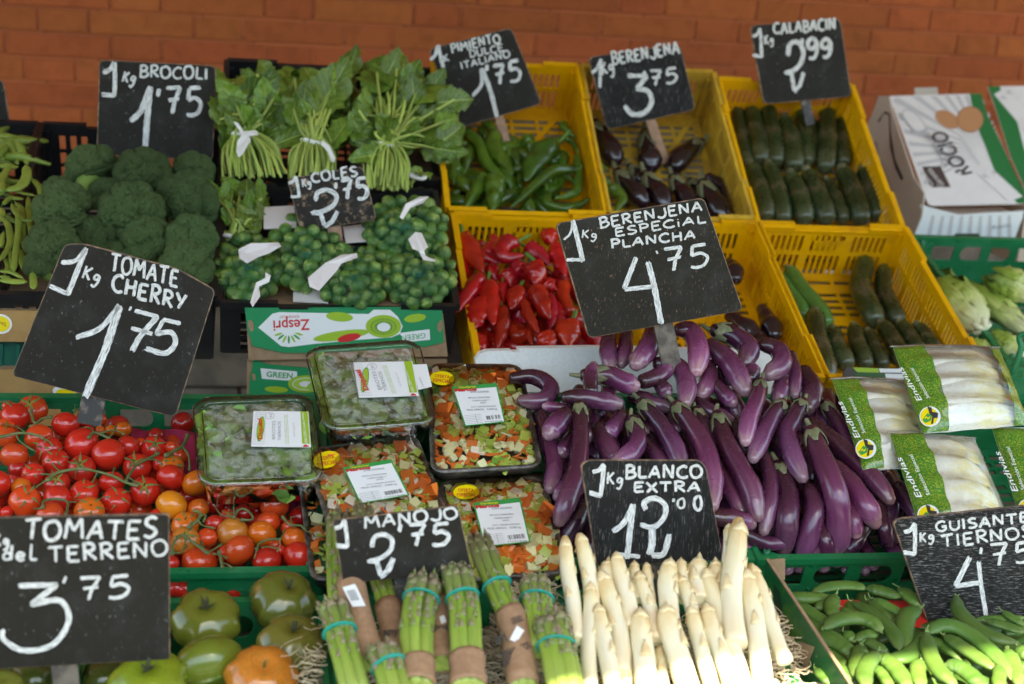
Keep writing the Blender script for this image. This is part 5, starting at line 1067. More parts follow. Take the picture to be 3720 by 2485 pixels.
m_tagp = M('white_label', (.78,.75,.74), .5, scale=50)
for bi, (cx, cy, rx, ry, lay, lb) in enumerate([(585,560,235,225,.050,'net bag of sprouts right below the COLES board'),(215,650,205,200,.034,'net bag of sprouts in the crate corner by the broccoli'),(1205,390,265,165,.060,'net bag of sprouts at the rear beside the COLES board'),(885,710,230,185,.040,'net bag of sprouts in the middle with a long white tag'),(1290,690,225,195,.046,'net bag of sprouts next to the red pepper crate')]):
    cs = BEDS.on(*ZS(cx, cy), lay*.3); root = empty('sprout_bag', cs-BEDS.n*.02, lb, 'bag of sprouts', 'net bags of sprouts in the black crate'); pts = []; N = 0; spots = []
    for ring in range(4):
        nr = max(1, ring*6)
        for k in range(nr):
            a = 2*math.pi*k/nr+ring*.4+bi; f = ring/3.3; x_, y_ = cx+rx*f*math.cos(a)+rnd.uniform(-17,17), cy+ry*f*math.sin(a)+rnd.uniform(-17,17)
            if f > 1: continue
            h = lay*math.sqrt(max(0, 1-f*f*.95)); p = BEDS.on(*ZS(x_, y_), h*.9-.008+rnd.uniform(-.003,.003)); R = rad(p, rnd.uniform(34,52)/1.7422)
            o = link('sprout', spm[k % 3], root); o.matrix_parent_inverse = Matrix(); o.matrix_basis = root.matrix_basis.inverted() @ frame_mat(p, Vector((rnd.uniform(-1,1), rnd.uniform(-1.5,.5), rnd.uniform(0,1))), None, R); spots.append(p)
    # the net: a loose mesh of real threads stretched over the sprouts
    vs = []; NA, NR = 34, 13
    for i in range(NR+1):
        f = i/NR*1.04
        for j in range(NA):
            a = 2*math.pi*j/NA+i*.08; h = lay*math.sqrt(max(0, 1-min(f,1)**2*.95))*.9+.003; vs.append(BEDS.on(*ZS(cx+rx*f*math.cos(a), cy+ry*f*math.sin(a)), h))
    fs = [(i*NA+j, i*NA+(j+1)%NA, (i+1)*NA+(j+1)%NA, (i+1)*NA+j) for i in range(NR) for j in range(NA)]
    o = add('net', vs, fs, m_net, root); md = o.modifiers.new('w','WIREFRAME'); md.thickness = .00045; md.use_replace = True; tag(o, kind='stuff')
def label_flag(root, conv, bed, off, pts, mat, name='label', h=.004, parent=True):
    q = [bed.on(*conv(*p), off+(h*math.sin(i*2.0))) for i, p in enumerate(pts)]; n = bed.n; vs = q+[p+n*.0006 for p in q]; N = len(q)
    fs = [tuple(range(N)), tuple(range(2*N-1, N-1, -1))]+[(i, (i+1)%N, N+(i+1)%N, N+i) for i in range(N)]
    return add(name, vs, fs, mat, root, False)
bags = {o['label']: o for o in COL.objects if o.name.startswith('sprout_bag')}
def bag(w_): return [o for l, o in bags.items() if w_ in l][0]
label_flag(bag('broccoli'), ZS, BEDS, .052, [(150,535),(230,495),(300,500),(405,490),(420,515),(340,560),(280,580),(205,622),(155,590)], m_tagp)
label_flag(bag('broccoli'), ZS, BEDS, .050, [(320,680),(355,700),(345,740),(280,770),(288,830),(240,900),(225,870),(262,745),(320,715)], m_tagp)
label_flag(bag('long white tag'), ZS, BEDS, .066, [(590,715),(700,620),(800,570),(900,560),(905,585),(800,625),(780,660),(660,795),(600,770)], m_tagp)
label_flag(bag('rear beside'), ZS, BEDS, .085, [(1170,330),(1210,245),(1300,200),(1355,200),(1320,240),(1240,270),(1190,345)], m_tagp)
label_flag(bag('red pepper'), ZS, BEDS, .080, [(1225,470),(1270,425),(1310,430),(1350,520),(1325,540),(1335,580),(1400,600),(1395,612),(1320,600),(1290,545),(1250,530)], m_tagp)
m_card = M('white_card', (.66,.62,.60), .7, scale=30, bump=.1)
for lb, pts, off in (('worn white card standing behind the sprout bags beside the greens',[(310,265),(500,255),(520,390),(310,400)],.02),('pale card between the COLES board and the rear sprout bag',[(810,390),(950,370),(960,480),(830,490)],.01),('pale blue card under the sprout bags at the crate front',[(500,770),(700,790),(720,870),(495,860)],.0)):
    q = [BEDS.on(*ZS(*p), off) for p in pts]; o = MB().raw(q+[p-BEDS.n*.002 for p in q], [(0,1,2,3),(7,6,5,4),(0,4,5,1),(1,5,6,2),(2,6,7,3),(3,7,4,0)]).out('card', m_card); tag(o, lb, 'card')
# ---------------------------------------------------------------- bunches of leafy greens
m_leaf = M('green_leaf', (.070,.135,.012), .42, var=.45, scale=10, col2=(.13,.20,.024), bump=.3, bscale=40, spec=.4)
t = m_leaf.node_tree; b = t.nodes['Principled BSDF']; b.inputs['Transmission Weight'].default_value = 0; b.inputs['Subsurface Weight'].default_value = 0
m_gstem = M('leaf_stem', (.34,.42,.09), .45, var=.3, scale=30)
m_tie = M('white_tie', (.75,.74,.72), .5)
def leaf_veins(mt):
    t = mt.node_tree; L = t.links; b = t.nodes['Principled BSDF']; uv = t.nodes.new('ShaderNodeUVMap'); sp = t.nodes.new('ShaderNodeSeparateXYZ'); L.new(uv.outputs[0], sp.inputs[0])
    def mth(op, a, b_=None, c=None):
        n = t.nodes.new('ShaderNodeMath'); n.operation = op
        for i, x in enumerate((a, b_, c)):
            if x is None: continue
            if isinstance(x, (int, float)): n.inputs[i].default_value = x
            else: L.new(x, n.inputs[i])
        return n.outputs[0]
    d = mth('ABSOLUTE', mth('SUBTRACT', sp.outputs[0], .5)); mid = mth('LESS_THAN', d, .025)
    sw = mth('SINE', mth('MULTIPLY', mth('SUBTRACT', sp.outputs[1], mth('MULTIPLY', d, .45)), 56)); side = mth('MULTIPLY', mth('GREATER_THAN', sw, .93), .45); f = mth('MAXIMUM', mid, side)
    mx = t.nodes.new('ShaderNodeMix'); mx.data_type = 'RGBA'; old = b.inputs['Base Color'].links[0].from_socket; mx.inputs[7].default_value = (.30,.38,.10,1); L.new(mth('MULTIPLY', f, .8), mx.inputs[0]); L.new(old, mx.inputs[6]); L.new(mx.outputs[2], b.inputs['Base Color'])
leaf_veins(m_leaf)
def leaf_me(seed, L=1.0, W=.36, lob=.10, curl=.3, pet=.0):
    rr = random.Random(seed); n, mcol = 14, 8; vs = []; uv = []; ph = rr.random()*6
    for i in range(n+1):
        t_ = i/n; wd = W*(math.sin(math.pi*t_**.75)**.7)*(1+lob*math.sin(t_*22+ph)+lob*.7*math.sin(t_*41+ph)) if 0 < t_ < 1 else .01
        cz = -curl*t_*t_*L; 
        for j in range(mcol+1):
            s = -1+2*j/mcol; vs.append(Vector((s*wd, t_*L*(1-.1*curl*t_), cz+.16*abs(s)**1.3*wd+.05*math.sin(t_*14+s*3+ph)*abs(s)+ (-.03 if j == mcol//2 else 0)))); uv.append((s*.5+.5, t_))
    fs = [(i*(mcol+1)+j, i*(mcol+1)+j+1, (i+1)*(mcol+1)+j+1, (i+1)*(mcol+1)+j) for i in range(n) for j in range(mcol)]
    return mesh('leaf', vs, fs, m_leaf, True, uv)
lvs = [leaf_me(s, 1, w_, l_, c_) for s, w_, l_, c_ in ((1,.28,.12,.25),(2,.36,.10,.5),(3,.22,.16,.1),(4,.30,.14,-.3),(5,.38,.12,.7))]
def put_leaf(root, p, d, nrm, L, k, name='leaf'):
    y = d.normalized(); z = (nrm-y*nrm.dot(y)).normalized(); x_ = y.cross(z); Mx = Matrix((x_, y, z)).transposed().to_4x4() @ Matrix.Diagonal((L,L,L,1)); Mx.translation = p
    o = link(name, lvs[k % 5], root); o.matrix_parent_inverse = Matrix(); o.matrix_basis = root.matrix_basis.inverted() @ Mx; return o
GL_ = 'tied bunches of leafy greens in the black crate'
def bunch(tie, leaves, feet, nl, L, lb, nst=60, seedk=0, lo=.05, fan=0.0, big=()):
    pt = BEDG.on(*A2(*tie), lo); root = empty('greens_bunch', pt, lb, 'bunch of greens', GL_); S = 1/1.2545; rr = random.Random(seedk)
    # leaf stalks below the tie
    (fx0, fy0, fx1, fy1) = feet
    for i in range(nst):
        f = (i+.5)/nst+rr.uniform(-.03,.03); q = BEDG.on(*A2(fx0+(fx1-fx0)*f, fy0+(fy1-fy0)*f+rr.uniform(-30,15)), lo-.02+rr.uniform(-.012,.018)); a = pt+Vector(((f-.5)*.035, rr.uniform(-.010,.010), rr.uniform(-.008,.012)))
        md_ = (a+q)/2+Vector(((f-.5)*.02+rr.uniform(-.007,.007), rr.uniform(-.012,0), rr.uniform(-.002,.012))); tube('leaf_stalk', [a, md_, q], rr.uniform(.0013,.0030), m_gstem, root, n=8, seg=7, prof=((0,.8),(1,1.1)))
    for i in range(nl):
        # leaves spread over the polygon of the fan, from deep to near
        x0, y0 = leaves[i % len(leaves)] if i < len(leaves) else (rr.choice(leaves)[0]+rr.uniform(-70,70), rr.choice(leaves)[1]+rr.uniform(-40,60))
        dp = lo+rr.uniform(-.02,.045); tipp = BEDG.on(*A2(x0, y0), dp); ln = L*rr.uniform(.7,1.15)
        a = pt+Vector((rr.uniform(-.012,.012), rr.uniform(-.01,.01), .004)); v_ = tipp-a; dist = v_.length; dr = v_.normalized(); sd = dr.lerp(Vector((rr.uniform(-.6,.6), rr.uniform(-.5,.1), rr.uniform(-.2,.7))).normalized(), .35).normalized()
        st = tipp-sd*ln
        if dist > ln*.9: tube('leaf_stalk', [a, a+v_*.35+Vector((0,-.006,.004)), st+sd*ln*.15], rr.uniform(.0018,.0032), m_gstem, root, n=7, seg=6)
        put_leaf(root, st, sd, (CAM-tipp).normalized()+Vector((rr.uniform(-.7,.7), rr.uniform(-.3,.3), rr.uniform(-.2,.9))), ln, rr.randrange(5))
    ring = [pt+Vector((math.cos(a)*.021, math.sin(a)*.013-.002, .003*math.sin(a*2))) for a in [k*math.pi/6 for k in range(13)]]; tube('tie', ring, .0042, m_tie, root, n=24, seg=8)
    for (bx, by, tx, ty, wk) in big:
        A = BEDG.on(*A2(bx, by), lo+.02); B = BEDG.on(*A2(tx, ty), lo+.045); tube('leaf_stalk', [pt, (pt+A)/2+Vector((0,-.01,0)), A.lerp(B,.5)], .0026, m_gstem, root, n=8, seg=7); put_leaf(root, A, B-A, (CAM-A).normalized()+Vector((rr.uniform(-.3,.3),0,.1)), (B-A).length*1.03, wk)
    return root
r1 = bunch((235,612), [(140,300),(200,340),(290,260),(330,320),(370,300),(120,370),(150,450),(230,400),(300,420),(250,300),(380,400),(130,340),(330,470),(390,540),(400,600),(330,560),(180,500)], (140,800,430,800), 38, .105, 'leafy greens tied with a hanging white ribbon, next to the BROCOLI board', seedk=1, big=[(300,440,290,245,4),(200,470,170,290,1),(240,520,130,380,3),(370,480,420,330,0)])
label_flag(r1, A2, BEDG, .085, [(185,555),(205,560),(235,600),(290,595),(300,615),(255,620),(265,640),(230,700),(210,720),(198,690),(205,640),(225,615)], m_tie, 'ribbon_end')
r2 = bunch((548,640), [(430,270),(470,250),(500,300),(560,300),(620,330),(680,330),(460,400),(520,380),(600,400),(660,400),(700,320),(480,470),(450,520),(560,470),(640,480),(700,440),(590,340),(610,560),(500,560)], (430,800,650,800), 38, .105, 'leafy greens in the middle with a long bare leaf rib', seedk=2, big=[(430,460,500,260,1),(560,520,690,320,3),(450,570,470,430,0),(620,440,600,300,4)])
label_flag(r2, A2, BEDG, .085, [(590,640),(625,665),(650,720),(645,740),(630,735),(615,690),(585,660)], m_tie, 'ribbon_end')
r3 = bunch((888,655), [(850,220),(900,230),(950,240),(820,330),(880,340),(940,330),(1000,300),(1050,260),(1080,310),(800,420),(870,440),(940,430),(1010,400),(1080,380),(1130,380),(1180,350),(1220,400),(1250,430),(1200,480),(1170,520),(780,520),(860,540),(960,520),(1030,470),(1040,560),(750,560),(900,280),(1020,340),(740,640),(740,700)], (790,850,980,860), 62, .095, 'largest bunch of greens, its leaves reaching over the pimiento board', seedk=3, lo=.06, big=[(840,430,840,240,1),(930,420,930,215,4),(1020,480,1060,250,1),(1110,470,1270,440,4),(1100,560,1220,540,3),(780,560,740,450,0)])
r4 = bunch((200,1075), [(130,790),(170,800),(240,790),(300,800),(320,850),(180,860),(250,870),(210,960),(260,950),(290,990),(110,800),(160,900),(300,900)], (190,1090,300,1085), 18, .060, 'small wilting bunch of greens hanging down beside the sprout bags', 10, 4, .05)
r5 = bunch((1010,800), [(1050,760),(1030,790),(1065,800)], (980,830,1010,850), 4, .035, 'single leafy shoot at the corner of the greens crate', 4, 5, .03)
# ---------------------------------------------------------------- flat sheets, print
def flatmat(n, c, r=.5, **k): return M(n, c, r, **k)
m_wht = flatmat('white_print', (.74,.74,.73), .35); m_blk = flatmat('black_print', (.03,.03,.03), .5); m_redp = flatmat('red_print', (.55,.02,.02), .4); m_grnp = flatmat('green_print', (.03,.28,.06), .4)
m_lime = flatmat('lime_print', (.30,.45,.03), .4); m_yelp = flatmat('yellow_print', (.80,.62,.01), .35); m_grey = flatmat('grey_print', (.30,.29,.29), .6); m_lgrey = flatmat('pale_grey_print', (.52,.50,.49), .6)
m_kraft = M('kraft_paper', (.30,.17,.09), .75, scale=120, col2=(.36,.21,.12), bump=.2, var=.05); m_cardb = M('cardboard', (.33,.21,.12), .8, scale=70, col2=(.27,.17,.09), bump=.3)
class Plane:
    """a flat printed face: pixel positions of the photograph taken back onto a real plane"""
    def __init__(s, p, n): s.p, s.n = Vector(p), Vector(n).normalized()
    def pt(s, u, v, h=0):
        r = ray(u, v); return CAM + r*(((s.p+s.n*h-CAM).dot(s.n))/r.dot(s.n))
    def poly(s, name, pts, mat, parent, conv=ID, h=.0004, th=0.0):
        q = [s.pt(*conv(*p), h) for p in pts]; N = len(q); nf = Vector(); c = sum(q, Vector())/N
        for i in range(N): nf += (q[i]-c).cross(q[(i+1)%N]-c)
        if nf.dot(s.n) < 0: q = q[::-1]
        if not th: return add(name, q, [tuple(range(N))], mat, parent, False)
        vs = q+[p-s.n*th for p in q]; return add(name, vs, [tuple(range(N)), tuple(range(2*N-1, N-1, -1))]+[(i, N+i, N+(i+1)%N, (i+1)%N) for i in range(N)], mat, parent, False)
    def ell(s, name, c, rx, ry, mat, parent, conv=ID, h=.0004, ang=0, n=28, cut=None):
        a0 = math.radians(ang); P = []
        for i in range(n):
            a = 2*math.pi*i/n; x_, y_ = rx*math.cos(a), ry*math.sin(a)
            if cut is not None and y_ > cut: continue
            P.append((c[0]+x_*math.cos(a0)-y_*math.sin(a0), c[1]+x_*math.sin(a0)+y_*math.cos(a0)))
        return s.poly(name, P, mat, parent, conv, h)
    def txt(s, body, a, b, hgt, mat, parent, conv=ID, h=.0007, name='print', bold=0.0, shear=0.0):
        """text whose baseline runs from a to b; cap height in pixels; squeezed to fit"""
        k = 1/conv_s(conv); A = Vector(conv(*a)); B = Vector(conv(*b)); e2 = (B-A); L2 = e2.length; e2.normalize(); up2 = Vector((e2.y, -e2.x))
        cu = bpy.data.curves.new(name, 'FONT'); cu.body = body; cu.size = 1.0; cu.offset = bold; cu.shear = shear; cu.resolution_u = 3
        cu.materials.append(mat); o = bpy.data.objects.new(name, cu); COL.objects.link(o)
        P0 = s.pt(A.x, A.y, h); PX = s.pt(B.x, B.y, h)-P0; PYv = s.pt(A.x+up2.x*hgt*k, A.y+up2.y*hgt*k, h)-P0
        bpy.context.view_layer.update(); w_ = max(o.dimensions.x, 1e-3)
        me = bpy.data.meshes.new_from_object(o.evaluated_get(bpy.context.evaluated_depsgraph_get())); bpy.data.objects.remove(o); me.name = name
        o = bpy.data.objects.new(name, me); COL.objects.link(o)
        ex, ey = PX/w_, PYv/.70; Mx = Matrix((ex, ey, s.n)).transposed().to_4x4(); Mx.translation = P0
        o.parent = parent; o.matrix_parent_inverse = Matrix(); o.matrix_basis = PM(parent).inverted() @ Mx; return o
# ---------------------------------------------------------------- kiwi boxes under the sprout crate
yz = 2.292; pz = Plane(atY(1200,1150,yz), (0,-1,.10)); m_zg = flatmat('box_green', (.008,.23,.08), .45); 
kb = empty('kiwi_box', pz.pt(1200,1270), 'green fruit box with upside down red lettering and kiwi print, under the sprout crate', 'box', 'stacked fruit boxes')
pz.poly('front_panel', [(190,902),(405,902),(408,915),(590,915),(592,902),(1205,898),(1207,912),(1225,897),(1438,894),(1450,1122),(1330,1150),(900,1175),(520,1190),(430,1188),(240,1145),(205,1030)], m_zg, kb, ZS, 0, .004)
pz.poly('white_field', [(275,1028),(365,940),(410,930),(975,942),(1005,915),(1110,915),(1160,960),(1190,1020),(1170,1070),(1120,1090),(860,1110),(640,1130),(470,1152),(420,1145)], m_wht, kb, ZS)
for i, (c, rx, ry, a) in enumerate([((790,960),85,30,5),((1268,968),70,26,-8),((800,1078),178,30,-8)]): pz.ell('leaf_print', c, rx, ry, m_lime, kb, ZS, .0007, a)
pz.ell('red_print', (850,1092), 75, 24, m_redp, kb, ZS, .0010, -12)
pz.ell('kiwi_print', (1068,1020), 112, 72, m_lime, kb, ZS, .0011); pz.ell('kiwi_core', (1068,1022), 82, 52, flatmat('kiwi_dark', (.12,.26,.03)), kb, ZS, .0014); pz.ell('kiwi_heart', (1070,1025), 42, 28, m_wht, kb, ZS, .0017)
for k in range(26):
    a = 2*math.pi*k/26; pz.ell('kiwi_seed', (1069+66*math.cos(a), 1023+42*math.sin(a)), 5, 11, m_lime, kb, ZS, .0016, math.degrees(a)+90, 8)
pz.txt('Zespri', (600,975), (368,985), 68, m_redp, kb, ZS, bold=.015); pz.txt('KIWIFRUIT', (535,950), (410,952), 16, m_redp, kb, ZS)
for k in range(7):
    a = math.radians(20+k*23); pz.ell('ray_print', (468+70*math.cos(a), 1050+55*math.sin(a)), 26, 7, [m_lime, m_grnp][k % 2], kb, ZS, .0006, math.degrees(math.atan2(55*math.sin(a), 70*math.cos(a))), 12)
pz.poly('white_field', [(1172,1062),(1360,1038),(1364,1105),(1195,1122)], m_wht, kb, ZS, .0019); pz.txt('GREEN', (1335,1060), (1180,1078), 34, m_grnp, kb, ZS, .0023)
pz.poly('cardboard_edge', [(1412,1000),(1435,980),(1442,1030),(1425,1060),(1410,1040)], m_cardb, kb, ZS, .0006); pz.poly('cardboard_edge', [(212,985),(232,980),(248,1010),(245,1050),(225,1050),(212,1020)], m_cardb, kb, ZS, .0006)
def box_body(root, pl, poly, dep, mat, conv=ID, name='side'):
    q = [pl.pt(*conv(*p), -.004) for p in poly]; b_ = [p+Vector((0,dep,0)) for p in q]; add(name, q+b_, [tuple(range(len(q)))]+[(i, (i+1)%len(q), len(q)+(i+1)%len(q), len(q)+i) for i in range(len(q))]+[tuple(range(2*len(q)-1, len(q)-1, -1))], mat, root, False)
box_body(kb, pz, [(195,905),(1440,898),(1475,1210),(215,1235)], .30, m_cardb, ZS)
pz2 = Plane(atY(1200,1400,yz+.004), (0,-1,.06)); kb2 = empty('kiwi_box', pz2.pt(1200,1450), 'lower green fruit box with the word GREEN upright, half behind the salad box', 'box', 'stacked fruit boxes')
pz2.poly('front_panel', [(245,1228),(330,1262),(600,1285),(1000,1285),(1440,1275),(1450,1600),(235,1600),(215,1420)], m_zg, kb2, ZS, 0, .004); pz2.poly('white_field', [(290,1285),(520,1306),(523,1368),(298,1352)], m_wht, kb2, ZS)
pz2.txt('GREEN', (325,1338), (490,1352), 34, m_grnp, kb2, ZS, .0008, bold=.02); pz2.ell('kiwi_print', (575,1385), 112, 55, m_lime, kb2, ZS, .0006); pz2.ell('kiwi_core', (575,1385), 85, 40, m_wht, kb2, ZS, .0009); pz2.ell('kiwi_core', (575,1385), 80, 36, flatmat('kiwi_pale', (.35,.52,.06)), kb2, ZS, .0012); pz2.ell('kiwi_heart', (575,1385), 40, 18, m_wht, kb2, ZS, .0015)
pz2.ell('leaf_print', (390,1420), 75, 20, m_lime, kb2, ZS, .0006, 3); pz2.poly('cardboard_edge', [(238,1318),(256,1322),(262,1360),(240,1362)], m_cardb, kb2, ZS, .0006)
box_body(kb2, pz2, [(205,1225),(1470,1225),(1480,1620),(200,1620)], .30, m_cardb, ZS)
# tan boxes under the black crates on the left
m_tan = M('tan_card', (.36,.21,.07), .6, scale=40, col2=(.32,.18,.06)); m_teal = M('dark_green_plastic', (.006,.10,.06), .45, scale=30, col2=(.004,.07,.05))
pt1 = Plane(atY(100,1200,2.29), (0,-1,.03)); tb1 = empty('tan_box', pt1.pt(100,1240), 'tan cardboard box with a yellow oval sticker under the flat beans', 'box', 'tan boxes on the left')
pt1.poly('front_panel', [(-420,1118),(330,1134),(322,1245),(-430,1236)], m_tan, tb1, ID, 0, .004); box_body(tb1, pt1, [(-420,1118),(330,1134),(322,1245),(-430,1236)], .3, m_cardb)
pt1.ell('sticker', (2,1177), 42, 36, m_wht, tb1, ID, .0005, 10); pt1.ell('sticker_field', (2,1177), 34, 28, m_yelp, tb1, ID, .0009, 10)
for k in range(4): pt1.poly('sticker_lines', [(-14+k*9,1168+k*4),(22,1172+k*5),(22,1174+k*5),(-14+k*9,1170+k*4)], flatmat('brown_print', (.35,.18,.02)), tb1, ID, .0012)
pt2 = Plane(atY(100,1380,2.285), (0,-1,.03)); tb2 = empty('tan_box', pt2.pt(100,1420), 'lower tan cardboard box behind the tomato crate', 'box', 'tan boxes on the left')
pt2.poly('front_panel', [(-420,1338),(330,1346),(322,1560),(-430,1560)], m_tan, tb2, ID, 0, .004); box_body(tb2, pt2, [(-420,1338),(330,1346),(322,1560),(-430,1560)], .3, m_cardb); pt2.ell('sticker', (235,1425), 45, 22, m_wht, tb2, ID, .0005, 10); pt2.ell('sticker_field', (242,1430), 38, 16, m_yelp, tb2, ID, .0009, 10)
gc = empty('dark_green_crate', pt2.pt(100,1330,.0), 'dark green plastic crate squeezed between the two tan boxes', 'crate'); pt3 = Plane(atY(100,1290,2.31), (0,-1,.02))
pt3.poly('front_panel', [(-420,1238),(322,1247),(320,1344),(-420,1336)], m_teal, gc, ID, 0, .004); box_body(gc, pt3, [(-420,1238),(322,1247),(320,1344),(-420,1336)], .28, m_teal)
for k in range(10): pt3.poly('rib', [(-300+k*60,1250),(-288+k*60,1250),(-292+k*60,1336),(-306+k*60,1336)], m_teal, gc, ID, .004, .004)
# ---------------------------------------------------------------- white foam board behind the aubergine heap
m_foam = M('white_foam', (.80,.78,.74), .8, scale=200, bump=.15, col2=(.74,.72,.67)); pf = Plane(atY(1900,1270,2.165), (0,-1,.12)); fb = empty('foam_box', pf.pt(2200,1400), 'white foam box side standing behind the heap of long aubergines', 'box')
pf.poly('front_wall', [(1728,1310),(1745,1285),(1770,1276),(1858,1274),(1860,1279),(1884,1279),(1886,1266),(2150,1262),(2800,1275),(2850,1275),(2900,1330),(2920,1480),(1740,1500)], m_foam, fb, ID, 0, .020)
# ---------------------------------------------------------------- potato cartons on the right
m_wc = M('white_carton', (.76,.72,.69), .55, scale=20, col2=(.72,.68,.65)); m_wcs = M('carton_inside', (.42,.33,.25), .8, scale=30); m_cg = flatmat('carton_green', (.012,.17,.045), .45); m_pot = flatmat('potato_print', (.50,.24,.11), .5)
PL = Bed(2.93,.965,3.2,1.155)
lid = Plane(PL.on(*ZR(600,1010), 0), PL.n)
pb = empty('potato_carton', lid.pt(*ZR(600,1300)), 'white potato carton reading ROCIO with two potatoes printed on its open lid', 'carton', 'potato cartons')
lid.poly('lid', [(285,150),(1010,130),(1060,300),(1350,900),(1350,1000),(620,1015),(590,1000)], m_wc, pb, ZR, 0, .003)
for k in range(30):
    a = math.radians(150+k*8.2); cx, cy = 1050, 575; f0 = .12; L1 = 1400
    def clipp(aa):
        dx, dy = math.cos(aa), math.sin(aa); best = L1
        E_ = [((285,150),(1010,135)),((1350,1000),(620,1015)),((620,1015),(285,150)),((1010,135),(1350,900))]
        for (p, q) in E_:
            ex, ey = q[0]-p[0], q[1]-p[1]; dt = dx*ey-dy*ex
            if abs(dt) < 1e-6: continue
            tt = ((p[0]-cx)*ey-(p[1]-cy)*ex)/dt; ss = ((p[0]-cx)*dy-(p[1]-cy)*dx)/dt
            if tt > 0 and -.01 <= ss <= 1.01: best = min(best, tt)
        return best*.985
    a2 = a+math.radians(3.4); r1_, r2_ = clipp(a), clipp(a2); r0_ = min(70, r1_*.3)
    if r1_ > L1*.9 or r2_ > L1*.9 or k == 29: continue
    lid.poly('ray_print', [(cx+r0_*math.cos(a), cy+r0_*math.sin(a)), (cx+r1_*math.cos(a), cy+r1_*math.sin(a)), (cx+r2_*math.cos(a2), cy+r2_*math.sin(a2))], m_lgrey, pb, ZR, .0004)
lid.poly('green_band', [(920,133),(1010,130),(1060,300),(1350,900),(1350,1000),(1300,1000),(1200,870),(1110,720),(1050,560),(1000,440),(950,260)], m_cg, pb, ZR, .0008)
lid.ell('potato_print', (745,335), 105, 62, m_pot, pb, ZR, .0010, 30); lid.ell('potato_outline', (925,335), 106, 104, flatmat('potato_edge', (.28,.14,.07)), pb, ZR, .0012, 10); lid.ell('potato_print', (925,335), 99, 97, m_pot, pb, ZR, .0014, 10)
lid.txt('ROCIO', (945,765), (800,440), 108, flatmat('brown_black_print', (.06,.045,.045)), pb, ZR, .0012, bold=.02); lid.txt('Virgen del', (770,712), (655,425), 50, m_grey, pb, ZR, .0012)
lid.txt('seleccionada', (1010,690), (905,470), 36, m_lgrey, pb, ZR, .0012)
lid.poly('badge', [(545,708),(690,705),(770,870),(625,872),(600,850)], flatmat('badge_brown', (.07,.05,.045)), pb, ZR, .0010); lid.txt('Calidad', (640,862), (570,725), 42, m_wc, pb, ZR, .0014); lid.txt('Garantia', (725,858), (640,722), 42, m_wc, pb, ZR, .0014)
lid.ell('seal_print', (480,350), 125, 58, m_lgrey, pb, ZR, .0008, 45); lid.ell('seal_field', (480,350), 112, 46, m_wc, pb, ZR, .0010, 45); lid.txt('Rocio', (495,440), (420,290), 30, m_grey, pb, ZR, .0013)
lid.poly('label_strip', [(990,770),(1100,728),(1340,945),(1230,985)], m_wc, pb, ZR, .0015); lid.txt('PATATAS SELECCION', (1010,785), (1225,975), 36, m_grey, pb, ZR, .0018); lid.txt('PRODUCTO ESPAÑA', (1085,755), (1290,930), 36, m_grey, pb, ZR, .0018)
fr_ = Plane(atY(*ZR(600,1330), 2.90), (0,-1,-.10)); m_wcb = M('white_carton_front', (.72,.74,.74), .35, scale=20)
fr_.poly('front_panel', [(530,1010),(600,1030),(835,1090),(1060,1075),(1350,1060),(1340,1110),(1250,1345),(455,1338),(540,1100)], m_wcb, pb, ZR, 0, .003)
for k in range(9): fr_.poly('ray_print', [(620+k*75,1095+(k%2)*8),(645+k*75,1095),(600+k*82,1335),(560+k*82,1335)], m_lgrey, pb, ZR, .0004)
fr_.poly('hand_hole_dark', rrect(795,1000,1238,1275,16,16,3), m_blk, pb, ZR, .0008); fr_.txt('Virgen del', (730,1345), (1040,1345), 50, m_grey, pb, ZR, .0009); fr_.txt('Rocio', (1095,1205), (1235,1190), 28, m_grey, pb, ZR, .0009)  # hand hole: dark of the opening painted as a flat black patch
A_ = lid.pt(*ZR(285,150)); B_ = lid.pt(*ZR(600,1010)); Cc = fr_.pt(*ZR(540,1100)); D_ = fr_.pt(*ZR(455,1335)); m_wcc = M('carton_side', (.56,.47,.38), .7, scale=30)
sl_ = Plane(D_, (B_-D_).cross(A_-D_) if (B_-D_).cross(A_-D_).x < 0 else -(B_-D_).cross(A_-D_))
sd = Plane(D_, Vector((-1,-.12,.05))); sd.poly('side_panel', [(200,150),(285,150),(300,250),(400,560),(480,800),(560,920),(540,1100),(450,1320),(340,1180),(240,900),(150,560),(100,400),(150,290)], m_wcc, pb, ZR, 0, .003)
sd.poly('fold_slot_dark', [(190,350),(250,270),(290,290),(300,470),(330,650),(395,800),(380,820),(330,720),(290,560),(280,300),(240,290),(205,360)], m_blk, pb, ZR, .0006); sd.poly('side_print', [(190,680),(225,660),(310,900),(330,960),(290,960),(230,850)], m_grey, pb, ZR, .0006); sd.poly('side_print', [(125,510),(190,510),(200,620),(150,625)], m_grey, pb, ZR, .0006)  # slot between the folds: its shade painted as a black patch
box_body(pb, fr_, [(545,1100),(1335,1105),(1245,1340),(460,1335)], .26, m_wcs, ZR, 'body')
lid2 = Plane(lid.p+Vector((0,.01,.012)), PL.n); pb2 = empty('potato_carton', lid2.pt(*ZR(1400,900)), 'second potato carton, cut by the picture edge, with a white strip on its green lid', 'carton', 'potato cartons')
lid2.poly('lid', [(1065,75),(1900,60),(2200,1000),(1420,1010),(1250,640),(1110,200)], m_wc, pb2, ZR, 0, .003); lid2.poly('green_band', [(1065,75),(1160,72),(1170,130),(1290,330),(1350,560),(1480,1005),(1420,1010),(1250,640),(1110,200)], m_cg, pb2, ZR, .0006)
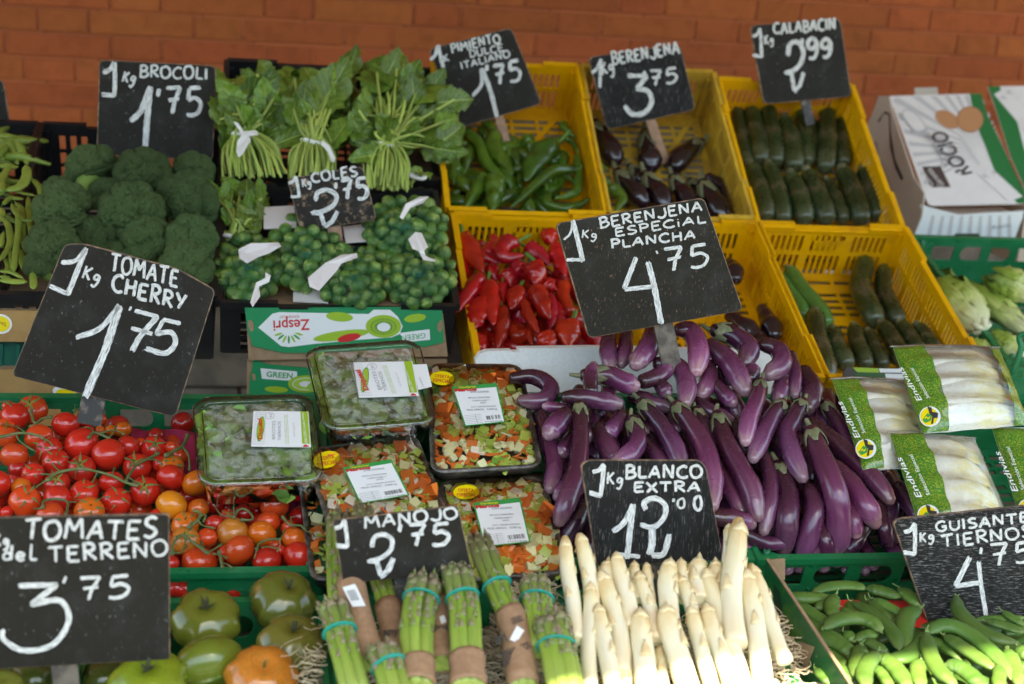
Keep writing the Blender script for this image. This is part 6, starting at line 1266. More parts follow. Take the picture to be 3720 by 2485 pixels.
lid2.poly('label_strip', [(1112,135),(1215,80),(1400,270),(1500,460),(1345,410)], m_wc, pb2, ZR, .0010); lid2.txt('DEL PRODUCTOR', (1150,160), (1330,360), 34, m_grey, pb2, ZR, .0014); lid2.txt('PATATAS NUEVAS', (1200,120), (1380,320), 34, m_grey, pb2, ZR, .0014)
box_body(pb2, Plane(lid2.pt(*ZR(1450,1000), -.012), (0,-1,-.05)), [(1370,1040),(2150,1030),(2150,1500),(1290,1500)], .24, m_wcc, ZR, 'body')
hs_ = Plane(atY(*ZR(590,110), 3.30), (0,-1,.1)); o = hs_.poly('carton_flap', [(485,85),(665,80),(672,145),(488,150)], m_wcc, pb, ZR, 0, .003)
# ---------------------------------------------------------------- green crate with chicory
bc = Bed(2.42,.82,2.86,.905); cx0, cx1 = bc.on(*ZC(395,160)).x+.0, bc.on(*ZC(1500,150)).x
crate('green_crate', cx0-.01, cx0+.36, Bed(2.36,.80,2.84,.925), 0, .48, .13, m_gcr, 'green plastic crate of chicory heads with paper showing in its rear windows')
m_chi = ramp_uv(M('chicory_leaf', (.3,.4,.1), .4, scale=20, var=.12, bump=.3, bscale=40), [(0,(.55,.55,.32)), (.3,(.45,.50,.16)), (.5,(.24,.34,.05)), (1,(.07,.13,.02))], .3, (2,9))
m_chr = M('chicory_rib', (.58,.58,.38), .4, scale=40)
def chicory(base, tip, wpx, off, lb, conv=ZC, bed=Bed(2.36,.80,2.84,.925), mt=None, k0=0):
    A = bed.on(*conv(*base), off); B = bed.on(*conv(*tip), off+.012); r = rad(A, wpx/conv_s(conv)/2)*1.12; root = empty('chicory', A-bed.n*r*.6, lb, 'chicory', 'chicory heads in the green crate'); T = (B-A); Ld = T.length; T.normalize(); n = (bed.n-T*bed.n.dot(T)).normalized(); s = T.cross(n)
    tube('heart', [A+T*Ld*.02, (A+B)/2, B-T*Ld*.12], r*.86, mt or m_chi, root, prof=((0,.35),(.15,.7),(.45,1),(.8,.75),(1,.3)), n=14, seg=16, wob=.15)
    for k in range(9):
        a0 = k*2.4+k0; hw = rnd.uniform(.5,.75); le = rnd.uniform(.8,1.08); vs = []; uv = []; nr, nc = 12, 8
        for i in range(nr+1):
            t_ = i/nr; rr_ = r*(interp(((0,.30),(.15,.72),(.5,1.03),(.85,.80),(1,.45)), t_)+.09*k/9+.03*math.sin(t_*20+k)); w_ = hw*(.6+.6*math.sin(math.pi*min(t_*.85+.05,1)))*(1-.75*max(0,t_-.8)/.2)
            for j in range(nc+1):
                f = -1+2*j/nc; a = a0+f*w_; rf = rr_*(1+.15*abs(f)*math.sin(t_*26+k*2+f)+(.06 if abs(f) < .2 else 0)*(1-t_)); vs.append(A+T*(t_*Ld*le)+n*(math.cos(a)*rf)+s*(math.sin(a)*rf)); uv.append((j/nc, t_*(.75+.25*abs(f))))
        fs = [(i*(nc+1)+j, i*(nc+1)+j+1, (i+1)*(nc+1)+j+1, (i+1)*(nc+1)+j) for i in range(nr) for j in range(nc)]; add('leaf', vs, fs, mt or m_chi, root, True, uv)
    for k in range(5):
        a = k*1.25+k0; p = A+n*math.cos(a)*r*.35+s*math.sin(a)*r*.35; tube('cut_base', [A-T*r*.12, p-T*r*.05, p+T*r*.3], r*.15, m_chr, root, n=4, seg=7)
chicory((1150,1060), (590,500), 430, .0, 'pale chicory head with its cut base towards the endive bags')
chicory((1700,1150), (960,520), 260, -.01, 'dark leaved chicory head lying behind the pale one', k0=1)
chicory((1750,680), (1190,470), 330, .03, 'chicory head at the picture edge below the potato carton', k0=2)
chicory((1650,1480), (1230,1180), 330, -.035, 'green chicory head low behind the endive bags', k0=3); chicory((1300,1400), (960,1230), 200, -.03, 'small chicory tip just above the endive bag', k0=4); chicory((980,1130), (480,860), 210, -.04, 'dark chicory leaves beside the yellow crate wall', k0=5)
pcb = Plane(atY(*ZE(1380,300), 2.18), (-.6,-1,.1)); ge = empty('green_crate', pcb.pt(*ZE(1400,430)), 'corner of another green plastic crate at the picture edge beside the endives', 'crate')
holed('side_wall', pcb.pt(*ZE(1330,450)), Vector((1,-.35,.0)).normalized(), Vector((0,.06,1)).normalized(), Vector((.3,1,0)).normalized(), [(-.012,0),(.20,0),(.20,.085),(.016,.085)], [[(.004+.016*i+.0026*j,.006+.018*j),(.014+.016*i+.0026*j,.006+.018*j),(.016+.016*i+.0026*j,.018+.018*j),(.006+.016*i+.0026*j,.018+.018*j)] for i in range(9) for j in range(4)], .003, m_gcr, ge)
tube('rim', [pcb.pt(*ZE(1325,400),.004), pcb.pt(*ZE(1388,230),.004), pcb.pt(*ZE(1375,160),.004), pcb.pt(*ZE(1395,128),.004), pcb.pt(*ZE(1500,115),.004)], .005, m_gcr, ge, n=16, seg=6)
# small printed carton behind the endive bags
pc = Plane(atY(*ZE(300,420), 2.16), (0,-1,.25)); cb = empty('small_carton', pc.pt(*ZE(300,460)), 'small printed carton edge behind the leftmost endive bag', 'carton'); pc.poly('front_panel', [(130,385),(150,362),(560,372),(570,500),(120,500)], flatmat('carton_dark', (.05,.04,.035)), cb, ZE, 0, .004)
pc.poly('green_print', [(190,362),(375,368),(378,400),(225,395)], m_lime, cb, ZE, .0004); pc.poly('green_print', [(205,398),(425,405),(440,500),(225,500)], flatmat('carton_dkgreen', (.02,.09,.02)), cb, ZE, .0004); pc.poly('white_print', [(378,370),(540,372),(545,400),(385,398)], m_wht, cb, ZE, .0005); pc.poly('white_print', [(422,406),(560,410),(565,500),(440,500)], m_wht, cb, ZE, .0005)
# ---------------------------------------------------------------- packed trays
m_try = M('dark_tray', (.16,.14,.12), .35, scale=60, col2=(.03,.026,.024)); m_film = see_through('cling_film', (.99,.99,.985), .04, .05)
m_clear = see_through('clear_plastic', (.98,.99,.98), .22, .07); m_fog = see_through('fogged_lid', (.98,1,.98), .34, .06, haze=.42, hscale=420)
class Quad:
    """bilinear patch on real corners (near-left, near-right, far-right, far-left), with its own normal for height"""
    def __init__(s, bed, conv, TL, TR, BR, BL, off):
        s.a, s.b, s.c, s.d = (bed.on(*conv(*p), off) for p in (BL, BR, TR, TL)); s.n = (s.b-s.a).cross(s.d-s.a).normalized(); s.w = ((s.b-s.a).length+(s.c-s.d).length)/2; s.h = ((s.d-s.a).length+(s.c-s.b).length)/2
    def __call__(s, x, y, z=0): return (s.a*(1-x)+s.b*x)*(1-y)+(s.d*(1-x)+s.c*x)*y + s.n*z
    def ring(s, inset, z, rc=.12, k=5):
        ix, iy = inset/s.w, inset/s.h; rx, ry = max(.001,(rc-inset))/s.w, max(.001,(rc-inset))/s.h; P = []
        for (cx, cy, a0) in ((1-ix-rx,iy+ry,-90),(1-ix-rx,1-iy-ry,0),(ix+rx,1-iy-ry,90),(ix+rx,iy+ry,180)):
            for i in range(k+1): a = math.radians(a0+90*i/k); P.append(s(cx+rx*math.cos(a), cy+ry*math.sin(a), z))
        return P
def shell(name, Q, rings, mat, root, cap0=False, cap1=False, rc=.03, k=5, smooth=True):
    vs = []; fs = []; N = 4*(k+1)
    for (i_, z) in rings: vs += Q.ring(i_, z, rc, k)
    for r in range(len(rings)-1): fs += [(r*N+j, r*N+(j+1)%N, (r+1)*N+(j+1)%N, (r+1)*N+j) for j in range(N)]
    if cap0: fs.append(tuple(range(N-1, -1, -1)))
    if cap1: fs.append(tuple((len(rings)-1)*N+j for j in range(N)))
    return add(name, vs, fs, mat, root, smooth)
def piece_me(name, kind, seed, mat):
    rr = random.Random(seed)
    if kind == 'cube': # bevelled chunk
        v = [Vector((x*rr.uniform(.75,1.1), y*rr.uniform(.75,1.1), z*rr.uniform(.6,.9))) for z in (-1,1) for y in (-1,1) for x in (-1,1)]; f = [(0,2,3,1),(4,5,7,6),(0,1,5,4),(1,3,7,5),(3,2,6,7),(2,0,4,6)]; return mesh(name, v, f, mat, False)
    if kind == 'strip':
        c = rr.uniform(-.7,.7); v = []; 
        for i in range(6):
            t_ = -1+2*i/5
            for (y, z) in ((-.32,-.1),(.32,-.1),(.3,.12),(-.3,.12)): v.append(Vector((t_*1.5, y+c*t_*t_, z+.3*c*t_*t_)))
        f = [(i*4+j, i*4+(j+1)%4, i*4+4+(j+1)%4, i*4+4+j) for i in range(5) for j in range(4)]+[(3,2,1,0),(20,21,22,23)]; return mesh(name, v, f, mat, False)
    if kind == 'ring':
        v = []; S = 10
        for (r_, z) in ((1,-.3),(1.05,.3),(.72,.3),(.68,-.1),(.5,-.1),(.5,.2),(.3,.2),(.25,-.2)):
            for j in range(S): a = 2*math.pi*j/S; v.append(Vector((r_*math.cos(a), r_*math.sin(a)*.85, z)))
        return mesh(name, v, [(i*S+j, i*S+(j+1)%S, (i+1)*S+(j+1)%S, (i+1)*S+j) for i in range(7) for j in range(S)], mat, True)
    if kind == 'leaf':
        v = []
        for i in range(5):
            for j in range(4): v.append(Vector((-1.2+.6*i+rr.uniform(-.1,.1), (-1+.66*j)*(.4+.6*math.sin(math.pi*(i+.7)/5.4)), .3*math.sin(i*1.7+j+seed))))
        return mesh(name, v, [(i*4+j, i*4+j+1, (i+1)*4+j+1, (i+1)*4+j) for i in range(4) for j in range(3)], mat, True)
mv = {'carrot':M('carrot', (.85,.23,.035), .35, scale=60, var=.12, col2=(.62,.13,.02)), 'leek':M('leek_green', (.50,.60,.12), .3, scale=50, var=.2, col2=(.36,.52,.07)), 'pale':M('pale_leek', (.76,.78,.38), .3, scale=50, var=.12, col2=(.84,.82,.56)), 'white':M('white_turnip', (.86,.80,.68), .3, scale=40, var=.06), 'green':M('cabbage_bit', (.18,.36,.05), .35, scale=40, var=.2)}
PK = [('carrot_piece',piece_me('carrot_piece','cube',1,mv['carrot'])),('carrot_piece',piece_me('carrot_piece','strip',2,mv['carrot'])),('carrot_piece',piece_me('carrot_piece','strip',3,mv['carrot'])),('carrot_piece',piece_me('carrot_piece','leaf',4,mv['carrot'])),
 ('leek_piece',piece_me('leek_piece','cube',5,mv['leek'])),('leek_piece',piece_me('leek_piece','ring',6,mv['leek'])),('leek_piece',piece_me('leek_piece','strip',7,mv['leek'])),('leek_piece',piece_me('leek_piece','ring',8,mv['pale'])),('leek_piece',piece_me('leek_piece','cube',9,mv['pale'])),('leek_piece',piece_me('leek_piece','leaf',10,mv['leek'])),
 ('turnip_piece',piece_me('turnip_piece','cube',11,mv['white'])),('turnip_piece',piece_me('turnip_piece','strip',12,mv['white'])),('cabbage_piece',piece_me('cabbage_piece','leaf',13,mv['green'])),('cabbage_piece',piece_me('cabbage_piece','leaf',14,mv['pale']))]
WT = [7,11,9,2, 7,7,7,6,6,1, 2,3,1,1]
def veg_tray(lb, TL, TR, BR, BL, off, labelq=None, oval=None, conv=Z2, seed=0, n=340, bed=TRAY):
    Q = Quad(bed, conv, TL, TR, BR, BL, off); root = empty('soup_vegetable_tray', Q(.5,.5,-.03), lb, 'vegetable tray', 'film wrapped trays of chopped soup vegetables'); rr = random.Random(seed)
    shell('tray', Q, [(.0,.0),(.001,.0025),(.004,.003),(.0075,.0015),(.011,-.020),(.014,-.022)], m_try, root, rc=.022); shell('tray_bottom', Q, [(.0,-.001),(.010,-.024)], m_try, root, cap1=True, rc=.022)
    N = n; cols = int(math.sqrt(N*Q.w/Q.h)); rows = int(N/cols)+1; c = 0
    for i in range(rows):
        for j in range(cols):
            x_ = .05+.90*(j+.5+rr.uniform(-.42,.42))/cols; y_ = .035+.93*(i+.5+rr.uniform(-.42,.42))/rows
            bulge = .010*(1-abs(2*x_-1)**3)*(1-abs(2*y_-1)**3); z = -.004+bulge*.9+rr.uniform(-.004,.001); nm, me = PK[rr.choices(range(14), WT)[0]]; s_ = rr.uniform(.0050,.0082)
            if me.name.startswith('carrot') and rr.random() < .2: s_ *= 1.5
            nn = (Q.n+Vector((rr.uniform(-.5,.5), rr.uniform(-.5,.5), rr.uniform(-.3,.3)))).normalized(); o = link(nm, me, root); o.matrix_parent_inverse = Matrix(); o.matrix_basis = root.matrix_basis.inverted() @ frame_mat(Q(x_, y_, z), nn, Vector((math.cos(c*2.1), math.sin(c*1.3), math.sin(c*2.1))), s_); c += 1
    # film drawn tight over the rim and the heap
    vs = []; NX_ = 22
    for i in range(NX_+1):
        for j in range(NX_+1):
            a, b_ = i/NX_, j/NX_; bl = .0125*(1-abs(2*a-1)**3.5)*(1-abs(2*b_-1)**3.5); vs.append(Q(.012+.976*a, .012+.976*b_, .0045+bl+.0010*mnoise.noise(Vector((a*9+seed, b_*9, 0)))))
    add('film', vs, [(i*(NX_+1)+j, (i+1)*(NX_+1)+j, (i+1)*(NX_+1)+j+1, i*(NX_+1)+j+1) for i in range(NX_) for j in range(NX_)], m_film, root)
    # printed label and the yellow oval
    if labelq:
        (l0, l1, l2, l3) = labelq; pl = Plane(bed.on(*conv(*l3), off+.018), Q.n); cx = sum(p[0] for p in labelq)/4; cy = sum(p[1] for p in labelq)/4
        lab = pl.poly('label', labelq, m_grnp, root, conv, 0, .0004)
        L2 = lambda x, y: (l0[0]*(1-x)*(1-y)+l1[0]*x*(1-y)+l2[0]*x*y+l3[0]*(1-x)*y, l0[1]*(1-x)*(1-y)+l1[1]*x*(1-y)+l2[1]*x*y+l3[1]*(1-x)*y)
        pl.poly('label_paper', [L2(.03,.10), L2(.97,.10), L2(.97,.98), L2(.03,.98)], m_wht, root, conv, .0003)
        w_ = l1[0]-l0[0]; hh = l3[1]-l0[1]; g1 = flatmat('ink', (.12,.12,.13), .5) if 'ink' not in bpy.data.materials else bpy.data.materials['ink']
        pl.txt('Verduras', L2(.14,.055), L2(.52,.045), hh*.045, m_yelp, root, conv, .0006, bold=.02); pl.txt('Marcos', L2(.03,.13), L2(.52,.115), hh*.075, m_redp, root, conv, .0007, bold=.05)
        for (tx, xa, xb, y_, h_) in (('SOPA JULIANA',.36,.78,.195,.048),('REPOLLO,ZANAHORIA,',.28,.78,.33,.036),('PUERRO,NABO Y',.36,.74,.41,.036),('APIO',.52,.66,.48,.036),('CAT.I ORIGEN.ESPAÑA',.28,.86,.56,.034),('PESO APROX.   0,500 kg',.16,.86,.63,.044)): pl.txt(tx, L2(xa,y_), L2(xb,y_), hh*h_, g1, root, conv, .0006)
        for k in range(6):
            a = .05; y_ = .74+k*.042; pl.poly('table_line', [L2(a,y_), L2(.46,y_), L2(.46,y_+.007), L2(a,y_+.007)], m_grey, root, conv, .0006)
        pl.poly('table_line', [L2(.32,.74), L2(.33,.74), L2(.33,.96), L2(.32,.96)], m_grey, root, conv, .0007)
        for k in range(20):
            if rr.random() < .85: a = .55+k*.018; pl.poly('barcode', [L2(a,.80), L2(a+.007+.004*(k%3),.80), L2(a+.007+.004*(k%3),.90), L2(a,.90)], g1, root, conv, .0006)
        pl.txt('8 437007 801009', L2(.52,.955), L2(.93,.955), hh*.03, g1, root, conv, .0006)
    if oval:
        (c, rx, ry, ang) = oval; pl = Plane(bed.on(*conv(*c), off+.013), Q.n); pl.ell('offer_sticker', c, rx, ry, m_yelp, root, conv, .0003, ang); a = math.radians(ang); ca, sa = math.cos(a), math.sin(a); R_ = lambda x, y: (c[0]+x*ca-y*sa, c[1]+x*sa+y*ca)
        pl.txt('OFERTA', R_(-rx*.62,-3), R_(rx*.60,-3), ry*.46, m_redp, root, conv, .0007, bold=.012); pl.txt('ESPECIAL', R_(-rx*.74,ry*.56), R_(rx*.74,ry*.56), ry*.46, m_redp, root, conv, .0007, bold=.012)
    return root
veg_tray('soup vegetable tray beside the ring shaped aubergine, topmost of the three with an offer sticker', (825,285),(1395,290),(1525,905),(850,945), .035, ((975,420),(1245,398),(1297,632),(1055,657)), ((918,370),73,42,4), seed=1)
veg_tray('soup vegetable tray lying behind the MANOJO board', (85,800),(765,705),(1010,1330),(280,1420), .028, ((322,905),(612,855),(722,1070),(425,1122)), ((225,858),82,50,-14), seed=2)
veg_tray('soup vegetable tray nearest the white asparagus, its lower corner touching the aubergines', (885,985),(1525,950),(1690,1540),(1040,1590), .012, ((1103,1118),(1385,1085),(1448,1352),(1170,1380)), ((1062,1052),77,44,-2), seed=3)
veg_tray('soup vegetable tray buried under the others at the tomato crate side', (40,860),(480,800),(600,1530),(130,1600), -.010, seed=4, n=110)
# clear salad boxes
m_sprt = M('salad_leaf', (.12,.28,.030), .4, scale=30, var=.4, col2=(.26,.42,.08)); salme = [piece_me('salad_leaf','leaf',s,m_sprt) for s in (30,31,32,33)]
def roundleaf(seed):
    v = [Vector((0,0,.1))]; S = 12
    for r_ in (.55, 1):
        for j in range(S): a = 2*math.pi*j/S; v.append(Vector((r_*1.15*math.cos(a), r_*.8*math.sin(a), .15*math.sin(a*2+seed)*r_)))
    return mesh('salad_leaf', v, [(0,1+j,1+(j+1)%S) for j in range(S)]+[(1+j,1+S+j,1+S+(j+1)%S,1+(j+1)%S) for j in range(S)], m_sprt)
salme += [roundleaf(s) for s in (0,1,2)]
def salad(lb, TL, TR, BR, BL, off, lab, n=190, seed=0, second=None):
    Q = Quad(TRAY, Z2, TL, TR, BR, BL, off); root = empty('salad_box', Q(.5,.5,-.05), lb, 'salad box', 'clear boxes of salad sprouts'); rr = random.Random(seed)
    shell('box', Q, [(.004,-.001),(.004,-.006),(.012,-.046),(.020,-.050)], m_clear, root, cap1=True, rc=.026); 
    bed_ = MB(); 
    for i in range(n):
        x_, y_ = rr.uniform(.08,.92), rr.uniform(.08,.92); z = -.014-rr.random()**.7*.024 if i > n*.45 else -.008-rr.random()*.006; nn = (Q.n+Vector((rr.uniform(-.9,.9), rr.uniform(-.9,.9), rr.uniform(-.4,.4)))).normalized()
        o = link('salad_leaf', salme[rr.randrange(7)], root); o.matrix_parent_inverse = Matrix(); o.matrix_basis = root.matrix_basis.inverted() @ frame_mat(Q(x_, y_, z), nn, Vector((math.cos(i*2.1), math.sin(i), math.sin(i*2.1))), rr.uniform(.0085,.0155))
    shell('leaf_bed', Q, [(.010,-.030),(.016,-.027),(.03,-.026)], M('leaf_mass', (.26,.36,.12), .7, scale=120, col2=(.12,.2,.05), bump=1, bscale=250), root, cap1=True, rc=.03)
    shell('lid', Q, [(-.0005,-.006),(.0,.0),(.0015,.0028),(.005,.0035),(.0085,.0022),(.012,-.0006),(.016,-.0010)], m_clear, root, rc=.028, k=6)
    shell('lid_window', Q, [(.016,-.0010),(.03,-.0004),(.05,.0)], m_fog, root, cap1=True, rc=.028, k=6)
    tube('rim_edge', Q.ring(.0,.0006,.028,8)+[Q.ring(.0,.0006,.028,8)[0]], .0011, m_clear, root, n=120, seg=6, cap0=0, cap1=0); tube('rim_edge', Q.ring(.012,.0006,.028,8)+[Q.ring(.012,.0006,.028,8)[0]], .0009, m_clear, root, n=120, seg=6, cap0=0, cap1=0)
    (l0, l1, l2, l3) = lab; L2 = lambda x, y: (l0[0]*(1-x)*(1-y)+l1[0]*x*(1-y)+l2[0]*x*y+l3[0]*(1-x)*y, l0[1]*(1-x)*(1-y)+l1[1]*x*(1-y)+l2[1]*x*y+l3[1]*(1-x)*y)
    pl = Plane(Q(.5,.5,.0042), Q.n); pl.poly('label', lab, m_wht, root, Z2, 0, .0003); w_ = l1[0]-l0[0]; hh = abs(l3[1]-l0[1])
    for k in range(6): pl.txt('sisisisisisisi', L2(.035+k*.037,.97), L2(.035+k*.037,.03), w_*.026, m_lgrey, root, Z2, .0003)
    c = L2(.145,.5); pl.ell('logo_leaf', c, w_*.065, hh*.36, m_grnp, root, Z2, .0005, 8); pl.ell('logo_leaf', c, w_*.055, hh*.33, m_lime, root, Z2, .0006, 8); pl.txt('Diquesí', L2(.185,.80), L2(.165,.20), w_*.085, m_redp, root, Z2, .0008, bold=.03)
    s_ = L2(.30,.13); pl.ell('stamp', s_, w_*.085, w_*.062, m_lgrey, root, Z2, .0005); pl.ell('stamp', s_, w_*.072, w_*.05, m_wht, root, Z2, .0007); pl.txt('sí', L2(.34,.19), L2(.34,.07), w_*.07, m_grey, root, Z2, .0009)
    pl.txt('BROTES', L2(.40,.80), L2(.40,.28), w_*.058, m_grey, root, Z2, .0006); pl.txt('TIERNOS', L2(.50,.82), L2(.50,.28), w_*.058, m_grey, root, Z2, .0006)
    for k in range(3): pl.txt('nuestra manera hydrapure mantiene el sabor', L2(.58+k*.028,.92), L2(.58+k*.028,.10), w_*.018, m_lime, root, Z2, .0006)
    pl.txt('hydrapure', L2(.745,.72), L2(.745,.32), w_*.042, m_lgrey, root, Z2, .0006); g_ = pl.poly('green_strip', [L2(.855,0), L2(.985,0), L2(.985,.90), L2(.855,.90)], m_lime, root, Z2, .0005); pl.txt('ABRE-CIERRA Consulta la ventana', L2(.945,.88), L2(.945,.04), w_*.05, m_wht, root, Z2, .0009)
    pl.poly('red_arrow', [L2(.87,.99),L2(.96,.99),L2(.96,.95),L2(.93,.95),L2(.93,.92),L2(.89,.93),L2(.87,.96)], m_redp, root, Z2, .0008)
    if second: pl.poly('label_tail', second, m_wht, root, Z2, -.0003); pl.txt('CANONIGO', (812,425), (800,365), 10, m_grey, root, Z2, .0004)
salad('larger clear salad box on top of the soup vegetable trays', (90,190),(775,138),(892,640),(212,690), .062, ((385,275),(740,268),(778,475),(420,487)), seed=5, second=[(738,288),(825,285),(858,420),(775,440)])
salad('clear salad box lying over the edge of the cherry tomatoes', tuple((a-1050)*1.6505 if i == 0 else (a-1150)*1.6505 for i, a in enumerate((700,1448))), tuple((a-1050)*1.6505 if i == 0 else (a-1150)*1.6505 for i, a in enumerate((1130,1432))), tuple((a-1050)*1.6505 if i == 0 else (a-1150)*1.6505 for i, a in enumerate((1180,1750))), tuple((a-1050)*1.6505 if i == 0 else (a-1150)*1.6505 for i, a in enumerate((722,1768))), .052,
      tuple(((a-1050)*1.6505, (b_-1150)*1.6505) for a, b_ in ((921,1493),(1120,1495),(1130,1625),(912,1622))), seed=6)
# ---------------------------------------------------------------- bags of endives
m_band = M('green_bag_print', (.035,.17,.018), .28, scale=500, col2=(.30,.33,.03), lo=.52, hi=.6, detail=1, coat=.4); m_bagf = see_through('bag_film', (.99,.99,.99), .12, .10, haze=.22, hscale=60)
m_end = ramp_uv(M('endive_leaf', (.8,.78,.62), .35, scale=30, var=.05, bump=.25, bscale=30, coat=.2), [(0,(.86,.85,.78)), (.45,(.86,.84,.72)), (.7,(.84,.76,.36)), (.85,(.86,.84,.70)), (1,(.78,.70,.22))], .45, (2,5))
m_drop = M('condensation', (.62,.64,.60), .3)
def endive_bag(lb, TL, TR, BR, BL, off, band, text, logo, bulge=.022, seed=0, band2=None, heads=4, dirn=1, bed=BED2, wtext2='Selección Especial'):
    Q = Quad(bed, ZE, TL, TR, BR, BL, off); root = empty('endive_bag', Q(.5,.5,-.01), lb, 'bag of endives', 'printed bags of white endives'); rr = random.Random(seed); n = 30
    hz = lambda a, b_: bulge*(max(0,1-abs(2*a-1)**2.6))**.6*(max(0,1-abs(2*b_-1)**3.2))**.6
    ridge = lambda a, b_: .0035*math.sin((b_*heads*1.0+ .30*a*dirn)*2*math.pi+seed)*math.sin(math.pi*a)
    grid = lambda f0, f1, dz, N=n, M_=n: ([Q(f0+(f1-f0)*i/N, j/M_, dz+hz(f0+(f1-f0)*i/N, j/M_)+ridge(f0+(f1-f0)*i/N, j/M_)+.0014*mnoise.noise(Vector((i*.5+seed*7, j*.5, 3)))*(1 if 0 < j < M_ else 0)) for i in range(N+1) for j in range(M_+1)], [(i*(M_+1)+j, (i+1)*(M_+1)+j, (i+1)*(M_+1)+j+1, i*(M_+1)+j+1) for i in range(N) for j in range(M_)])
    v, f = grid(0, 1, 0); add('film', v, f, m_bagf, root)
    add('back_film', [Q(i/8, j/8, -.016*math.sin(math.pi*i/8)*math.sin(math.pi*j/8)) for i in range(9) for j in range(9)], [(i*9+j, (i+1)*9+j, (i+1)*9+j+1, i*9+j+1) for i in range(8) for j in range(8)], m_end, root)
    for (f0, f1) in [(0, band)]+([band2] if band2 else []): v, f = grid(f0, f1, .0008, 10, n); add('printed_band', v, f, m_band, root)
    for k in range(heads):
        b0, b1 = .02+k*.96/heads-.03, .02+(k+1)*.96/heads+.05; N, K = 22, 10; vv = []; uu = []
        for i in range(N+1):
            fa = .10+.86*i/N
            for j in range(K+1):
                sj = j/K; bb = min(.985, max(.015, b0+(b1-b0)*sj*(.55+.45*math.sin(math.pi*min(1, .15+i/N*.85)))+.07*dirn*(fa-.5)+.02*math.sin(fa*9+k)))
                hh = hz(fa, bb); vv.append(Q(fa, bb, -.010+(hh+.004)*(.60+.38*math.sin(math.pi*sj)**.7)*(1-.25*(i/N)**3)+.0016*math.sin(fa*17+k*2+sj*4))); uu.append((sj, i/N))
        add('endive', vv, [(i*(K+1)+j, (i+1)*(K+1)+j, (i+1)*(K+1)+j+1, i*(K+1)+j+1) for i in range(N) for j in range(K)], m_end, root, True, uu)
    tube('seal', [Q(-.02,1.01,.001), Q(.3,1.02,.003), Q(.6,1.015,.001), Q(1.0,1.0,.002)], .0022, m_bagf, root, n=20, seg=6, flat=.4, flatdir=Q.n)
    hm = bulge*.62; pl = Plane(Q(band*.5,.5,.0035+hz(band*.6,.5)), Q.n+((Q.a-Q.b).normalized()*.12)); (ta, tb, th, tc, td, th2) = text; pl.txt('Endivias', ta, tb, th, m_wht, root, ZE, .002, bold=.004, shear=.1)
    if wtext2: pl.txt(wtext2, tc, td, th2, m_lime if False else m_wht, root, ZE, .002)
    (c, r_) = logo; pl.ell('badge', c, r_, r_*.95, m_wht, root, ZE, .0016); pl.ell('badge_yellow', (c[0]-r_*.08, c[1]), r_*.80, r_*.82, m_yelp, root, ZE, .0020); pl.poly('badge_hat', [(c[0]-r_*.25,c[1]-r_*.95),(c[0]+r_*.15,c[1]-r_*.85),(c[0]+r_*.2,c[1]-r_*.45),(c[0]+r_*.75,c[1]-r_*.35),(c[0]+r_*.72,c[1]+r_*.1),(c[0]+r_*.35,c[1]+r_*.15),(c[0]+r_*.30,c[1]+r_*.65),(c[0]+r_*.1,c[1]+r_*.7),(c[0]+r_*.22,c[1]-r_*.05),(c[0]-r_*.05,c[1]-r_*.25)], m_blk, root, ZE, .0024)
    pl.poly('badge_leaf', [(c[0]-r_*.7,c[1]+r_*.3),(c[0]-r_*.25,c[1]-r_*.3),(c[0]+r_*.2,c[1]-r_*.1),(c[0]+r_*.1,c[1]+r_*.35),(c[0]-r_*.4,c[1]+r_*.6)], m_grnp, root, ZE, .0023)
    pl.poly('badge_zigzag', [(c[0]-r_*.5,c[1]+r_*.1),(c[0]-r_*.3,c[1]-r_*.05),(c[0]-r_*.2,c[1]+r_*.15),(c[0],c[1]-r_*.05),(c[0]+r_*.02,c[1]+r_*.08),(c[0]-r_*.2,c[1]+r_*.3),(c[0]-r_*.32,c[1]+r_*.1),(c[0]-r_*.5,c[1]+r_*.25)], m_yelp, root, ZE, .0026)
EB = Bed(1.80,.765,2.16,.955)
endive_bag('leftmost endive bag, beside the aubergines', (45,452),(610,455),(760,1080),(262,1090), .022, .29, ((250,865),(165,612),38,(285,830),(228,588),24), ((285,942),74), seed=1, bed=EB)
endive_bag('topmost endive bag, lying across the rear of the pile', (478,222),(1230,225),(1445,770),(690,835), .055, .235, ((690,600),(598,368),36,(742,580),(668,372),24), ((742,712),76), seed=2, band2=(.86,1.0), bed=EB, bulge=.030)
endive_bag('front endive bag right behind the GUISANTES board', (455,835),(1060,870),(1345,1560),(690,1580), .045, .30, ((690,1290),(592,1010),40,(745,1270),(668,990),26), ((730,1415),80), seed=3, bed=EB, bulge=.030)
endive_bag('endive bag cut off by the picture edge beside the front one', (1180,790),(1700,790),(1980,1560),(1420,1560), .040, .36, ((1375,1250),(1300,958),40,(1420,1235),(1370,925),26), ((1440,1365),72), seed=4, bed=EB)
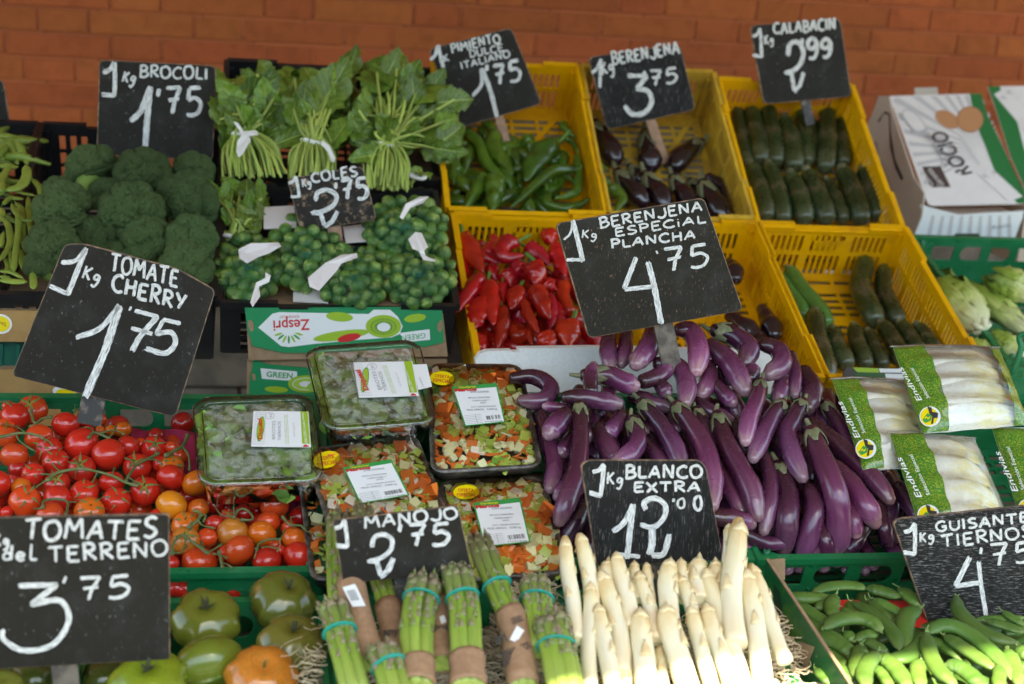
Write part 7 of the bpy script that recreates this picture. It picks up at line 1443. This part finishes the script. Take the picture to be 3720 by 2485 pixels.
# ---------------------------------------------------------------- straw
m_straw = M('wood_wool', (.50,.38,.24), .7, scale=30, var=.2, col2=(.60,.50,.34))
def straw(n, region, bed, off, lb, conv=ID, seed=0, up=.02):
    rr = random.Random(seed); vs = []; fs = []
    for i in range(n):
        (x0, y0, x1, y1) = rr.choice(region); p = bed.on(*conv(rr.uniform(x0,x1), rr.uniform(y0,y1)), off+rr.random()**2*up); a = rr.uniform(0,6.28); c = rr.uniform(-160,160); L = rr.uniform(.02,.05); k = len(vs); th = a; q = p.copy(); w_ = rr.uniform(.0005,.0010)
        for j in range(7):
            d_ = Vector((math.cos(th), math.sin(th), rr.uniform(-.35,.35))).normalized(); s_ = Vector((-math.sin(th), math.cos(th), .3))*w_; vs += [q+s_, q-s_, q+Vector((0,0,w_*1.3))]; q += d_*(L/6); th += c*L/6+rr.uniform(-.3,.3)
        for j in range(6): fs += [(k+j*3, k+j*3+1, k+j*3+4, k+j*3+3), (k+j*3+1, k+j*3+2, k+j*3+5, k+j*3+4), (k+j*3+2, k+j*3, k+j*3+3, k+j*3+5)]
    return tag(add('straw', vs, fs, m_straw, None, False), lb, 'straw', kind='stuff')
straw(2600, [(1160,2200,2000,2600)], BED1, -.045, 'pale wood wool bedding under the green asparagus bunches', seed=1, up=.03); straw(2200, [(1990,2180,2900,2620)], BED1, -.045, 'pale wood wool bedding under the white asparagus', seed=2, up=.03)
straw(420, [(1850,2100,2010,2420)], BED1, .02, 'curled wood wool between the green and the white asparagus', seed=3, up=.045); straw(520, [(2640,2300,2900,2560),(2760,2200,2850,2400)], BED1, .005, 'curled wood wool along the pea carton wall', seed=4, up=.03); straw(45, [(1080,2230,1150,2480)], BED1, .02, 'loose wood wool between the green tomatoes and the asparagus', seed=5, up=.04)
# ---------------------------------------------------------------- white asparagus
m_was = ramp_uv(M('white_asparagus_skin', (.8,.7,.5), .38, scale=30, var=.04, bump=.12, bscale=60, sss=.15), [(0,(.66,.44,.18)), (.12,(.80,.60,.30)), (.3,(.87,.75,.47)), (.6,(.86,.80,.60)), (1,(.84,.70,.46))], .22, (5,6))
m_wsc = M('white_scale', (.84,.70,.42), .45, scale=60, col2=(.78,.58,.30)); WB = Bed(1.34,.675,1.69,.80); GW = 'thick white asparagus spears laid on straw'
ASP = ((0,.50),(.03,.70),(.10,.88),(.25,.98),(.6,1),(1,1))
def spear_geo(W, r, mat, root, name, scales=7, prof=ASP, smat=None, n=20, seg=14):
    tube(name, W, r, mat, root, prof=prof, n=n, seg=seg, cap0=.75, cap1=.1, wob=.07, seed=rnd.random()*9, lobe=lambda a, t: 1+.012*math.cos(3*a))
    vs = []; fs = []; uv = []     # pointed scales hugging the spear: crowded at the tip, sparse below
    Lp = sum((a-b).length for a, b in zip(W, W[1:])); T0 = (W[1]-W[0]).normalized(); 
    for i in range(scales):
        t_ = (i/scales)**1.7*.8+(.015 if smat is None or smat.name != 'white_scale' else .13); c = crv(W, t_); T = (crv(W, min(t_+.02,1))-crv(W, max(t_-.01,0))).normalized(); nn = Vector((0,-1,.6)); nn = (nn-T*nn.dot(T)).normalized(); bb = T.cross(nn); a0 = i*2.4+rnd.random()*.4 if i < scales*.6 else rnd.uniform(-1,1); rr = r*interp(prof, t_)
        k = len(vs); ln = r*(1.5 if i < scales*.6 else 1.9); hw = .95 if i < scales*.6 else .55
        for r_ in range(5):
            f = r_/4; w_ = hw*(1-f)**.8; cc = c-T*(f*ln); q = rr*(interp(prof, max(0, t_-f*ln/Lp))/max(.05, interp(prof, t_)))*(1.03+.05*(1-f)+.05*math.sin(f*3))+.0004
            for j in (-1, 0, 1): a = a0+j*w_; vs.append(cc+nn*(math.cos(a)*q)+bb*(math.sin(a)*q)); uv.append((j, f))
        fs += [(k+r_*3+j, k+r_*3+j+1, k+r_*3+j+4, k+r_*3+j+3) for r_ in range(4) for j in (0,1)]
    o = add('scale', vs, fs, smat or mat, root, True); o.modifiers.new('s','SOLIDIFY').thickness = .0004; tag(o, kind='stuff')
WA = [([(230,350),(250,600),(300,900),(320,1180)],125,2,'white asparagus at the crate end beside the soup tray'),([(350,330),(400,520),(440,740),(450,960)],130,1.6,'white asparagus with a dark blunt tip beside the 12,00 board'),([(650,490),(680,650),(740,850),(780,1080)],130,1.8,'white asparagus whose tip covers the board corner under the 1'),([(440,745),(440,900),(420,1200),(430,1560)],125,2.4,'slim straight white asparagus with an orange tip'),([(520,640),(580,800),(640,1000),(685,1200),(690,1450)],150,1.8,'broad white asparagus next to the slim straight one'),([(490,905),(530,1100),(580,1350),(620,1560)],140,2.8,'white asparagus lying in front with a brownish tip'),
 ([(825,650),(870,780),(930,950),(960,1180)],115,1.4,'yellow tipped white asparagus by the stake of the 12,00 board'),([(830,960),(850,1150),(880,1400),(900,1640)],178,2.6,'very thick white asparagus with its foot in the sun'),([(1080,550),(1060,700),(1070,850),(1090,1050)],155,2,'white asparagus standing just beyond the stake'),([(1040,930),(1080,1100),(1150,1300),(1240,1600)],185,2.8,'thickest white asparagus, bending outward in the sunlight'),([(1170,680),(1220,800),(1270,950),(1300,1150)],118,1.8,'white asparagus with a pink ring below the tip'),([(1250,920),(1300,1100),(1350,1300),(1430,1600)],130,2.5,'white asparagus in front of the pink ringed one'),
 ([(1370,630),(1420,780),(1500,1000),(1600,1300),(1690,1600)],150,1.6,'long white asparagus sloping to the straw edge'),([(1375,905),(1430,1100),(1520,1350),(1600,1600)],145,2.6,'white asparagus lying over the long sloping one'),([(1640,212),(1620,450),(1585,700),(1585,950),(1620,1210)],178,2.6,'tallest white asparagus, standing up beside the 12,00 board'),([(1560,245),(1555,400),(1540,560)],80,1.4,'narrow white asparagus hidden behind the tallest one'),([(1700,635),(1740,850),(1790,1150),(1850,1600)],160,2.2,'white asparagus nearest the pea carton, tip at rim height'),([(1740,575),(1830,800),(1920,1100),(2015,1345)],128,1.3,'white asparagus with its cut end showing on the straw'),
 ([(575,560),(570,700),(600,860)],140,.6,'white asparagus behind the lower edge of the 12,00 board, first'),([(790,560),(800,700),(830,850)],95,.6,'white asparagus just before the stake under the board'),([(890,560),(910,720),(930,860)],80,.6,'thin white asparagus touching the stake'),([(1165,540),(1185,700),(1210,850)],110,.8,'white asparagus under the board beyond the stake'),([(1310,540),(1310,700),(1320,860)],165,.7,'wide white asparagus under the far half of the board'),([(1450,560),(1465,720),(1480,900)],140,.6,'white asparagus under the board corner beside the tallest one'),
 ([(760,1300),(740,1450),(700,1600)],110,.6,'white asparagus low between the broad and the very thick one'),([(1000,1250),(1010,1400),(1030,1600)],110,.5,'white asparagus in shade between the two thickest')]
for i, (pts, d_, lay, lb) in enumerate(WA):
    q = [Z6(*p) for p in pts]; mid = WB.on(*q[len(q)//2], lay*.009); r = 1.04*rad(mid, d_/2.2362/2); W = [WB.on(u, v, lay*.009) for u, v in q]; root = empty('white_asparagus', W[-1], lb, 'asparagus', GW)
    spear_geo(W, r, m_was, root, 'spear', 4, smat=m_wsc)
m_pinkr_ = M('pink_stain', (.62,.30,.22), .4)
# ---------------------------------------------------------------- green asparagus bunches
m_gas = ramp_uv(M('green_asparagus_skin', (.2,.3,.08), .38, scale=30, var=.12, bump=.1, bscale=80), [(0,(.11,.09,.06)), (.15,(.15,.16,.06)), (.35,(.16,.24,.035)), (.7,(.22,.32,.045)), (1,(.32,.40,.09))], .12, (4,8))
m_gsc = M('asparagus_scale', (.24,.17,.12), .55, scale=60, var=.15, col2=(.18,.24,.07)); m_rub = M('teal_rubber', (.0,.26,.20), .35)
def asp_bunch(lb, axis, width, band=None, wrap=None, n=9, spread=1.0, lay=.02, seed=0, text=None, tipj=70, bed=WB):
    rr = random.Random(seed); q = [Z5(*p) for p in axis]; off0 = lay; C_ = [bed.on(u, v, off0) for u, v in q]; Rb = rad(C_[1], width/2.0417/2); root = empty('asparagus_bunch', C_[-1], lb, 'bunch of asparagus', 'banded bunches of green asparagus'); T = (C_[-1]-C_[0]).normalized(); sd = T.cross(bed.n).normalized(); up = sd.cross(T).normalized(); 
    if up.dot(bed.n) < 0: up = -up
    Ltot = sum((a-b).length for a, b in zip(C_, C_[1:])); rs = Rb*.40
    spots = [(0,-.5)]+[(math.cos(a)*.64, math.sin(a)*.50) for a in [k*2*math.pi/(n-1)+.3 for k in range(n-1)]]
    for k, (x_, y_) in enumerate(spots[:n]):
        dj = rr.uniform(0, tipj)/2.0417/FPX*1.8; fan = 1+.22*spread*rr.uniform(.2,1); W = []
        for i, c in enumerate(C_):
            f = i/(len(C_)-1); s_ = fan if i == 0 else 1.0; s_ = fan*(1-f)+f*.95 if i else fan; W.append(c+sd*(x_*Rb*s_)+up*(y_*Rb*.8)+(T*dj if i == 0 else Vector()))
        spear_geo(W, rs*rr.uniform(.88,1.15), m_gas, root, 'spear', 13, ((0,.35),(.04,.70),(.12,.98),(.22,.92),(1,1)), m_gsc, 16, 10)
    def around(t_, R1, R2, ph=0, N=20): c = crv(C_, t_); TT = (crv(C_, min(t_+.05,1))-crv(C_, max(t_-.05,0))).normalized(); s2 = TT.cross(up).normalized(); u2 = s2.cross(TT); u2 = u2 if u2.dot(up) > 0 else -u2; return [c+s2*(R1*math.cos(a))+u2*(R2*math.sin(a))+TT*(ph*math.cos(a)) for a in [2*math.pi*i/N for i in range(N+1)]]
    if band is not None: vs = []; R_ = around(band, Rb*1.02, Rb*.86, Rb*.12*rr.uniform(-1,1)); tube('rubber_band', R_, .0030, m_rub, root, n=60, seg=8, cap0=0, cap1=0, flat=.45, flatdir=None)
    if wrap is not None:
        t0, t1, wl = wrap; vs = []; uv = []; NS = 8; N = 24
        for i in range(NS+1):
            tt = t0+(t1-t0)*i/NS; rg = around(tt, Rb*(1.06+.04*math.sin(i*1.3))*wl, Rb*(.98+.03*math.sin(i*2)), Rb*.10*(1 if i == 0 else 0), N); vs += rg
        fs = [(i*(N+1)+j, i*(N+1)+j+1, (i+1)*(N+1)+j+1, (i+1)*(N+1)+j) for i in range(NS) for j in range(N)]; o = add('kraft_wrapper', vs, fs, m_kraft, root); o.modifiers.new('s','SOLIDIFY').thickness = .0006
        if text:
            ptc = crv(C_, (t0+t1)/2)+up*(Rb*1.03); pl = Plane(ptc, (up*1.0+(CAM-ptc).normalized()*.4)); pl.p = ptc+pl.n*Rb*.10
            for (tx, a, b_, h_, mt) in text:
                if tx == '#':
                    pl.poly('barcode_sticker', a, m_wht, root, Z5, 0); 
                    if b_: 
                        for k in range(b_): f = .22+.5*k/b_; A = Vector(a[0]).lerp(Vector(a[3]), f); B = Vector(a[1]).lerp(Vector(a[2]), f); pl.poly('barcode', [tuple(A.lerp(B,.15)), tuple(A.lerp(B,.8)), tuple(A.lerp(B,.8)+Vector((0,3.5))), tuple(A.lerp(B,.15)+Vector((0,3.5)))], m_blk, root, Z5, .0003)
                else: pl.txt(tx, a, b_, h_, m_blk, root, Z5, .0010, bold=.03)
    return root
asp_bunch('green asparagus bunch whose tips rise over the top edge of the MANOJO board', [(370,110),(370,380),(380,700),(420,1000)], 190, None, None, 7, .6, -.022, 11, tipj=110)
asp_bunch('green asparagus bunch whose tips show above the middle of the MANOJO board', [(540,60),(600,350),(700,700),(780,1000),(800,1300)], 170, None, (.58,.98,1.05), 7, .6, -.012, 12, [('any', (700,1040), (815,1030), 60, 0), ('ESP', (750,1165), (820,1140), 50, 0)])
asp_bunch('kraft paper wrapped asparagus bunch with a barcode sticker below the MANOJO board', [(440,560),(480,760),(540,1000),(600,1250)], 195, None, (.12,1,1.0), 6, .3, .012, 13, [('#', [(395,680),(490,655),(570,820),(470,825)], 11, 0, 0)])
asp_bunch('green asparagus bunch nearest the green tomatoes, band low on the stems', [(290,770),(350,900),(390,1070),(440,1250),(500,1480)], 225, .42, None, 7, .8, .03, 14)
asp_bunch('wrapped asparagus bunch with dark lettering between the two middle bunches', [(1100,640),(1110,800),(1120,980),(1130,1250)], 200, None, (.30,1,1.0), 6, .3, .0, 15, [('ESPARR', (1065,1010), (1185,1000), 46, 0), ('FRESCO', (1065,1080), (1185,1070), 46, 0), ('#', [(1115,900),(1150,885),(1170,935),(1130,955)], 0, 0, 0)])
asp_bunch('green asparagus bunch in the middle with a high band and sunlit wrapper', [(1010,590),(985,740),(960,880),(945,1060),(950,1420)], 245, .30, (.88,1.0,.98), 7, .9, .032, 16)
asp_bunch('green asparagus bunch with the tallest purple tips, just below the MANOJO board corner', [(1230,500),(1270,680),(1300,860),(1310,1060),(1330,1420)], 225, .36, (.85,1.0,1.05), 8, .9, .034, 17)
asp_bunch('leaning green asparagus bunch with ESPARRAGOS wrapper beside the soup tray', [(1400,290),(1480,520),(1570,740),(1660,960),(1740,1420)], 200, .42, (.66,1,1.0), 7, .5, .022, 18, [('ESPÁRRAGOS', (1590,1215), (1790,1120), 52, 0), ('FRESCOS', (1600,1270), (1755,1180), 46, 0), ('any', (1545,1100), (1620,1040), 60, 0), ('ORIGEN', (1650,930), (1730,900), 22, 0), ('ESPAÑA', (1660,955), (1740,925), 22, 0), ('#', [(1690,965),(1745,1000),(1690,1090),(1635,1070)], 0, 0, 0)])
asp_bunch('green asparagus bunch with short tips beside the straw', [(1820,620),(1835,740),(1850,880),(1870,1150)], 225, .42, None, 8, .7, .018, 19)
asp_bunch('sunlit green asparagus bunch in front next to the white asparagus', [(1930,900),(1965,1040),(2000,1200),(2060,1500)], 265, .52, None, 8, .9, .036, 20)
asp_bunch('small sunlit green asparagus bunch at the front edge', [(680,1110),(720,1220),(760,1320),(820,1560)], 245, .50, None, 7, .9, .040, 21)
# ---------------------------------------------------------------- peas in their carton
m_pea = ramp_uv(M('pea_pod_skin', (.1,.25,.03), .5, scale=60, var=.25, bump=.2, bscale=90), [(0,(.085,.14,.035)), (.2,(.055,.120,.018)), (.5,(.085,.155,.025)), (.8,(.070,.145,.020)), (1,(.14,.20,.05))], .3, (4,8)); m_pcal = M('pea_calyx', (.20,.30,.08), .6, scale=60)
m_cardg = M('printed_carton', (.010,.14,.045), .3, scale=14, col2=(.05,.20,.03), lo=.55, hi=.6); m_red = M('red_paper', (.55,.02,.015), .6, scale=60, bump=.1)
PBd = Bed(1.36,.664,1.70,.70); GPp = 'pea pods in the printed carton'
c0 = Vector(atY(2795,2010,1.690)); cA = PBd.on(2782,2035,.045); cB = PBd.on(3130,2560,.030); dn = Vector((0,0,-1)); dd = (cB-cA); sdn = Vector((-dd.y, dd.x, 0)).normalized(); cr_ = empty('pea_carton', (cA+cB)/2-Vector((0,0,.1)), 'open printed carton with a bare cardboard edge holding the pea pods', 'carton')
boxo('side_wall', m_cardg, cA, dd, sdn*.004, dn*.115, cr_); boxo('cut_edge', m_cardb, cA+Vector((0,0,.0004)), dd, sdn*.0045, Vector((0,0,.0022)), cr_)
boxo('corner_flap', m_cardb, cA+dd*.004+sdn*.001, Vector((.028,.004,.0)), Vector((0,.003,0)), Vector((.004,0,-.032)), cr_); boxo('front_wall', m_cardg, (cB.x-.002,1.368,.556), (.46,0,0), (0,.004,0), (0,0,.10), cr_); boxo('side_wall', m_cardg, (cB.x+.456,1.373,.556), (.004,0,0), (0,.31,0), (0,0,.105), cr_); boxo('rear_wall', m_cardg, (cA.x+.01,1.694,.556), (.60,0,0), (0,.004,0), (0,0,.07), cr_)
boxo('bottom', m_cardb, (cB.x-.01,1.37,.555), (.45,0,0), (0,.31,.004), (0,0,.004), cr_)
pg = Plane(cA-sdn*.0004, -sdn); 
for pts in ([(2868,2340),(2905,2330),(2960,2350),(2940,2400),(2930,2450),(2900,2380)], [(2810,2120),(2830,2150),(2850,2260),(2830,2300),(2815,2200)]): pg.poly('printed_patch', pts, flatmat('patch_buff', (.42,.30,.20)) if pts[0][0] > 2850 else flatmat('patch_dark', (.02,.06,.03)), cr_, ID, .0006)
q = [PBd.on(*T3(*p), -.016) for p in ((600,455),(1600,470),(1700,720),(620,680))]; o = MB().raw(q+[p-PBd.n*.001 for p in q], [(0,1,2,3),(7,6,5,4),(0,4,5,1),(1,5,6,2),(2,6,7,3),(3,7,4,0)]).out('red_paper', m_red); tag(o, 'red paper sheet showing under the pea pods', 'paper')
peas = [([(395,385),(560,330),(760,325),(885,350)],82,0,'dull pea pod lying highest along the crate wall'),([(885,350),(1020,375),(1200,430)],92,0,'dull pea pod joined end to end with the highest one'),([(1200,355),(1290,430),(1390,510)],100,.3,'dull pea pod going under the board edge'),([(150,430),(350,440),(575,445)],92,0,'scarred pea pod along the carton corner'),([(195,490),(340,560),(460,640),(545,700)],100,1,'smooth pea pod starting at the carton wall'),([(600,415),(560,520),(600,640)],92,1,'upright pea pod near the red paper'),
 ([(495,720),(620,645),(800,625),(940,665),(1025,755)],105,2.4,'bowed pea pod lying across the others in the middle'),([(760,478),(900,560),(1060,680),(1150,800),(1190,920)],102,2,'long shiny pea pod with a stalk, curving beside the red paper'),([(950,450),(1080,515),(1235,600)],78,.4,'flat pea pod on the red paper'),([(900,470),(1000,560),(1130,660)],78,.5,'flat pea pod between the red paper and the long one'),([(255,620),(420,715),(560,790),(765,905)],86,1.2,'pea pod with a leaf stub along the carton wall'),([(388,785),(540,830),(680,900),(765,975)],118,1.6,'wide pea pod with an open seam'),([(1375,535),(1275,600),(1235,750),(1255,900)],118,1.6,'speckled pea pod below the board corner'),
 ([(1465,760),(1560,700),(1700,705),(1850,775),(1980,880),(2150,1050),(2220,1180)],112,2.6,'longest pea pod, arching from the board corner into the sun'),([(1722,430),(1740,550),(1830,655),(1960,750),(2120,820),(2295,860)],108,2.2,'pea pod standing up in front of the white 4'),([(1615,790),(1740,870),(1900,980),(2085,1105)],106,2.4,'sunlit pea pod parallel to the longest one'),([(1445,770),(1460,900),(1520,1050),(1600,1150),(1720,1260)],112,2.8,'half sunlit pea pod with a dark seam'),([(1440,760),(1385,880),(1250,980),(1075,1000)],108,1.8,'pea pod curving away under the board corner'),([(1250,840),(1400,820),(1560,860),(1650,920),(1760,1010)],84,1.2,'slim pea pod crossing under the seamed one'),
 ([(835,890),(815,1000),(780,1185)],112,2.2,'short pea pod pointing down with a curled stalk'),([(985,940),(905,1040),(865,1150),(890,1290)],108,2.8,'sunlit pea pod with a knife sharp edge'),([(985,985),(1080,1020),(1180,1120),(1290,1290)],118,2.5,'plump pea pod entering the sun at the front'),([(795,830),(900,780),(990,775)],80,1.4,'small pea pod under the bowed one'),([(870,820),(960,880),(1085,945)],80,1.5,'small twisted pea pod beside the long shiny one'),([(1390,1020),(1360,1120),(1395,1290)],98,2.4,'bright sunlit pea pod at the front edge'),([(1620,1060),(1750,1085),(1880,1180),(1970,1290)],128,2.6,'broad sunlit pea pod with a torn end'),([(2195,920),(2250,1050),(2300,1260)],100,2.4,'sunlit pea pod near the picture edge'),([(2130,1060),(2105,1280)],88,2.7,'short sunlit pea pod pointing up'),
 ([(2000,655),(2150,690),(2350,760)],78,1.2,'pea pod partly hidden under the board edge'),([(1900,640),(2100,630),(2360,620)],58,.8,'thin pea pod along the board foot'),([(480,900),(600,990),(745,1100)],78,1,'pea pod in shade next to the carton wall'),([(500,1020),(640,1100),(810,1240)],88,1.4,'pea pod close to the carton wall at the front'),([(970,1080),(1050,1160),(1110,1280)],88,1.5,'pea pod behind the plump front one'),([(2300,900),(2400,1000)],108,2.4,'sunlit pea pod end at the picture edge'),([(425,530),(520,500),(645,515)],80,.3,'pea pod behind the upright one'),([(650,570),(770,580)],84,.5,'pea pod end beside the upright one'),([(1130,690),(1200,650)],66,.8,'light pea pod tip by the speckled one'),([(690,760),(780,840)],86,.9,'pea pod end under the bowed pod'),([(2150,560),(2250,630),(2360,690)],58,1.6,'curly pea tendril pod on top near the picture edge'),([(1900,1180),(2050,1250)],90,1.6,'pea pod low in the sun'),([(420,1100),(560,1240)],80,.4,'dark pea pod in the corner by the carton wall'),([(330,680),(380,760),(430,830)],70,.3,'dark pea pod below the stub one')]
def pea(pts, d_, lay, lb, conv=T3, bed=PBd):
    q = [conv(*p) for p in pts]; W = [bed.on(u, v, lay*.0085) for u, v in q]; r = rad(W[len(W)//2], d_/conv_s(conv)/2); root = empty('pea_pod', W[0], lb, 'pea pod', GPp); n_ = max(3, int(sum((a-b).length for a, b in zip(W, W[1:]))/.011)); ph = rnd.random()*6; fl = rnd.uniform(.5,.75)
    tube('pod', W, r*1.55, m_pea, root, n=26, seg=14, prof=((0,.30),(.08,.72),(.25,1),(.75,1),(.93,.66),(1,.16)), flat=fl, flatdir=bed.n, lobe=lambda a, t: 1+.035*math.sin(t*n_*6.28+ph)*max(0, math.cos(a))+(.07 if abs(math.sin(a)) > .98 else 0), cap0=.7, cap1=2.0, wob=.07, seed=ph)
    T = (W[0]-crv(W,.08)).normalized(); s_ = Vector((rnd.uniform(-1,1),rnd.uniform(-1,1),rnd.uniform(0,1)))*r*.7
    o = link('calyx', stars[rnd.randrange(5)], root); o.data = pea_star[rnd.randrange(2)]; o.matrix_parent_inverse = Matrix(); o.matrix_basis = root.matrix_basis.inverted() @ frame_mat(W[0]+T*r*.25, T, None, (r*.75,r*.75,-r*.9)); tube('stalk', [W[0]+T*r*.1, W[0]+T*r*.9, W[0]+T*r*1.5+s_], r*.13, m_pcal, root, n=4, seg=6)
pea_star = [star_me('pea_calyx', m_pcal, 4, .9, .3, -.5, s) for s in (1,2)]
for a in peas: pea(*a)
def mkpea(i, p):
    a = rnd.uniform(0, 6.28); e = Vector((math.cos(a), math.sin(a), 0))*.036; o = tube('pea_pod', [p-e, p+Vector((-e.y,e.x,0))*.25, p+e], .0125, m_pea, None, n=12, seg=10, prof=((0,.3),(.3,1),(.8,.9),(1,.2)), flat=.7, flatdir=Vector((0,0,1))); tag(o, 'shaded pea pod beneath the upper layer of pods', 'pea pod', 'pea pods of the lower layer')
pedge = lambda y: cA.x+(cB.x-cA.x)*(cA.y-y)/(cA.y-cB.y)
for i in range(150):
    y = rnd.uniform(1.37,1.66); x_ = rnd.uniform(.69,1.15)
    if x_ < pedge(y)+.045: x_ = pedge(y)+.05+rnd.random()*.2
    if y > 1.60 and i % 3: continue
    mkpea(i, Vector((x_, y, .664+(y-1.36)*.09-.012-rnd.random()*.014)))
